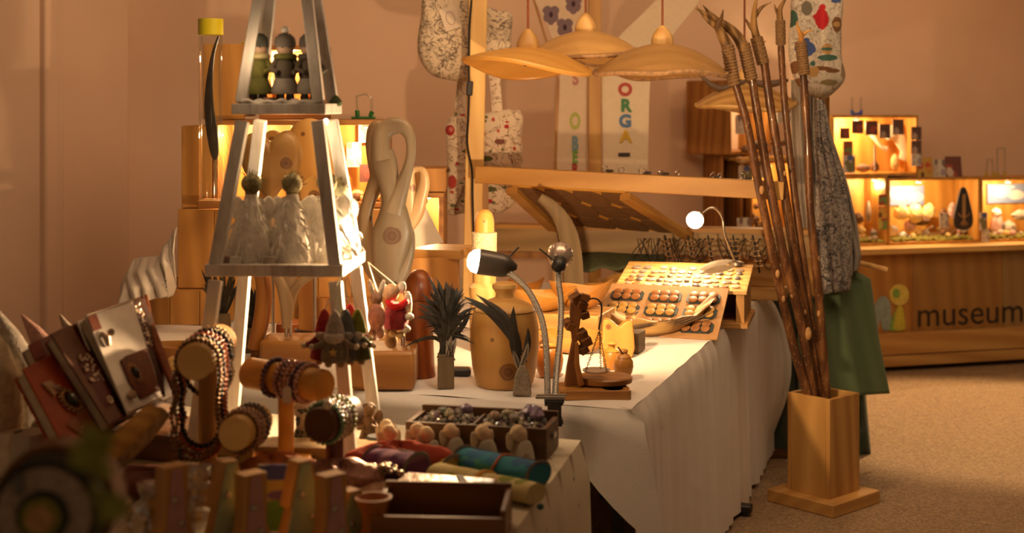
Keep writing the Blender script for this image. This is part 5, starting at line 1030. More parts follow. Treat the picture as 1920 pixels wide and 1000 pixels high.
# ---------------------------------------------------------------- white wooden pyramid
t = NT('whitewash'); n = t.noise(t.map((1, 1, .12)), 26, 4, .65); n2 = t.noise(t.coord(), 5, 3)
t.col(t.ramp(t.math('ADD', t.math('MULTIPLY', n, .6), t.math('MULTIPLY', n2, .4)), [(.33, (.24, .20, .17)), (.42, (.60, .56, .52)), (.56, (.82, .79, .75))])); t.bump(n, .2, .003); WW = t.p(.6)
PC = Vector((-.558, 3.46, .7425)); py = T('display_pyramid', 'tall whitewashed wooden pyramid stand with two shelves of figurines', 'pyramid', PC, R(-3))
hw = lambda z: .205-(z-.74)*.0965-.04*max(0, z-1.2)
z_b, z_m, z_t = 1.183, 1.568, 2.12
def leg(z0, z1, s0=1, s1=1, wd=.03):
    for sx, sy in ((-1, -1), (1, -1), (1, 1), (-1, 1)):
        a = Vector((sx*(hw(z0)*s0-wd/2), sy*(hw(z0)*s0-wd/2), z0-.7425)); b = Vector((sx*(hw(z1)*s1-wd/2), sy*(hw(z1)*s1-wd/2), z1-.7425))
        MB().beam(a, b, wd, wd, (0, 1, 0)).build('leg', WW, py, bevel=.002)
leg(.7425, z_b-.026, 1.0, .97); leg(z_b+.012, z_m-.03, .99, .94); leg(z_m+.014, z_t, 1.0, 1.0, .027)
def shelf(z, h_, wd, ov):
    k = hw(z)+ov; kz = z-.7425
    for a, b in (((-k, -k), (k, -k)), ((k, k), (-k, k))): MB().beam((a[0], a[1]+(wd/2 if a[1] < 0 else -wd/2), kz), (b[0], b[1]+(wd/2 if a[1] < 0 else -wd/2), kz), wd, h_).build('shelf_rail', WW, py, bevel=.0015)
    for s in (-1, 1): MB().beam((s*(k-wd/2), -k+wd, kz), (s*(k-wd/2), k-wd, kz), wd, h_).build('shelf_rail', WW, py, bevel=.0015)
    MB().box((0, 0, kz-.002), (2*(k-wd), 2*(k-wd), .012)).build('shelf_board', WHITE, py)
shelf(z_b, .028, .028, .004); shelf(z_m, .026, .026, .004); MB().box((0, 0, z_t-.7425), (.12, .12, .02)).build('top_cap', WW, py)
def pyp(x, y, z): return py.location + Matrix.Rotation(R(-3), 3, 'Z') @ Vector((x, y, 0)) + Vector((0, 0, z-.7425))
# fairy lights
for k, (px, py_, d_) in enumerate(((476, 89, 3.42), (455, 232, 3.44), (611, 228, 3.42))):
    o = MB().ball((0, 0, 0), .006, (1, 1, 1.2), 10, 7).build('fairy_light', glow((1, .82, .55), 25)); o.location = P(px, py_, d_); tag(o, ['tiny fairy light by the left leg above the upper figurines', 'tiny fairy light under the upper shelf at left', 'tiny fairy light under the upper shelf at right'][k], 'light')
# white feathery angels on the lower shelf
FLUFF = pm((.88, .83, .75), .9, 0, .12, 60, .7, 70); MOSSB = pm((.20, .17, .08), .9, 0, .5, 90, .8, 120)
def angel(label, p, s=1.0, seed=0):
    a = T('feather_angel', label, 'figurine', p, 0); rr = random.Random(seed); m = MB()
    m.lathe([(.046*s, 0), (.048*s, .02*s), (.038*s, .06*s), (.024*s, .10*s), (.014*s, .13*s), (.012*s, .14*s)], 18, wob=.05, wn=7); m.build('skirt', FLUFF, a)
    f = MB()
    for k in range(420):
        an = rr.uniform(0, 2*pi); z = rr.uniform(.02, .135)*s; r_ = max(.008*s, (.052-z/s*.34)*s); ln = rr.uniform(.025, .05)*s; cu = rr.uniform(.3, 1.1)
        b = Vector((r_*cos(an), r_*sin(an), z)); e = b+Vector((ln*.55*cu*cos(an+.4), ln*.55*cu*sin(an+.4), -ln*rr.uniform(.3, 1))); e.z = max(e.z, .002); f.leaf(b, e, rr.uniform(.0012, .0034)*s, (rr.uniform(-.006, .006), 0, .006), n=3)
    f.build('feather_fluff', FLUFF, a, kind='stuff')
    m = MB().ball((0, 0, .160*s), .021*s, (1, 1, 1), 12, 8); m.v = [tuple(c*(1+rr.uniform(-.02, .02)) for c in v) for v in m.v]; m.build('moss_head', MOSSB, a)
    m = MB().ball((0, 0, .142*s), .013*s, (1, 1, .8), 10, 6); m.build('moss_collar', MOSSB, a)
    h = MB()
    for k in range(22):
        an = rr.uniform(0, 2*pi); el_ = rr.uniform(-.3, 1.5); dv = Vector((cos(an)*cos(el_), sin(an)*cos(el_), sin(el_))); h.tube([dv*.018*s+Vector((0, 0, .16*s)), dv*(.026+rr.uniform(0, .006))*s+Vector((0, 0, .16*s))], .0012, 4)
    h.build('moss_hair', MOSSB, a)
    for sx in (-1, 1): MB().pillow(spl([(sx*.008*s, .11*s), (sx*.03*s, .135*s), (sx*.045*s, .12*s), (sx*.04*s, .09*s), (sx*.02*s, .085*s)], 3, True), .004*s, .016*s).build('wing', FLUFF, a)
    return a
zb = z_b+.006
angel('white feather angel at the left end of the lower pyramid shelf', pyp(-.075, -.075, zb), 1.22, 1); angel('white feather angel in the middle of the lower pyramid shelf', pyp(.022, -.06, zb), 1.22, 2)
angel('white feather angel beside the lamp, right end of the lower shelf', pyp(.10, -.02, zb), 1.22, 3); angel('white feather angel deep in the lower shelf behind the right post', pyp(.11, .09, zb), 1.1, 4)
plq = T('pyramid_lamp', 'small bright lamp glowing beside the right angel on the lower shelf', 'lamp', pyp(.142, .02, zb)); MB().lathe([(.014, 0), (.014, .01), (.004, .014), (.004, .06)], 12).build('lamp_stand', WHITE, plq); MB().ball((0, 0, .076), .016, (1, 1, 1.25), 14, 10).build('bulb', glow((1, .84, .56), 120), plq)
rr = random.Random(17)
for k, (x, y, mm, lab) in enumerate(((-.12, -.12, PNK, 'small folded paper tag at the left rail of the lower shelf'), (-.10, -.135, WHITE, 'little white card at the left rail of the lower shelf'), (-.02, -.13, STN, 'small grey stone on the front of the lower shelf'))):
    o = MB().box((0, 0, .012), (.026, .014, .024), (0, .1, 0)).build('price_tag', mm, bevel=.002); o.location = pyp(x, y, zb); o.rotation_euler = (0, 0, .4*k); tag(o, lab, 'tag')
for k in range(6):
    o = MB().tube([(-.02, 0, .003), (0, .004, .005), (.022, 0, .004)], .0022, 6).build('straw_stem', pm((.62, .5, .3), .8)); o.location = pyp(-.1+k*.04, -.12+.01*(k % 3), zb); o.rotation_euler = (0, 0, k*1.1); tag(o, 'short dry straw on the lower pyramid shelf', 'straw', 'straws on the lower shelf')
# figurines on the upper shelf
def kid(label, p, coat, skirt, hat, pom, seed, kind):
    a = T('winter_figurine', label, 'figurine', p, .2*seed)
    for s in (-1, 1): MB().lathe([(.010, 0), (.011, .02), (.009, .035)], 10, (s*.012, 0, 0)).build('boot', pm((.10, .08, .07), .6), a)
    MB().lathe([(.034, .03), (.036, .038), (.022, .075), (.020, .08)], 16, wob=.05, wn=8).build('skirt', skirt, a)
    MB().lathe([(.024, .066), (.027, .08), (.024, .105), (.014, .120), (.009, .125)], 16).build('coat', coat, a)
    for s in (-1, 1): m = MB().tube([(s*.02, -.0, .112), (s*.034, -.012, .09), (s*.018, -.030, .083)], [.009, .008, .006], 8); m.build('arm', coat, a)
    hd = MB().ball((0, 0, .142), .022, (1, .95, 1.02), 16, 10).build('head', pm((.50, .34, .24), .6, 0, .05), a)
    for s in (-1, 1): MB().ball((s*.008, -.020, .145), .0025, (1, 1, 1), 8, 6).build('eye', BLACK, hd)
    MB().lathe([(.025, .145), (.026, .155), (.024, .168), (.014, .178), (.0001, .181)], 16).build('hat', hat, a)
    MB().tube([(.022*cos(2*pi*k/14), .022*sin(2*pi*k/14), .122) for k in range(14)], .008, 7, True).build('scarf', pom, a)
    if kind: MB().ball((0, 0, .188), .010, (1, 1, 1), 10, 7).build('pompom', WHITE, a)
zt_ = z_m+.006; GC = pm((.14, .14, .03), .8, 0, .2); BC = pm((.10, .08, .06), .8, 0, .2); GY = pm((.30, .27, .24), .8, 0, .2); HT = pm((.07, .075, .06), .9, 0, .3)
kid('green-coated winter figurine at the left of the upper pyramid shelf', pyp(-.062, -.06, zt_), GC, GC, HT, pm((.45, .4, .2), .7), 0, 0)
kid('winter figurine with a white pompom hat and pleated grey skirt, middle of the upper shelf', pyp(.004, -.055, zt_), BC, GY, pm((.16, .14, .13), .9), GC, 1, 1)
kid('dark winter figurine half behind the right post on the upper shelf', pyp(.062, -.045, zt_), BC, GY, pm((.14, .12, .11), .9), BC, 2, 1)
for (x, y, mm, lab) in ((-.085, -.07, pm((.45, .12, .06), .7), 'small red box at the left edge of the upper shelf'), (-.035, -.075, pm((.45, .22, .16), .7), 'small pink box right of the green figurine'), (-.022, -.078, BC, 'little brown bucket beside the middle figurine')):
    o = MB().lathe([(.009, 0), (.011, .022), (.009, .022)], 12).build('little_box', mm); o.location = pyp(x, y, zt_); tag(o, lab, 'box')
o = MB().sheet(lambda u, v: Vector(((u-.5)*.19, (v-.5)*.05, .010+.006*sin(u*21)*sin(v*5+u*7))), 30, 8).build('snow_fleece', WHITE, solid=.008); o.location = pyp(0, -.085, zt_); tag(o, 'white snow fleece along the front of the upper shelf', 'fleece')
o = MB().lathe([(.012, 0), (.016, .004), (.017, .012), (.008, .024), (.0001, .030)], 10).build('green_tree', pm((.05, .08, .02), .9)); o.location = pyp(.108, .06, zt_); tag(o, 'tiny green fir tuft at the right rail of the upper shelf', 'tree')
o = MB().lathe([(.006, 0), (.0065, .03), (.001, .05)], 8).build('yellow_cone', pm((.55, .40, .02), .6)); o.location = P(478, 78, 3.5); tag(o, 'small yellow cone ornament above the left fairy light', 'ornament'); MB().tube([(0, 0, .045), (0, 0, .2)], .0006, 4).build('thread', BLACK, o)

# ---------------------------------------------------------------- felt ornaments hanging from the pyramid
def felt(c): return pm(c, .98, 0, .25, 90, .6, 160)
STR = pm((.78, .70, .55), .9, 0, .05)
def gnome(label, px, pyh, d, hook, hat, coat, beard, mouse=False, tilt=0, star=False, h_=.115):
    p = P(px, pyh, d); g = T('felt_gnome', label, 'ornament', p); 
    MB().tube([Vector(hook)-p, Vector((0, 0, 0))], .0014, 5).build('string', STR, g)
    MB().lathe([(.004, .002), (.010, -.006), (.018, -.028), (.023, -.048), (.021, -.052)], 14).build('hat', hat, g)
    MB().ball((0, -.004, -.052), .018, (1, 1, .9), 12, 8).build('face', felt((.55, .36, .24)), g)
    MB().pillow(spl([(-.022, -.050), (0, -.046), (.022, -.050), (.020, -.064), (0, -.074), (-.020, -.064)], 3, True), .010, -.016).build('beard', felt(beard), g)
    MB().lathe([(.012, -.058), (.022, -.066), (.030, -.090), (.033, -.110), (.030, -.114), (.0001, -.115)], 16, wob=.04, wn=5).build('coat', coat, g)
    for s in (-1, 1):
        a = MB().tube([(s*.018, -.004, -.066), (s*.034, -.010, -.076), (s*.048, -.014, -.078)], [.009, .008, .006], 8).build('arm', coat, g); MB().ball((s*.051, -.015, -.078), .007, (1, 1, 1), 8, 6).build('hand', felt((.62, .52, .4)), a)
        MB().ball((s*.014, -.006, -.120), .009, (1, 1.2, .8), 8, 6).build('foot', felt((.40, .28, .18)), g)
    if star: MB().prism([(.010*(1 if k % 2 == 0 else .45)*sin(pi*k/5), -.088+.010*(1 if k % 2 == 0 else .45)*cos(pi*k/5)) for k in range(10)], -.037, -.029).build('star', pm((.72, .48, .16), .8), g)
    g.rotation_euler = (0, 0, tilt); return g
hk = P(641, 521, 3.27)
gnome('grey felt gnome with a pale hat and a star, front of the hanging cluster', 628, 585, 3.18, P(641, 521, 3.25), felt((.46, .40, .34)), felt((.22, .17, .11)), (.66, .58, .48), star=True)
gnome('felt gnome in dark red with a red hat, left back of the cluster', 608, 582, 3.26, hk, felt((.34, .02, .02)), felt((.20, .015, .02)), (.5, .38, .3), tilt=.3)
gnome('blue-grey felt gnome in the middle of the hanging cluster', 648, 582, 3.23, hk, felt((.12, .13, .14)), felt((.10, .10, .10)), (.36, .34, .3), tilt=-.2)
gnome('olive green felt gnome at the right of the hanging cluster', 670, 582, 3.25, hk, felt((.20, .21, .02)), felt((.08, .085, .025)), (.6, .52, .42), tilt=-.4)
gnome('bright red felt gnome peeping out behind the green one', 656, 572, 3.30, hk, felt((.55, .02, .02)), felt((.14, .015, .02)), (.5, .4, .3))
# far corner cluster
hk2 = P(690, 492, 3.66); d_ = 3.62
p = P(742, 544, d_); ag = T('felt_angel', 'hanging felt angel with white ear wings, red scarf and dark red dress', 'ornament', p)
MB().tube([hk2-p, Vector((0, 0, .012))], .0014, 5).build('string', STR, ag)
MB().ball((-.012, 0, -.006), .021, (1, .95, 1.05), 14, 10).build('head', felt((.62, .38, .22)), ag)
for s, (x, z) in ((1, (.016, .006)), (-1, (-.032, -.002))): MB().ball((x, .006, z), .014, (.8, .5, 1.2), 12, 8).build('wing', felt((.70, .62, .50)), ag)
MB().tube([(.004+.024*cos(2*pi*k/18)*1.0, .018*sin(2*pi*k/18)-.004, -.036+.006*cos(2*pi*k/9)) for k in range(18)], .0085, 8, True).build('scarf', felt((.50, .01, .015)), ag)
MB().lathe([(.014, -.034), (.026, -.048), (.034, -.078), (.030, -.098), (.018, -.104)], 16, wob=.05, wn=6).build('dress', felt((.18, .012, .018)), ag)
MB().ball((.030, .010, -.04), .02, (.6, .5, 1.8), 12, 8).build('back_wing', felt((.70, .62, .46)), ag)
for k, (x, z) in enumerate(((-.006, -.112), (.012, -.116), (.028, -.100), (.036, -.068))): MB().ball((x, -.012, z), .011, (1.1, 1, .9), 10, 7).build('flower', felt([(.55, .40, .18), (.55, .44, .25), (.66, .58, .48), (.66, .58, .48)][k]), ag)
p = P(706, 560, d_-.06); pk = T('felt_rabbit', 'hanging pink felt rabbit with pale ears beside the red scarf angel', 'ornament', p)
MB().tube([hk2-p, Vector((0, 0, .02))], .0014, 5).build('string', STR, pk)
MB().ball((0, 0, 0), .016, (1, 1, 1.1), 12, 8).build('head', felt((.30, .17, .11)), pk)
for s in (-1, 1): MB().ball((s*.013, 0, .026), .016, (.42, .3, 1.5), 10, 8, (0, s*.25, 0)).build('ear', felt((.56, .46, .36)), pk)
MB().ball((0, -.004, -.045), .026, (.9, .8, 1.4), 14, 10).build('body', felt((.50, .24, .17)), pk)
for s in (-1, 1): MB().ball((s*.010, -.006, -.088), .010, (1, 1.1, 1.5), 8, 6).build('foot', felt((.36, .20, .13)), pk)
p = P(730, 620, d_); br = T('felt_bear', 'small brown felt animal hanging below the red dressed angel', 'ornament', p)
MB().tube([hk2-p, Vector((0, 0, .01))], .0012, 5).build('string', STR, br); MB().ball((0, 0, 0), .014, (1, 1, 1), 10, 8).build('head', felt((.30, .18, .08)), br); MB().ball((.004, 0, -.026), .018, (1, .9, 1.2), 12, 8).build('body', felt((.30, .17, .07)), br)

# ---------------------------------------------------------------- walking sticks in the pine box
bx0 = Vector((P(1557, 975, 5.38).x, 5.50, 0)); pbx = T('stick_box', 'square pine box on a slab holding the tall hazel sticks', 'box', bx0, R(42))
sd_ = .200; hb_ = .385
for s, nm in ((0, 'side_board'), (1, 'side_board'), (2, 'side_board'), (3, 'side_board')):
    m = Matrix.Rotation(s*pi/2, 3, 'Z'); MB().box(m @ Vector((.0095*(0), -sd_/2+.009, .05+hb_/2)), (sd_ if s % 2 == 0 else .018, .018 if s % 2 == 0 else sd_-.037, hb_)).build(nm, [PINEZ, wood((.66, .45, .24), (.48, .30, .13), 'z', 6, off=101)][s % 2], pbx, bevel=.0015)
MB().box((0, 0, .025), (.315, .315, .05)).build('base_slab', wood((.66, .44, .22), (.48, .29, .13), 'x', 7, off=102), pbx, bevel=.004); MB().box((0, 0, .056), (sd_-.04, sd_-.04, .012)).build('floor_board', PINE, pbx)
t = NT('hazel_bark'); n = t.noise(t.map((1, 1, .22)), 32, 4, .65); vo = t.new('ShaderNodeTexVoronoi'); t.lk(t.map((1, 1, .5)), vo.inputs[0]); vo.inputs['Scale'].default_value = 85
g = t.math('LESS_THAN', vo.outputs['Distance'], .18); oi = t.new('ShaderNodeObjectInfo').outputs['Random']
c = t.ramp(n, [(.3, (.040, .016, .008)), (.5, (.115, .045, .015)), (.72, (.27, .12, .04))]); c = t.mix(t.math('MULTIPLY', g, .5), c, (.42, .26, .12)); t.col(c); t.bump(n, .4, .004); HAZ = t.p(.38, coat=.25)
ANT = wood((.34, .22, .11), (.09, .05, .025), 'z', 16, .5, off=111); CUT = pm((.40, .22, .08), .6, 0, .2); RAF = pm((.19, .105, .04), .85, 0, .3, 150, .6, 200)
def stick(label, pts, r0, bind, horns, d_=None, horncol=ANT, knots=()):
    """pts: centre line (px, py, d); bind: (first, last) row of the wrapping; horns: list of (list of (px, py), radius)"""
    base = P(*pts[-1]); s = T('walking_stick', label, 'stick', base); L = lambda p: P(*p)-base
    k = spl([tuple(L(p)) for p in pts], 8); n = len(k)
    rr = random.Random(pts[0][0]); MB().tube([Vector(q) for q in k], [r0*1.1*(.86+.28*i/n)*(1+.06*rr.uniform(-1, 1)) for i in range(n)], 10).build('shaft', HAZ, s)
    dd = pts[0][2]
    (xa_, ya_), (xb_, yb_) = bind; A = L((xa_, ya_, dd)); B = L((xb_, yb_, dd)); m = MB(); nn = 13
    for i in range(nn): c_ = A.lerp(B, (i+.5)/nn); ax = (B-A).normalized(); u = ax.orthogonal().normalized(); v = ax.cross(u); r_ = r0*1.12+.001*(i % 2); m.tube([c_+u*r_*cos(2*pi*j/12)+v*r_*sin(2*pi*j/12) for j in range(12)], (B-A).length/nn*.62, 6, True)
    m.build('twine_wrap', RAF, s)
    for hp, hr in horns:
        q = spl([tuple(L((x, y, dd-(i*.012)))) for i, (x, y) in enumerate(hp)], 6); nq = len(q); MB().tube([Vector(v) for v in q], [max(.002, hr*1.3*(1-.93*(i/(nq-1))**1.3)) for i in range(nq)], 9).build('antler_tine', horncol, s)
    for (x, y, r_) in knots: o = MB().ball(L((x, y, dd+(pts[-1][2]-dd)*(y-pts[0][1])/(pts[-1][1]-pts[0][1])))+Vector((0, -r0*.86, 0)), r_*.78, (.75, .55, 1.4), 12, 8).build('branch_scar', CUT, s)
    return s
zf = 5.5
stick('hazel walking stick leaning furthest left with a curved forked antler handle', [(1378, 155, 5.30), (1400, 230, 5.32), (1422, 345, 5.36), (1456, 510, 5.42), (1488, 650, 5.46), (1520, 760, 5.48), (1535, 830, 5.5)], .0165, ((1364, 85), (1377, 160)), [([(1366, 92), (1352, 62), (1346, 48), (1352, 36), (1356, 18)], .017), ([(1347, 52), (1332, 42), (1318, 28), (1306, 12)], .010)], knots=((1427, 356, .016), (1457, 513, .015), (1468, 560, .012)))
stick('hazel walking stick whose long antler handle bends far left over the first', [(1408, 130, 5.36), (1418, 200, 5.38), (1438, 320, 5.40), (1470, 480, 5.43), (1500, 600, 5.46), (1525, 740, 5.49), (1545, 830, 5.51)], .017, ((1394, 82), (1409, 150)), [([(1396, 94), (1382, 68), (1360, 48), (1336, 34), (1316, 22), (1304, 16)], .018), ([(1345, 38), (1330, 24), (1318, 10)], .009)], knots=((1484, 552, .012), (1514, 625, .024)))
stick('hazel walking stick with an upright three-pronged antler near the middle', [(1432, 110, 5.42), (1446, 210, 5.44), (1466, 330, 5.46), (1486, 460, 5.48), (1510, 600, 5.50), (1536, 740, 5.52), (1552, 830, 5.53)], .018, ((1418, 70), (1431, 120)), [([(1420, 76), (1414, 50), (1414, 25), (1418, 0), (1424, -25)], .013), ([(1416, 30), (1428, 14), (1446, 4)], .008), ([(1416, 62), (1404, 46), (1394, 30)], .008), ([(1424, 80), (1436, 77)], .006)], knots=((1470, 325, .01), (1508, 585, .011)))
stick('dark straight hazel stick with twine top just left of the cloth bags', [(1464, 85, 5.46), (1470, 180, 5.47), (1482, 300, 5.49), (1498, 430, 5.5), (1522, 600, 5.52), (1545, 740, 5.53), (1556, 830, 5.54)], .014, ((1463, 38), (1464, 84)), [([(1463, 42), (1462, 20), (1470, 2), (1482, -14)], .011), ([(1462, 30), (1455, 18), (1452, 8)], .007)])
stick('hazel walking stick rising in front of the cloth bags with a pale forked antler', [(1506, 140, 5.38), (1514, 250, 5.40), (1520, 400, 5.42), (1532, 520, 5.45), (1542, 640, 5.48), (1550, 740, 5.5), (1558, 830, 5.51)], .0155, ((1501, 78), (1508, 140)), [([(1501, 84), (1502, 68), (1496, 52), (1494, 40)], .010), ([(1502, 68), (1512, 60), (1524, 56)], .007)], horncol=wood((.56, .34, .12), (.36, .18, .05), 'z', 12, off=112), knots=((1532, 484, .012), (1534, 588, .013)))

# ---------------------------------------------------------------- rack of bags and green linen behind the sticks
rkp = T('coat_rack', 'wooden bag rack pole with a pale peg sticking out to the right', 'rack', Vector((P(1545, 500, 6.2).x, 6.2, 0)))
MB().beam((0, 0, .03), (0, 0, 2.25), .04, .04, (0, 1, 0)).build('pole', PINEZ, rkp); MB().beam((-.25, 0, .015), (.08, 0, .015), .06, .03).build('foot', DARK, rkp); MB().beam((0, -.2, .045), (0, .2, .045), .06, .03).build('foot', DARK, rkp)
pg = px3(rkp.location, [(1560, 478), (1654, 502)]); MB().tube([pg[0]+Vector((0, -.08, 0)), pg[1]+Vector((0, -.08, 0))], .011, 10).build('peg', PALE, rkp); MB().tube([Vector((0, 0, 2.2)), Vector((.0, -.22, 2.22))], .011, 10).build('peg', PALE, rkp)
def lx(px, d): return (px-960)*d/F
D7 = 5.98
def bl(px, py_, rx, ry, c): s = D7/F; return ((px-1535)*s, (190-py_)*s, rx*s, ry*s, c)
RD = (.45, .015, .02); BLc = (.05, .09, .26); TE = (.05, .13, .10); BR_ = (.18, .08, .03); OC = (.45, .27, .10)
tea = [bl(1537, 42, 13, 20, RD), bl(1539, 20, 6, 6, RD), bl(1527, 38, 7, 5, RD), bl(1508, 98, 17, 14, BLc), bl(1494, 96, 6, 8, BLc), bl(1508, 82, 6, 5, BLc), bl(1548, 114, 19, 6, TE), bl(1546, 98, 10, 10, OC), bl(1546, 98, 11, 3, TE), bl(1533, 134, 22, 4, BR_), bl(1520, 140, 12, 10, OC), bl(1557, 138, 14, 4, BR_), bl(1566, 52, 10, 14, BR_), bl(1566, 52, 8, 5, OC), bl(1564, 6, 12, 6, BLc), bl(1484, 40, 10, 16, TE), bl(1545, 5, 12, 8, (.55, .5, .42)), bl(1510, 22, 10, 14, (.16, .14, .10)), bl(1500, 160, 14, 8, BR_), bl(1552, 160, 16, 6, (.25, .2, .1)), bl(1578, 138, 5, 14, (.30, .22, .13)), bl(1520, 125, 5, 5, TE), bl(1490, 132, 8, 12, BR_)]
TEA = blobs((.62, .56, .46), tea, .9, [((.25, .20, .15), 20, .5, .012)])
tbg = bag('round_bag', 'rounded bag printed with red and blue teapots at the top of the rack', D7, spl([(1492, -15), (1482, 40), (1478, 90), (1484, 135), (1500, 165), (1525, 182), (1548, 184), (1570, 168), (1585, 145), (1578, 110), (1577, 50), (1574, -15)], 4, True), .07, TEA)
tbg.location.z = tbg.location.z
PAI = blobs((.16, .15, .15), [], .85, [((.50, .46, .41), 34, .5, .018), ((.55, .5, .45), 70, .45, .022), ((.045, .045, .05), 22, .58, .02)])
GRB = fabric((.30, .28, .25), .25)
def hang_cloth(name, label, d, rows, m, dp=.02, solid=.006):
    lo = P(*rows[0][0][:2], d); 
    def f(u, v):
        y = v*(len(rows)-1); i = min(int(y), len(rows)-2); a_ = y-i; r0, r1 = rows[i], rows[i+1]
        x0 = r0[0][0]*(1-a_)+r1[0][0]*a_; x1 = r0[1][0]*(1-a_)+r1[1][0]*a_; yy0 = r0[0][1]*(1-a_)+r1[0][1]*a_; yy1 = r0[1][1]*(1-a_)+r1[1][1]*a_
        return P(x0+(x1-x0)*u, yy0+(yy1-yy0)*u, d+dp*sin(u*17+v*3)+dp*.6*sin(u*33+1-v*5)-.05*sin(pi*u))-lo
    o = MB().sheet(f, 44, 40).build(name, m, solid=solid, ang=80); o.location = lo; tag(o, label, 'scarf'); return o
hang_cloth('paisley_scarf', 'grey white paisley scarf hanging in folds right of the sticks', 6.02, [((1528, 186), (1546, 188)), ((1526, 260), (1560, 270)), ((1530, 330), (1585, 345)), ((1530, 420), (1597, 430)), ((1538, 500), (1598, 510)), ((1545, 552), (1592, 545))], PAI, .009)
hang_cloth('grey_scarf', 'plain warm grey scarf edge behind the paisley one', 6.1, [((1545, 225), (1550, 228)), ((1552, 280), (1574, 300)), ((1555, 340), (1590, 350)), ((1560, 420), (1606, 420)), ((1565, 480), (1614, 480)), ((1575, 512), (1608, 508))], GRB)
hang_cloth('grey_bag_cloth', 'plain grey cloth hanging behind the rightmost sticks', 6.12, [((1484, 150), (1530, 150)), ((1486, 260), (1532, 260)), ((1492, 370), (1536, 370)), ((1500, 470), (1545, 470)), ((1505, 560), (1550, 560))], fabric((.38, .33, .27), .2), .012)
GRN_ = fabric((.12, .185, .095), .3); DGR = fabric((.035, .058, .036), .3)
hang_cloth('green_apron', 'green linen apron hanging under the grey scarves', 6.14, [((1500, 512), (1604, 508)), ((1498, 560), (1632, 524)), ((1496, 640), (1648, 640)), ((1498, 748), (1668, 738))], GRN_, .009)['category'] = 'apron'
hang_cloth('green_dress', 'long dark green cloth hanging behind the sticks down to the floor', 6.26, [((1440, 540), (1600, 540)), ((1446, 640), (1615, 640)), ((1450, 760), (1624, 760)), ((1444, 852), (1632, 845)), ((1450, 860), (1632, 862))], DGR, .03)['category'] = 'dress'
hang_cloth('dark_cloth', 'dark cloth hanging at the far corner of the white table', 6.42, [((1418, 556), (1500, 556)), ((1420, 660), (1500, 660)), ((1424, 800), (1500, 800)), ((1430, 848), (1490, 848))], fabric((.03, .032, .026), .2), .02)['category'] = 'cloth'
# ---------------------------------------------------------------- things on the front table
TF = .7425
def of(px, py_): return G(px, py_, TF)
# jewelled leather books leaning on a log rack
def lbook(label, cs, d0, thick, cover, parts):
    """cs: four picture corners (top-left, top-right, bottom-right, bottom-left) with depth"""
    c_ = [P(*k) for k in cs]; lo = (c_[2]+c_[3])/2; b = T('leather_book', label, 'book', lo); c_ = [k-lo for k in c_]
    nrm = (c_[1]-c_[0]).cross(c_[3]-c_[0]).normalized()
    if nrm.y > 0: nrm = -nrm
    bk = -nrm*thick; fr_ = lambda u, v, o=0: (c_[0]*(1-u)+c_[1]*u)*(1-v)+(c_[3]*(1-u)+c_[2]*u)*v+nrm*o
    ei = .03
    MB().hexa([k+bk for k in c_], [k+bk*.86 for k in c_]).build('cover', cover, b, bevel=.0015); MB().hexa([k+bk*.12 for k in c_], c_).build('cover', cover, b, bevel=.002)
    MB().hexa([fr_(u, v)+bk*.85 for u, v in ((ei, ei), (1-ei, ei), (1-ei, 1-ei), (ei, 1-ei))], [fr_(u, v)+bk*.13 for u, v in ((ei, ei), (1-ei, ei), (1-ei, 1-ei), (ei, 1-ei))]).build('pages', pm((.60, .50, .36), .9), b)
    m = nrm.to_track_quat('Z', 'Y').to_matrix()
    for kd, *a in parts:
        if kd == 'patch': pts, mm, th = a; vs = [fr_(u, v, .0005) for u, v in pts]+[fr_(u, v, th) for u, v in pts]; n_ = len(pts); MB().add(vs, [tuple(range(n_)), tuple(range(n_, 2*n_))]+[(i, (i+1) % n_, n_+(i+1) % n_, n_+i) for i in range(n_)]).build('leather_patch', mm, b)
        if kd == 'gem':
            (u, v), r_, n_ = a; g = MB().lathe([(r_*.5, 0), (r_*.5, r_*.15), (r_*.35, r_*.38), (.0001, r_*.45)], 18, fr_(u, v, .003), rot=m, sx=.72).build('gem', pm((.02, .016, .014), .08), b)
            rn = MB()
            for i in range(n_): an = 2*pi*i/n_; rn.ball(fr_(u, v, .004)+m @ Vector((r_*.74*.78*cos(an), r_*.74*sin(an), 0)), r_*.13, (1, 1, .8), 8, 6)
            for i in range(n_): an = 2*pi*(i+.5)/n_; rn.ball(fr_(u, v, .003)+m @ Vector((r_*.98*.78*cos(an), r_*.98*sin(an), 0)), r_*.12, (1, 1, .7), 8, 6)
            rn.build('gem_setting', pm((.40, .22, .10), .25, .8, .1), b, kind='stuff')
        if kd == 'studs':
            lst, r_ = a; st = MB()
            for u, v in lst: st.ball(fr_(u, v, .002), r_, (1, 1, 1), 8, 6)
            st.build('metal_studs', pm((.66, .52, .40), .2, 1, .1), b, kind='stuff')
        if kd == 'clasp':
            (u, v), (u2, v2), r_ = a; MB().tube([fr_(u, v, .004), fr_((u+u2)/2, (v+v2)/2, .009), fr_(u2, v2, .004)], [r_*.6, r_, r_*.6], 10).build('clasp', pm((.62, .48, .36), .22, .9, .1), b)
    return b
LEA = lambda c, r=.5: pm(c, r, 0, .22, 26, .25, 120, spec=.14)
rr = random.Random(41)
lbook('dark brown embossed leather book standing at the right end of the row', [(195, 580, 3.13), (274, 552, 3.29), (328, 742, 3.17), (262, 770, 3.03)], 0, .03, LEA((.085, .026, .010)), [('patch', [(.62, .03), (.97, .03), (.97, .97), (.62, .97)], LEA((.07, .026, .014)), .004), ('studs', [(rr.uniform(.64, .8), rr.uniform(.05, .5)) for _ in range(70)], .0026)])
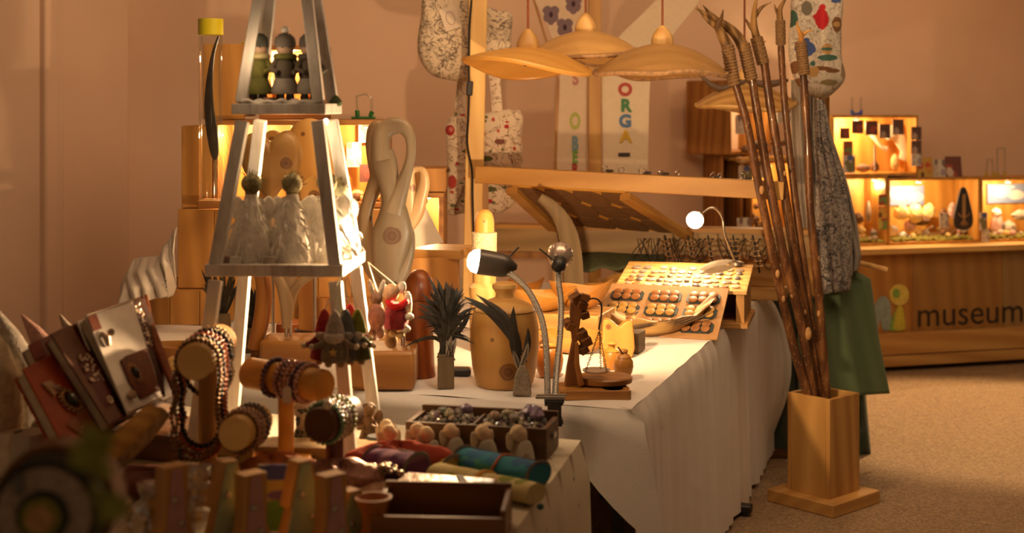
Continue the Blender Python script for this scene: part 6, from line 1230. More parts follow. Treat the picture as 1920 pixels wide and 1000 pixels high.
o = MB().tube([P(274, 553, 3.28), P(280, 600, 3.25), P(300, 660, 3.20), P(332, 742, 3.14)], [.004, .010, .013, .010], 8, flat=.5).build('leather_flap', LEA((.24, .06, .012))); tag(o, 'orange leather flap curling along the rightmost book', 'strap')
lbook('cream leather book shining white in the lamplight with metal clasps', [(160, 590, 3.02), (248, 562, 3.21), (306, 748, 3.09), (240, 778, 2.92)], 0, .03, pm((.88, .82, .74), .36, 0, .05, 30, .2, 120, coat=.3),
      [('patch', [(.0, .03), (.18, .03), (.18, .18), (.0, .18)], LEA((.20, .05, .02)), .003), ('patch', [(.30, .52), (.42, .50), (.95, .50), (.95, .92), (.42, .92), (.30, .74)], LEA((.15, .036, .012)), .004), ('gem', (.48, .68), .026, 14), ('clasp', (.12, .22), (.16, .36), .008), ('clasp', (.24, .25), (.30, .25), .009), ('studs', [(.02+.96*i/30, .985) for i in range(31)]+[(.02+.96*i/30, .015) for i in range(31)], .0022), ('clasp', (.14, .86), (.26, .86), .010)])
lbook('dark red leather book with a thick black spine in the middle', [(95, 628, 2.95), (176, 590, 3.10), (256, 770, 2.99), (205, 800, 2.84)], 0, .028, LEA((.12, .018, .007)), [('patch', [(.55, .02), (.78, .02), (.78, .98), (.55, .98)], LEA((.045, .02, .016)), .008), ('patch', [(.0, .0), (.45, .0), (.45, .98), (.0, .98)], pm((.20, .095, .06), .6, 0, .1, spec=.15), .002), ('studs', [(rr.uniform(.2, .5), rr.uniform(.30, .62)) for _ in range(44)]+[(.38+.05*cos(k), .8+.03*sin(k)) for k in range(9)], .0038)])
lbook('pinkish leather book peeking out behind the orange one', [(52, 648, 2.98), (118, 614, 3.08), (160, 720, 3.02), (100, 748, 2.93)], 0, .03, pm((.28, .15, .11), .6, 0, .1, spec=.15), [('patch', [(.0, .0), (.30, .0), (.30, .3), (.0, .3)], LEA((.26, .05, .025)), .003)])
ob = LEA((.34, .048, .005), .5)
lbook('orange-brown leather book with an oval black gem at the front of the row', [(42, 692, 2.85), (133, 645, 3.02), (220, 794, 2.91), (128, 854, 2.74)], 0, .034, ob, [('gem', (.46, .55), .034, 18), ('patch', [(.55, .18), (.72, .12), (.80, .25), (.74, .38), (.62, .34)], LEA((.30, .09, .03)), .005), ('patch', [(.16, .24), (.32, .26), (.36, .38), (.24, .42)], LEA((.46, .26, .14)), .005), ('patch', [(.2, .74), (.6, .68), (.8, .9), (.4, 1.0)], LEA((.30, .085, .02)), .003), ('clasp', (.30, .33), (.38, .40), .006), ('studs', [(.80, .80), (.40, .84), (.66, .72)], .004)])
lg = T('log_rack', 'split yellow log with bark propping up the leather books', 'log', P(232, 820, 2.88)); k = [P(x, y, d) - lg.location for x, y, d in ((160, 872, 2.83), (205, 846, 2.85), (250, 808, 2.90), (288, 768, 2.96))]
MB().tube(k, [.022, .026, .024, .018], 12, flat=.7).build('split_face', wood((.62, .40, .14), (.42, .24, .07), 'x', 12, .7, off=121), lg); MB().tube([q+Vector((.012, .02, -.012)) for q in k], [.026, .03, .028, .02], 10, flat=.8).build('bark', BARK, lg)
o = MB().hexa([P(60, 750, 3.2), P(300, 800, 3.2), P(330, 770, 3.4), P(100, 720, 3.4)], [k_+Vector((0, 0, .012)) for k_ in (P(60, 750, 3.2), P(300, 800, 3.2), P(330, 770, 3.4), P(100, 720, 3.4))]).build('wood_board', DARK); o.location.z = 0; tag(o, 'dark board lying under the back of the leather books', 'board')
o = MB().box((0, 0, .03), (.26, .2, .06)).build('wood_riser', DARK, bevel=.003); o.location = of(262, 852)+Vector((.02, .06, 0)); o.rotation_euler = (0, 0, -.4); tag(o, 'dark wooden riser right of the log rack', 'riser')
# fleece, felt cones at the far left
m = MB().ball((0, 0, 0), .13, (.8, .6, 1.5), 26, 20); rr = random.Random(2); m.v = [tuple(c*(1+rr.uniform(-.05, .05)) for c in v) for v in m.v]
o = m.build('fleece_bag', pm((.66, .54, .36), .95, 0, .2, 60, .9, 70)); o.location = P(-52, 770, 3.0); tag(o, 'fluffy cream fleece bag at the left picture edge', 'fleece')
for (a, b_, r_, cc, lab) in (((40, 590, 3.25), (88, 655, 3.22), .028, (.36, .20, .17), 'pink felt pointed hat rising behind the leather books'), ((112, 590, 3.35), (140, 640, 3.32), .02, (.34, .28, .22), 'small grey felt tip behind the dark red book'), ((-15, 570, 3.2), (35, 690, 3.16), .05, (.28, .25, .22), 'grey felt hat slope at the left picture edge')):
    A = P(*a); B = P(*b_); E = Vector((B.x, B.y+.02, .7425)); o = MB().tube([Vector((0, 0, 0)), (B-A)*.5, B-A, (E-A)], [.002, r_*.6, r_, r_*1.15], 12).build('felt_cone', felt(cc)); o.location = A; tag(o, lab, 'hat')
for (px, py_, sx, lab, cc) in ((20, 820, .03, 'white paper roll standing under the fleece bag', (.66, .56, .44)), (60, 800, .045, 'pale crumpled cloth left of the orange book', (.5, .42, .34))):
    o = MB().lathe([(sx, 0), (sx*1.05, .07), (sx*.8, .09), (sx*.6, .09)], 14, wob=.08, wn=4).build('paper_roll', pm(cc, .9, 0, .1)); o.location = P(px, py_+30, 2.95); o.location.z = TF+.05; tag(o, lab, 'roll')
# bead stands ------------------------------------------------------------------
LW = wood((.80, .58, .30), (.62, .41, .19), 'z', 9, .5, off=131)
def bead_loop(pts, r_, m, name='necklace', label=None, group=None, closed=True, rv=.12, parent=None):
    """beads placed along a closed path"""
    L = [Vector(p) for p in pts]; n = len(L); segs = [(L[i], L[(i+1) % n]) for i in range(n if closed else n-1)]; tot = sum((b-a).length for a, b in segs)
    cnt = int(tot/(r_*1.9)); mb = MB(); acc = 0; si = 0; rr = random.Random(int(tot*1e5))
    for k in range(cnt):
        t_ = tot*k/cnt
        while si < len(segs)-1 and acc+(segs[si][1]-segs[si][0]).length < t_: acc += (segs[si][1]-segs[si][0]).length; si += 1
        a, b = segs[si]; q = a.lerp(b, (t_-acc)/max(1e-9, (b-a).length)); mb.ball(q, r_*(1+rr.uniform(-rv, rv)), (1, 1, 1), 8, 6)
    o = mb.build(name if not parent else 'beads', m, parent)
    if label: tag(o, label, 'necklace' if name == 'necklace' else 'bracelet', group)
    return o
PEARL = lambda c, me=.85: pm(tuple(k*.75*f for k, f in zip(c, (1, .8, .6))), .34, me, .4, 110)
def tstand(label, a, b, r_, foot, postr, m, endm, rings=()):
    A = P(*a); B = P(*b); s = T('bead_stand', label, 'stand', Vector((foot[0], foot[1], TF))); ax = (B-A); mt = ax.normalized().to_track_quat('Z', 'Y').to_matrix(); L = ax.length; lo = A-s.location
    MB().lathe([(r_*.94, 0), (r_, .004), (r_, L-.004), (r_*.94, L)], 32, lo, rot=mt).build('roll', m, s)
    MB().lathe([(.0001, -.0012), (r_*.92, -.0012), (r_*.93, .0)], 32, lo, rot=mt).build('end_disc', endm, s)
    mid = (A+B)/2-s.location; MB().tube([Vector((mid.x, mid.y, .012)), Vector((mid.x, mid.y, mid.z-r_*.8))], postr, 14).build('post', m, s); MB().box((mid.x, mid.y, .006), (.11, .11, .012)).build('foot', m, s, bevel=.003)
    return s, A, ax.normalized(), mt, L
def ring_on(A, ax, mt, r_, t_, br, m, label, group=None, tilt=.0, drop=0):
    c_ = A+ax*t_; pts = [c_+mt @ Vector(((r_+br)*cos(2*pi*k/40), (r_+br)*sin(2*pi*k/40), tilt*sin(2*pi*k/40+1)))+Vector((0, 0, -drop*(1 if sin(2*pi*k/40) < 0 else 0))) for k in range(40)]
    return bead_loop(pts, br, m, 'bracelet', label, group)
ENDW = wood((.98, .80, .56), (.84, .64, .40), 'x', 5, .6, off=133)
n1 = P(366, 678, 3.0); s_, A, ax, mt, L = tstand('T-shaped necklace stand of pale wood hung with strings of beads', (366, 680, 3.0), (412, 640, 3.24), .041, (P(385, 800, 3.12).x, 3.12), .021, LW, ENDW)
def neck(t_, low_px, spread, r_, m, label, wob=0, d_=None, d2=0):
    c_ = A+ax*t_; rt = .041+r_; top = []
    for k in range(13): an = pi*k/12; top.append(c_+mt.col[0]*0+Vector((rt*cos(an), 0, rt*sin(an))))
    zl = P(400, low_px, c_.y).z; L_ = []
    rgt, lft = top[0], top[-1]
    for k in range(1, 9): q = k/8; L_.append(Vector((lft.x-spread*.25*sin(pi*q*.5)+.004*sin(k*2+wob), lft.y-.006*q, lft.z+(zl+.05-lft.z)*q)))
    bt = []
    for k in range(1, 8): an = pi+pi*k/8; bt.append(Vector(((lft.x+rgt.x)/2-spread*.25/2+((rgt.x-lft.x)/2+spread*.12)*cos(an), lft.y-.006, zl+.05+.05*sin(an))))
    R_ = [Vector((rgt.x+.003*sin(k+wob), rgt.y-.006*(k/8), rgt.z+(zl+.05-rgt.z)*k/8)) for k in range(8, 0, -1)]
    return bead_loop(top+L_+bt+R_, r_, m, 'necklace', label)
neck(.018, 862, .030, .0055, PEARL((.34, .24, .17)), 'necklace of brown bronze pearls hanging lowest at the front of the stand')
neck(.034, 850, .012, .0050, PEARL((.40, .28, .20)), 'second bronze pearl necklace close behind the front one')
neck(.05, 836, -.03, .0060, pm((.012, .009, .012), .3, 0, .3, spec=.3), 'necklace of black and dark violet beads inside the bronze ones')
neck(.066, 858, .0, .0056, PEARL((.60, .16, .05), .4), 'necklace of copper red beads on the right side of the stand')
neck(.082, 846, .0, .0058, pm((.50, .09, .015), .2, .2, .3), 'necklace of orange amber beads right of the copper one')
neck(.10, 838, .01, .0052, PEARL((.40, .10, .05), .4), 'necklace of dark red shimmering beads in the middle of the roll')
neck(.125, 740, .02, .0060, pm((.02, .018, .022), .3, 0, .3, spec=.3), 'short necklace of large dark beads at the back of the roll')
neck(.145, 745, .02, .0048, PEARL((.50, .45, .38)), 'silver grey pearl necklace at the back right of the roll')
neck(.165, 742, .03, .0048, PEARL((.52, .47, .38)), 'second silver grey pearl necklace at the far end of the roll')
o = bead_loop([P(338, 845, 3.0)+Vector((0, 0, -.008*k)) for k in range(5)], .004, pm((.03, .025, .03), .2), 'necklace', 'short dark bead pendant end at the lower left of the stand', closed=False)
# horizontal orange roll with violet bracelets
ORG = wood((.80, .50, .16), (.62, .34, .09), 'x', 10, .45, off=135)
s2, A, ax, mt, L = tstand('orange wooden roll lying sideways with violet and pink bracelets', (608, 724, 3.16), (468, 700, 3.30), .037, (P(515, 850, 3.23).x, 3.23), .019, ORG, wood((.86, .54, .18), (.60, .32, .08), 'x', 6, .5, off=136))
VB = [pm((.50, .28, .25), .3, 0, .3, 130), pm((.09, .05, .09), .25, 0, .7, 130), pm((.52, .26, .19), .3, 0, .35, 130)]
for k, (t_, c_, lab) in enumerate(((.050, 0, 'pale pink bead bracelet nearest the bare end of the orange roll'), (.061, 1, 'dark violet bead bracelet, second from the bare end'), (.072, 2, 'pink bead bracelet, third from the bare end'), (.084, 2, 'rose quartz bracelet in the middle of the orange roll'), (.095, 0, 'pale lilac bracelet left of the rose quartz one'), (.106, 1, 'violet bead bracelet left of the pale lilac one'), (.117, 0, 'pink bracelet at the left of the orange roll'), (.150, 1, 'dark plum bracelet at the left end of the orange roll'), (.161, 1, 'outermost dark plum bracelet at the left end of the roll'))):
    ring_on(A, ax, mt, .037, t_, .0058, VB[c_], lab, None, .006*sin(k*2.1))
tgo = MB().prism([(-.008, 0), (.008, 0), (.010, .006), (.010, .032), (0, .040), (-.010, .032), (-.010, .006)][0:7], -.0008, .0008).build('price_tag', pm((.72, .66, .56), .8, 0, .03)); tgo.location = P(538, 757, 3.10); tag(tgo, 'small white price tag hanging from the orange roll', 'tag'); MB().tube([(0, 0, .036), (.0, .02, .055)], .0006, 4).build('thread', WHITE, tgo)
# pale bracelet stand
s3, A, ax, mt, L = tstand('small bracelet stand whose pale end disc faces the viewer', (440, 815, 2.94), (482, 788, 3.10), .037, (P(455, 880, 3.02).x, 3.02), .018, LW, ENDW)
for k, (t_, br, mm, lab) in enumerate(((.035, .0050, PEARL((.50, .36, .28)), 'cream and pink pearl bracelet nearest the pale end disc'), (.046, .0052, pm((.52, .30, .26), .25, 0, .35, 150, coat=.4), 'pink bead bracelet behind the cream one'), (.058, .0050, PEARL((.46, .38, .30)), 'silver pearl bracelet in the middle of the small stand'), (.070, .0056, pm((.46, .27, .22), .25, 0, .4, 150, coat=.4), 'rosy bracelet at the back of the small stand'), (.105, .0052, pm((.16, .11, .11), .25, 0, .5, 150, coat=.4), 'grey violet bracelet at the far end of the small stand'), (.118, .0052, pm((.14, .10, .10), .25, 0, .5, 150, coat=.4), 'outermost grey bracelet at the far end of the small stand'))): ring_on(A, ax, mt, .037, t_, br, mm, lab, None, .008*sin(k*1.7), .004)
# dark stand with green bracelets
DKW = wood((.12, .045, .018), (.07, .024, .010), 'z', 9, .5, off=137)
s4, A, ax, mt, L = tstand('dark wooden bracelet stand with green and white bracelets', (598, 798, 2.98), (655, 772, 3.12), .038, (P(618, 870, 3.05).x, 3.05), .020, DKW, wood((.13, .05, .02), (.075, .026, .010), 'x', 6, .6, off=138))
for k, (t_, br, mm, lab) in enumerate(((.025, .0056, pm((.16, .30, .17), .25, 0, .4, 140, coat=.4), 'jade green bracelet nearest the dark end disc'), (.038, .0052, pm((.50, .54, .36), .2, 0, .3, 140, coat=.5), 'pale white green bracelet behind the jade one'), (.050, .0054, pm((.62, .52, .38), .12, .2, .2, 140, coat=.6), 'sparkling champagne bracelet in the middle of the dark stand'), (.063, .0054, pm((.58, .46, .36), .12, .2, .2, 140, coat=.6), 'second sparkling bracelet right of the middle one'), (.08, .0056, pm((.34, .35, .12), .2, 0, .3, 140, coat=.5), 'olive green bracelet toward the back of the dark stand'), (.094, .0056, pm((.40, .40, .16), .2, 0, .3, 140, coat=.5), 'yellow green bracelet at the back of the dark stand'))): ring_on(A, ax, mt, .038, t_, br, mm, lab, None, .008*sin(k*1.3))
o = MB().ball((0, 0, 0), .011, (1, 1, 1), 12, 8).build('white_bead', pm((.70, .62, .52), .3)); o.location = P(614, 760, 2.98); tag(o, 'large white bead on top of the jade bracelet', 'bead')
# white ornament stand with earrings, little figurines at the pyramid foot
ws = T('earring_stand', 'white carved earring stand hung with dark beads behind the rolls', 'stand', of(548, 862)+Vector((0, .15, 0))); 
q = lambda x, y: ((x-548)*ws.location.y/F, (852-y)*ws.location.y/F)
MB().pillow([v for v in spl([q(*p) for p in ((530, 852), (566, 852), (560, 820), (562, 795), (600, 790), (598, 776), (568, 774), (560, 758), (545, 752), (532, 768), (506, 772), (508, 786), (534, 795), (536, 822))], 3, True)], .014).build('carved_body', pm((.62, .56, .48), .6, 0, .12), ws)
MB().box((0, 0, .006), (.16, .06, .012)).build('foot', PALE, ws)
m = MB(); rr = random.Random(6)
for k in range(34): x, y = rr.uniform(516, 586), rr.uniform(780, 840); a_ = q(x, y); m.ball((a_[0], -.016-rr.uniform(0, .01), a_[1]), rr.uniform(.003, .0065), (1, .8, 1.2), 7, 5)
m.build('hanging_earrings', pm((.06, .065, .06), .3, 0, .5), ws, kind='stuff')
fgs = T('angel_figurine', 'small bronze brown figurine sitting at the pyramid foot', 'figurine', of(690, 832)+Vector((.0, .02, 0)))
BZ = pm((.22, .13, .06), .5, .2, .3)
MB().lathe([(.022, 0), (.026, .012), (.02, .035), (.016, .055), (.010, .064)], 14, sx=.9).build('body', BZ, fgs); MB().ball((0, -.004, .078), .016, (1, 1, 1.05), 12, 8).build('head', BZ, fgs); MB().ball((0, .002, .084), .017, (1.05, 1, .8), 10, 7).build('hair', pm((.10, .06, .03), .7), fgs)
for s in (-1, 1): MB().tube([(s*.014, 0, .05), (s*.022, -.014, .036), (s*.008, -.022, .044)], [.006, .006, .004], 8).build('arm', BZ, fgs); MB().tube([(s*.010, -.01, .016), (s*.014, -.034, .018), (s*.016, -.044, .002)], [.008, .007, .006], 8).build('leg', BZ, fgs); MB().pillow(spl([(s*.006, .05), (s*.024, .075), (s*.034, .06), (s*.026, .034)], 3, True), .003, .016).build('wing', BZ, fgs)
for k, (px, py_, sx, mm, lab) in enumerate(((705, 846, .03, pm((.10, .11, .12), .6), 'small dark blue cloth bundle beside the pyramid leg'), (590, 850, .018, pm((.55, .36, .06), .4), 'small yellow tea light behind the dark stand'), (640, 855, .02, PINE, 'short wooden peg beside the dark stand'))):
    o = MB().lathe([(sx, 0), (sx*1.05, .02), (sx*.8, .03), (.0001, .03)], 12).build('small_trinket', mm); o.location = of(px, py_)+Vector((0, .03, 0)); tag(o, lab, 'trinket')
sb = MB().box((0, 0, .012), (.42, .10, .024)).build('display_plank', wood((.50, .42, .32), (.36, .28, .20), 'x', 8, .7), bevel=.002); sb.location = of(560, 874)+Vector((0, .12, 0)); sb.rotation_euler = (0, 0, -.1); tag(sb, 'low greyish plank on the table behind the bracelet stands', 'plank')
# stone chip tray -----------------------------------------------------------------
tl_ = P(750, 810, 3.55); cA = Vector((P(872, 866, 3.27).x-.11, 3.36, TF)); ta = R(-13)
ty = T('stone_tray', 'dark wooden tray with two compartments heaped with stone chips', 'tray', Vector((P(905, 860, 3.34).x, 3.36, TF)), ta); TWd, TDp, THt = .345, .15, .075
DW = wood((.16, .09, .05), (.09, .05, .026), 'x', 12, .55, off=141)
for nm, c_, d_ in (('front_wall', (0, -TDp/2+.006, THt/2), (TWd, .012, THt)), ('back_wall', (0, TDp/2-.006, THt/2+.006), (TWd, .012, THt+.012)), ('side_wall', (-TWd/2+.006, 0, THt/2), (.012, TDp-.025, THt)), ('side_wall', (TWd/2-.006, 0, THt/2), (.012, TDp-.025, THt)), ('divider', (-.01, 0, THt/2), (.008, TDp-.025, THt-.002)), ('bottom', (0, 0, .004), (TWd-.026, TDp-.026, .008))): MB().box(c_, d_).build(nm, DW, ty, bevel=.0015)
MB().box((TWd/2+.004, 0, .045), (.006, .03, .012)).build('latch', STEEL, ty)
rot = Matrix.Rotation(ta, 3, 'Z'); CH = [pm((.30, .28, .26), .25, 0, .4, 60, coat=.3), pm((.16, .11, .16), .25, 0, .4, 60, coat=.3), pm((.36, .34, .24), .3, 0, .4, 60, coat=.3), pm((.12, .15, .12), .3, 0, .4, 60, coat=.3), pm((.40, .30, .24), .3, 0, .4, 60, coat=.3)]
for side, (xa_, xb_) in (('left', (-TWd/2+.02, -.02)), ('right', (.0, TWd/2-.02))):
    for ci in range(5):
        m = MB(); rr = random.Random(ci*3+len(side))
        for k in range(58):
            x = rr.uniform(xa_, xb_); y = rr.uniform(-TDp/2+.02, TDp/2-.02); hh = .062+.022*sin(pi*(x-xa_)/(xb_-xa_))*sin(pi*(y+TDp/2)/TDp); r_ = rr.uniform(.004, .0075)
            b0 = len(m.v); m.ball((x, y, hh+rr.uniform(-.008, .006)), r_, (1.3, .9, .8), 6, 4, (rr.uniform(0, 3), rr.uniform(0, 3), rr.uniform(0, 3)))
        o = m.build('stone_chips', CH[ci], ang=15); o.location = ty.location; o.rotation_euler = (0, 0, ta); tag(o, '%s stone chips heaped in the %s half of the dark tray' % (['grey', 'violet', 'pale green', 'dark green', 'rosy'][ci], side), 'stones', None, 'stuff')
rr = random.Random(77); AME = pm((.22, .16, .26), .25, 0, .4, 90, .4, 60)
for k, (x, y, r_, ci, lab) in enumerate(((.115, .03, .022, -1, 'big violet crystal cluster at the right end of the tray'), (.135, .0, .016, -1, 'violet crystal at the right rim of the tray'), (.06, .0, .014, 2, 'rounded pale green stone in the right half of the tray'), (.035, -.02, .012, 4, 'rosy stone near the divider'), (.085, -.03, .011, 0, 'grey stone at the front of the right half'), (-.05, .03, .015, -1, 'violet stone left of the divider'), (-.10, .0, .012, 3, 'dark green stone in the left half of the tray'), (-.075, -.03, .011, 2, 'pale stone at the front of the left half'))):
    m = MB().ball((0, 0, 0), r_, (1.2, 1, .9), 9, 7); m.v = [tuple(c*(1+rr.uniform(-.18, .18)) for c in v) for v in m.v]; o = m.build('stone', AME if ci < 0 else CH[ci], ang=15); o.location = ty.location+rot @ Vector((x, y, .088)); tag(o, lab, 'stone')
bs_ = MB().box((0, 0, .02), (.40, .25, .04)) if False else None
# small felt angels in front of the tray
HAIR = pm((.74, .58, .36), .8, 0, .2, 90, .5, 90); WING = pm((.72, .60, .42), .85, 0, .08); DRS = pm((.36, .28, .20), .9, 0, .15)
def wangel(label, px, pyb, s=1.0, rz=0, d_=None):
    p = of(px, pyb); a = T('little_angel', label, 'figurine', p, rz)
    MB().lathe([(.026*s, 0), (.027*s, .004*s), (.016*s, .032*s), (.009*s, .046*s)], 16).build('dress', DRS, a)
    hd = MB().ball((0, 0, .058*s), .0145*s, (1, 1, 1.05), 14, 10).build('head', pm((.70, .48, .32), .7, 0, .05), a)
    MB().ball((-.002*s, .005*s, .062*s), .0165*s, (1, .95, 1), 12, 9).build('hair', HAIR, a)
    MB().tube([(-.008*s, .008*s, .07*s), (-.014*s, .010*s, .052*s), (-.012*s, .012*s, .034*s)], [.006*s, .007*s, .003*s], 8).build('braid', HAIR, a)
    for sx in (-1, 1): MB().pillow(spl([(sx*.006*s, .044*s), (sx*.020*s, .064*s), (sx*.027*s, .058*s), (sx*.026*s, .036*s), (sx*.014*s, .026*s)], 3, True), .004*s, .010*s).build('wing', WING, a)
    MB().pillow(spl([(-.014*s, .046*s), (.014*s, .046*s), (.026*s, .010*s), (.018*s, .006*s), (0, .03*s), (-.018*s, .006*s), (-.026*s, .010*s)], 3, True), .004*s, -.015*s).build('stole', pm((.62, .56, .48), .8, 0, .05), a)
for k, (px, pyb, s, rz, lab) in enumerate(((733, 868, 1.05, .5, 'little blond angel at the left end of the row by the tray'), (727, 850, .95, .5, 'little blond angel half hidden behind the leftmost one'), (785, 865, 1.05, .3, 'second little angel, left of the pair in the middle'), (803, 868, 1.0, .9, 'little angel with a turned head right beside the second one'), (848, 862, 1.0, .6, 'little angel in front of the tray divider'), (908, 868, 1.05, .5, 'little angel left of the rightmost one'), (918, 856, .95, .6, 'little angel hidden close behind its neighbour'), (975, 872, 1.1, .7, 'rightmost little angel in front of the dark tray'))): wangel(lab, px, pyb-2, s*1.05, rz)
# rolled felt cases ---------------------------------------------------------------
def roll(label, a, b, r_, m, extra=(), trim=None, flat=.62, dz=0):
    A = of(*a); B = of(*b); A.z += r_*flat+dz; B.z += r_*flat+dz; o = T('felt_roll', label, 'roll', (A+B)/2); ax = (B-A); L = ax.length; rz = atan2(ax.y, ax.x); o.rotation_euler = (0, 0, rz)
    nx, na = 24, 22; vs = []
    for i in range(nx+1):
        x = -L/2+L*i/nx
        for k in range(na): an = 2*pi*k/na; rr_ = r_*(1+.03*sin(5*x/L*3+k)); vs.append((x, rr_*cos(an), rr_*flat*sin(an)))
    MB().add(vs, [(i*na+k, (i+1)*na+k, (i+1)*na+(k+1) % na, i*na+(k+1) % na) for i in range(nx) for k in range(na)]+[tuple(range(na)), tuple(nx*na+k for k in range(na))[::-1]]).build('felt_body', m, o, ang=50)
    if trim:
        tm = MB(); n_ = int(L/.0075)
        for i in range(n_): tm.ball((-L/2+L*(i+.5)/n_, r_*.55, r_*flat*.86), .0032, (1, 1, 1), 6, 4)
        tm.build('stitch_trim', trim, o, kind='stuff')
        for sx in (-1, 1): MB().strand([(sx*L/2*.97, (r_+.001)*cos(2*pi*k/20), (r_+.001)*flat*sin(2*pi*k/20)) for k in range(20)], .006, .002, 6, True, (1, 0, 0)).build('edge_band', pm((.22, .17, .14), .9), o)
    for x, c_ in extra: MB().tube([(x*L+.004*sin(k), (r_+.003)*cos(2*pi*k/20), (r_+.003)*flat*sin(2*pi*k/20)) for k in range(20)], .003, 6, True).build('tie_string', c_, o)
    return o
FB = lambda base, cols, seed: blobs(base, [(random.Random(seed+i).uniform(-.11, .11), random.Random(seed+50+i).uniform(-.03, .03), random.Random(seed+90+i).uniform(.012, .034), random.Random(seed+130+i).uniform(.006, .016), cols[i % len(cols)]) for i in range(12)], .95)
TRIM = pm((.10, .08, .07), .6, 0, .3)
roll('turquoise blue felt roll with beaded edge beside the dark tray', (866, 880), (1012, 912), .040, FB((.03, .20, .27), [(.02, .30, .30), (.02, .10, .24), (.06, .26, .20), (.03, .14, .30)], 1), [(.05, pm((.50, .12, .03), .8))], TRIM)
roll('cream and green checked felt roll tied with yellow string', (818, 905), (1004, 946), .036, FB((.66, .56, .26), [(.26, .30, .05), (.34, .36, .08), (.60, .50, .20), (.24, .28, .05)], 2), [(-.02, pm((.70, .36, .03), .7)), (.0, pm((.70, .36, .03), .7))], None, .6)
roll('yellow floral felt roll behind the cream one', (785, 876), (850, 892), .034, FB((.46, .30, .05), [(.24, .26, .04), (.55, .18, .02), (.12, .12, .14), (.6, .4, .05)], 3), (), TRIM)
roll('dark purple felt roll with grey edge left of the floral one', (700, 892), (782, 906), .050, FB((.13, .04, .11), [(.20, .06, .15), (.06, .02, .07), (.24, .10, .16)], 4), (), TRIM)
# red silk bag, pink glitter pouch, silver book, beads
def lump(name, label, cat, px, py_, rx, ry, rz_, m, seed, wob=.12, rot=0, lift=0):
    mb = MB(); rr = random.Random(seed); n, k2 = 30, 12; vs = []
    for i in range(k2+1):
        th = pi*i/k2
        for k in range(n): a = 2*pi*k/n; w_ = 1+wob*sin(3*a+seed)*sin(th)+wob*.6*sin(7*a+2*i+seed); vs.append((rx*sin(th)*cos(a)*w_, ry*sin(th)*sin(a)*w_, rz_*(1-cos(th))*.5*(1+.12*sin(4*a+i))))
    mb.add(vs, [(i*n+k, i*n+(k+1) % n, (i+1)*n+(k+1) % n, (i+1)*n+k) for i in range(k2) for k in range(n)]); o = mb.build(name, m, ang=70); o.location = of(px, py_)+Vector((0, 0, lift)); o.rotation_euler = (0, 0, rot); tag(o, label, cat); return o
lump('red_silk_pouch', 'crumpled red and orange silk pouch behind the purple roll', 'pouch', 752, 886, .12, .05, .065, FB((.42, .06, .03), [(.55, .12, .03), (.30, .03, .02), (.5, .16, .05), (.36, .02, .02)], 7), 3)
lump('glitter_pouch', 'pinkish glittering pouch left of the metal beads', 'pouch', 640, 922, .10, .06, .065, pm((.36, .17, .13), .35, .2, .5, 220, .5, 220), 5, .06)
lump('leather_piece', 'soft tan leather piece under the metal beads', 'leather', 740, 935, .13, .05, .03, pm((.46, .27, .16), .7, 0, .1), 9, .08)
m = MB(); rr = random.Random(15)
for k in range(46): m.ball((rr.gauss(0, .022), rr.gauss(0, .012), .006+rr.uniform(0, .02)), rr.uniform(.004, .009), (1.2, 1, .7), 8, 6)
o = m.build('metal_beads', pm((.42, .33, .24), .22, .9, .4, 150)); o.location = of(712, 920)+Vector((0, 0, .03)); tag(o, 'cluster of shiny dark metal beads on the tan leather', 'beads', None, 'stuff')
sbk = T('silver_purse', 'flat silvery leather purse with a dark strap before the cream roll', 'purse', of(835, 940)+Vector((0, 0, 0)), R(-16))
MB().box((0, 0, .018), (.20, .09, .036)).build('purse_body', pm((.10, .06, .05), .5), sbk, bevel=.008); MB().box((0, 0, .039), (.20, .09, .008)).build('purse_flap', pm((.52, .42, .36), .28, .7, .2, 30, .5, 60), sbk, bevel=.003); MB().box((.04, 0, .0445), (.014, .092, .004), (0, 0, .5)).build('strap', LEA((.12, .04, .03)), sbk)
# empty wooden tray at the bottom
et = T('wooden_tray', 'open empty brown wooden tray at the bottom edge of the picture', 'tray', of(830, 1010)+Vector((0, .03, 0)), R(-4)); WX, DX, HX = .255, .17, .07
TWD = wood((.26, .13, .06), (.15, .07, .03), 'x', 10, .5, off=151)
for nm, c_, d_ in (('front_wall', (0, -DX/2, HX/2-.006), (WX, .010, HX-.012)), ('back_wall', (0, DX/2, HX/2+.004), (WX, .010, HX+.008)), ('side_wall', (-WX/2+.005, 0, HX/2), (.010, DX-.012, HX)), ('side_wall', (WX/2-.005, 0, HX/2), (.010, DX-.012, HX)), ('bottom', (0, 0, .004), (WX-.022, DX-.012, .008))): MB().box(c_, d_).build(nm, TWD, et, bevel=.0015)
for k, (x, y) in enumerate(((-.08, .0), (-.05, .03), (.02, -.02))):
    o = MB().leaf((0, 0, 0), (.03, .01, .006), .007).build('green_leaf', pm((.10, .14, .03), .6)); o.location = et.location+Vector((x, y, .012)); o.rotation_euler = (0, 0, k); tag(o, 'tiny green leaf bit lying in the empty brown tray', 'leaf', 'leaf bits in the brown tray')
# turned cup
cp = turned('egg_cup', 'small turned reddish wooden cup left of the empty tray', 'cup', of(700, 1016)+Vector((0, 0, .0)), [(.030, 0), (.032, .01), (.022, .03), (.021, .05), (.027, .068), (.036, .082), (.036, .086), (.031, .086), (.02, .07), (.0001, .06)], wood((.50, .24, .12), (.38, .16, .07), 'z', 8, .45, off=152))
for px, py_, lab in ((1018, 956, 'tiny blue glass bead beside the cream roll'),): o = MB().ball((0, 0, .006), .008, (1, 1, .9), 10, 7).build('blue_bead', pm((.02, .10, .14), .15)); o.location = of(px-5, py_); tag(o, lab, 'bead')
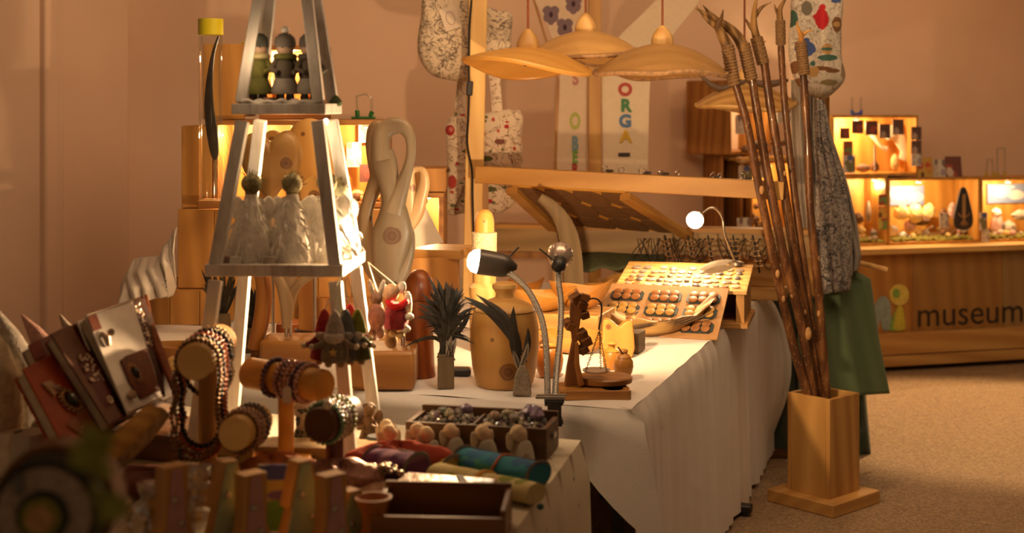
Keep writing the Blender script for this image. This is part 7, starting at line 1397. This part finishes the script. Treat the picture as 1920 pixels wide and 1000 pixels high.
# wooden fir trees with painted sides
FW = wood((.62, .40, .20), (.48, .28, .12), 'z', 8, .6, off=161); FRAMEC = {'mint': pm((.34, .42, .28), .7, 0, .06), 'mauve': pm((.48, .27, .26), .7, 0, .06)}
def fir(label, px, pyt, d_, colr, kind, h_=.30, rz=.55):
    top = P(px, pyt, d_); lo = Vector((top.x, d_, top.z-h_)); f = T('fir_block', label, 'tree', lo, rz); fc = FRAMEC[colr]; dpt = .036
    if kind == 'fir': half = [(.014, h_), (.034, h_-.085), (.022, h_-.085), (.046, h_-.165), (.030, h_-.165), (.056, h_-.25), (.056, 0)]
    else: half = [(.024, h_), (.024, h_-.09), (.042, h_-.15), (.028, h_-.155), (.028, h_-.22), (.046, h_-.26), (.046, 0)]
    out = [(x, z) for x, z in half]+[(-x, z) for x, z in half[::-1]]
    MB().prism(out, -dpt/2, dpt/2).build('block', FW, f, bevel=.001)
    sidew = MB()
    tri = [(.010, h_-.004), (.046 if kind == 'fir' else .024, .01), (-.046 if kind == 'fir' else -.024, .01), (-.010, h_-.004)]
    MB().prism(tri, -dpt/2-.003, -dpt/2-.0005).build('painted_face', fc, f)
    for k in range(5): z = h_-.06-.045*k; x = (.010+.004*k)*(1 if k % 2 else -1)*(1 if kind == 'fir' else .6); MB().lathe([(.0075, 0), (.0065, .004), (.002, .006), (.0001, .006)], 8, (x, -dpt/2-.003, z), rot=(pi/2, 0, 0)).build('stud', pm((.50, .42, .34), .25, .6, .2), f)
    return f
for args in (('mauve faced wooden block, leftmost of the row of wooden trees', 322, 872, 2.55, 'mauve', 'post'), ('mint faced wooden fir, second from the left in the row', 424, 862, 2.58, 'mint', 'fir'), ('mauve faced wooden block, third in the row of wooden trees', 470, 886, 2.55, 'mauve', 'post'), ('mint faced wooden fir, fourth in the row of wooden trees', 562, 862, 2.62, 'mint', 'fir'), ('mauve faced wooden block, fifth in the row beside the cup', 620, 888, 2.58, 'mauve', 'post'), ('mint faced wooden fir peeping out right of the last mauve block', 656, 918, 2.68, 'mint', 'fir')):
    px, pyt, d_ = args[1:4]; fir(args[0], px, pyt, d_, args[4], args[5], P(0, pyt, d_).z-.7425, .72)
# cellophane bags, paper tag, sweets
CEL = clear((.95, .90, .85), .34, .2)
for k, (px, pyt, d_, w_, lab) in enumerate(((285, 905, 2.62, .08, 'crinkled cellophane bag shining left of the first wooden tree'), (372, 872, 2.72, .07, 'crinkled cellophane bag rising between the first two wooden trees'), (205, 880, 2.55, .075, 'cellophane bag with a round paper label at the lower left'))):
    p = P(px, pyt, d_); hh = p.z-.7425; b = T('cellophane_bag', lab, 'bag', Vector((p.x, d_, .7425))); rr = random.Random(k); m = MB(); n = 16; rows = 12; vs = []
    for i in range(rows+1):
        z = hh*i/rows; q = 1-.35*abs(i/rows-.4) if i < rows*.75 else .45+.5*(i/rows-.75)*2
        for j in range(n): a = 2*pi*j/n; r_ = w_*.55*q*(1+rr.uniform(-.22, .22)); vs.append((r_*cos(a), r_*sin(a)*.6, z))
    MB().add(vs, [(i*n+j, i*n+(j+1) % n, (i+1)*n+(j+1) % n, (i+1)*n+j) for i in range(rows) for j in range(n)]).build('foil', CEL, b, ang=5)
    for j in range(6): o = MB().ball((rr.uniform(-.02, .02), rr.uniform(-.012, .012), .03+hh*.10*j), .014, (1.2, .8, 1), 9, 7).build('sweet', pm([(.55, .42, .28), (.50, .30, .08), (.45, .36, .28)][(j+k) % 3], .6, 0, .2), b)
    if k == 2:
        z_ = P(px, 918, d_).z-.7425; o = MB().lathe([(.0001, 0), (.033, 0), (.033, .002), (.0001, .002)], 28, (.01, -.052, z_), rot=(pi/2, 0, 0), sx=1.0).build('round_label', pm((.50, .38, .15), .8, 0, .05), b)
        text('Hütte', .016, (.01, -.0555, z_-.008), (pi/2, .1, .0), pm((.26, .17, .08), .8), b, 'lettering', .0003, 1, 0, 'CENTER') if False else None
        for j in range(3): MB().box((.012, -.0545, z_+.010-.010*j), (.036-.008*abs(j-1), .0006, .004)).build('printed_line', pm((.28, .18, .08), .8), b)
# coloured print behind the trees, orange pouch
o = MB().box((0, 0, .065), (.075, .004, .13)).build('print_card', blobs((.45, .36, .22), [(0, .115, .05, .016, (.06, .08, .36)), (0, .085, .05, .015, (.55, .40, .14)), (.01, .07, .03, .010, (.20, .12, .30)), (0, .03, .05, .03, (.14, .30, .05))], .5)); o.location = P(520, 1000, 2.72); o.location.z = .7425; tag(o, 'blue, yellow and green print card between the wooden trees', 'card')
lump('orange_pouch', 'orange red felt pouch behind the wooden trees', 'pouch', 510, 915, .13, .06, .07, pm((.40, .11, .02), .9, 0, .3, 40, .4, 90), 11, .05)
lump('wine_cloth', 'dark wine red cloth spread behind the cellophane bags', 'cloth', 330, 925, .28, .11, .045, pm((.16, .035, .02), .85, 0, .25, 20), 13, .08, -.2)
lump('blue_trinket', 'small green glass trinket between the wooden trees', 'trinket', 595, 990, .03, .02, .05, pm((.10, .20, .06), .3), 14, .1)
# rolled felt in the near lower left corner, on a riser
ro = T('felt_bundle', 'large blurred roll of red, grey and green felt in the lower left corner', 'roll', P(88, 962, 1.75)); zc = 0
for r0, r1, cc, yy in ((.112, .100, (.20, .08, .018), .03), (.100, .084, (.05, .045, .03), -.004), (.084, .074, (.40, .30, .22), -.014), (.074, .046, (.50, .055, .03), -.012), (.046, .036, (.03, .04, .025), -.020), (.036, .024, (.26, .24, .04), -.026), (.024, .0002, (.50, .28, .12), -.030)):
    MB().lathe([(r1, -yy*0), (r0, 0), (r0, .05), (r1, .05), (r1, 0)], 36, (0, yy, 0), rot=Matrix.Rotation(-pi/2, 3, 'X') @ Matrix.Diagonal((.70, .70, 1)).to_3x3()).build('felt_layer', felt(cc), ro)
MB().box((-.030, -.014, .040), (.010, .016, .022)).build('grey_band', felt((.16, .15, .14)), ro)
rs = MB().box((0, 0, 0), (.16, .10, ro.location.z-.080-.7425)).build('wood_riser', PINED, bevel=.003); rs.location = Vector((ro.location.x, ro.location.y+.07, (.7425+ro.location.z-.080)/2)); tag(rs, 'brown wooden riser under the felt roll at the lower left', 'riser')
# sprig of green very near the lens
sg = T('green_sprig', 'blurred green sprig close to the viewer in front of the leather books', 'plant', P(185, 1010, 1.25)); q = lambda x, y, dd=0: P(x, y, 1.25+dd)-sg.location
MB().tube([Vector((0, 0, .7425-sg.location.z)), Vector((0, 0, 0)), q(180, 900), q(190, 830)], .0022, 6).build('stem', pm((.14, .13, .02), .7), sg)
rr = random.Random(19)
for k in range(22):
    a_ = q(180+rr.uniform(-6, 8), rr.uniform(835, 985)); e = a_+Vector((rr.uniform(-.028, .034), rr.uniform(-.015, .015), rr.uniform(.0, .028))); MB().leaf(a_, e, .009, (0, 0, .003), 4).build('leaf', pm((.26, .26, .03), .6, 0, .2), sg)
vz = turned('plant_pot', 'small dark pot hidden below holding the green sprig', 'pot', Vector((sg.location.x, sg.location.y+.0, .7425)), [(.03, 0), (.04, .08), (.036, .08), (.0001, .07)], BARK)
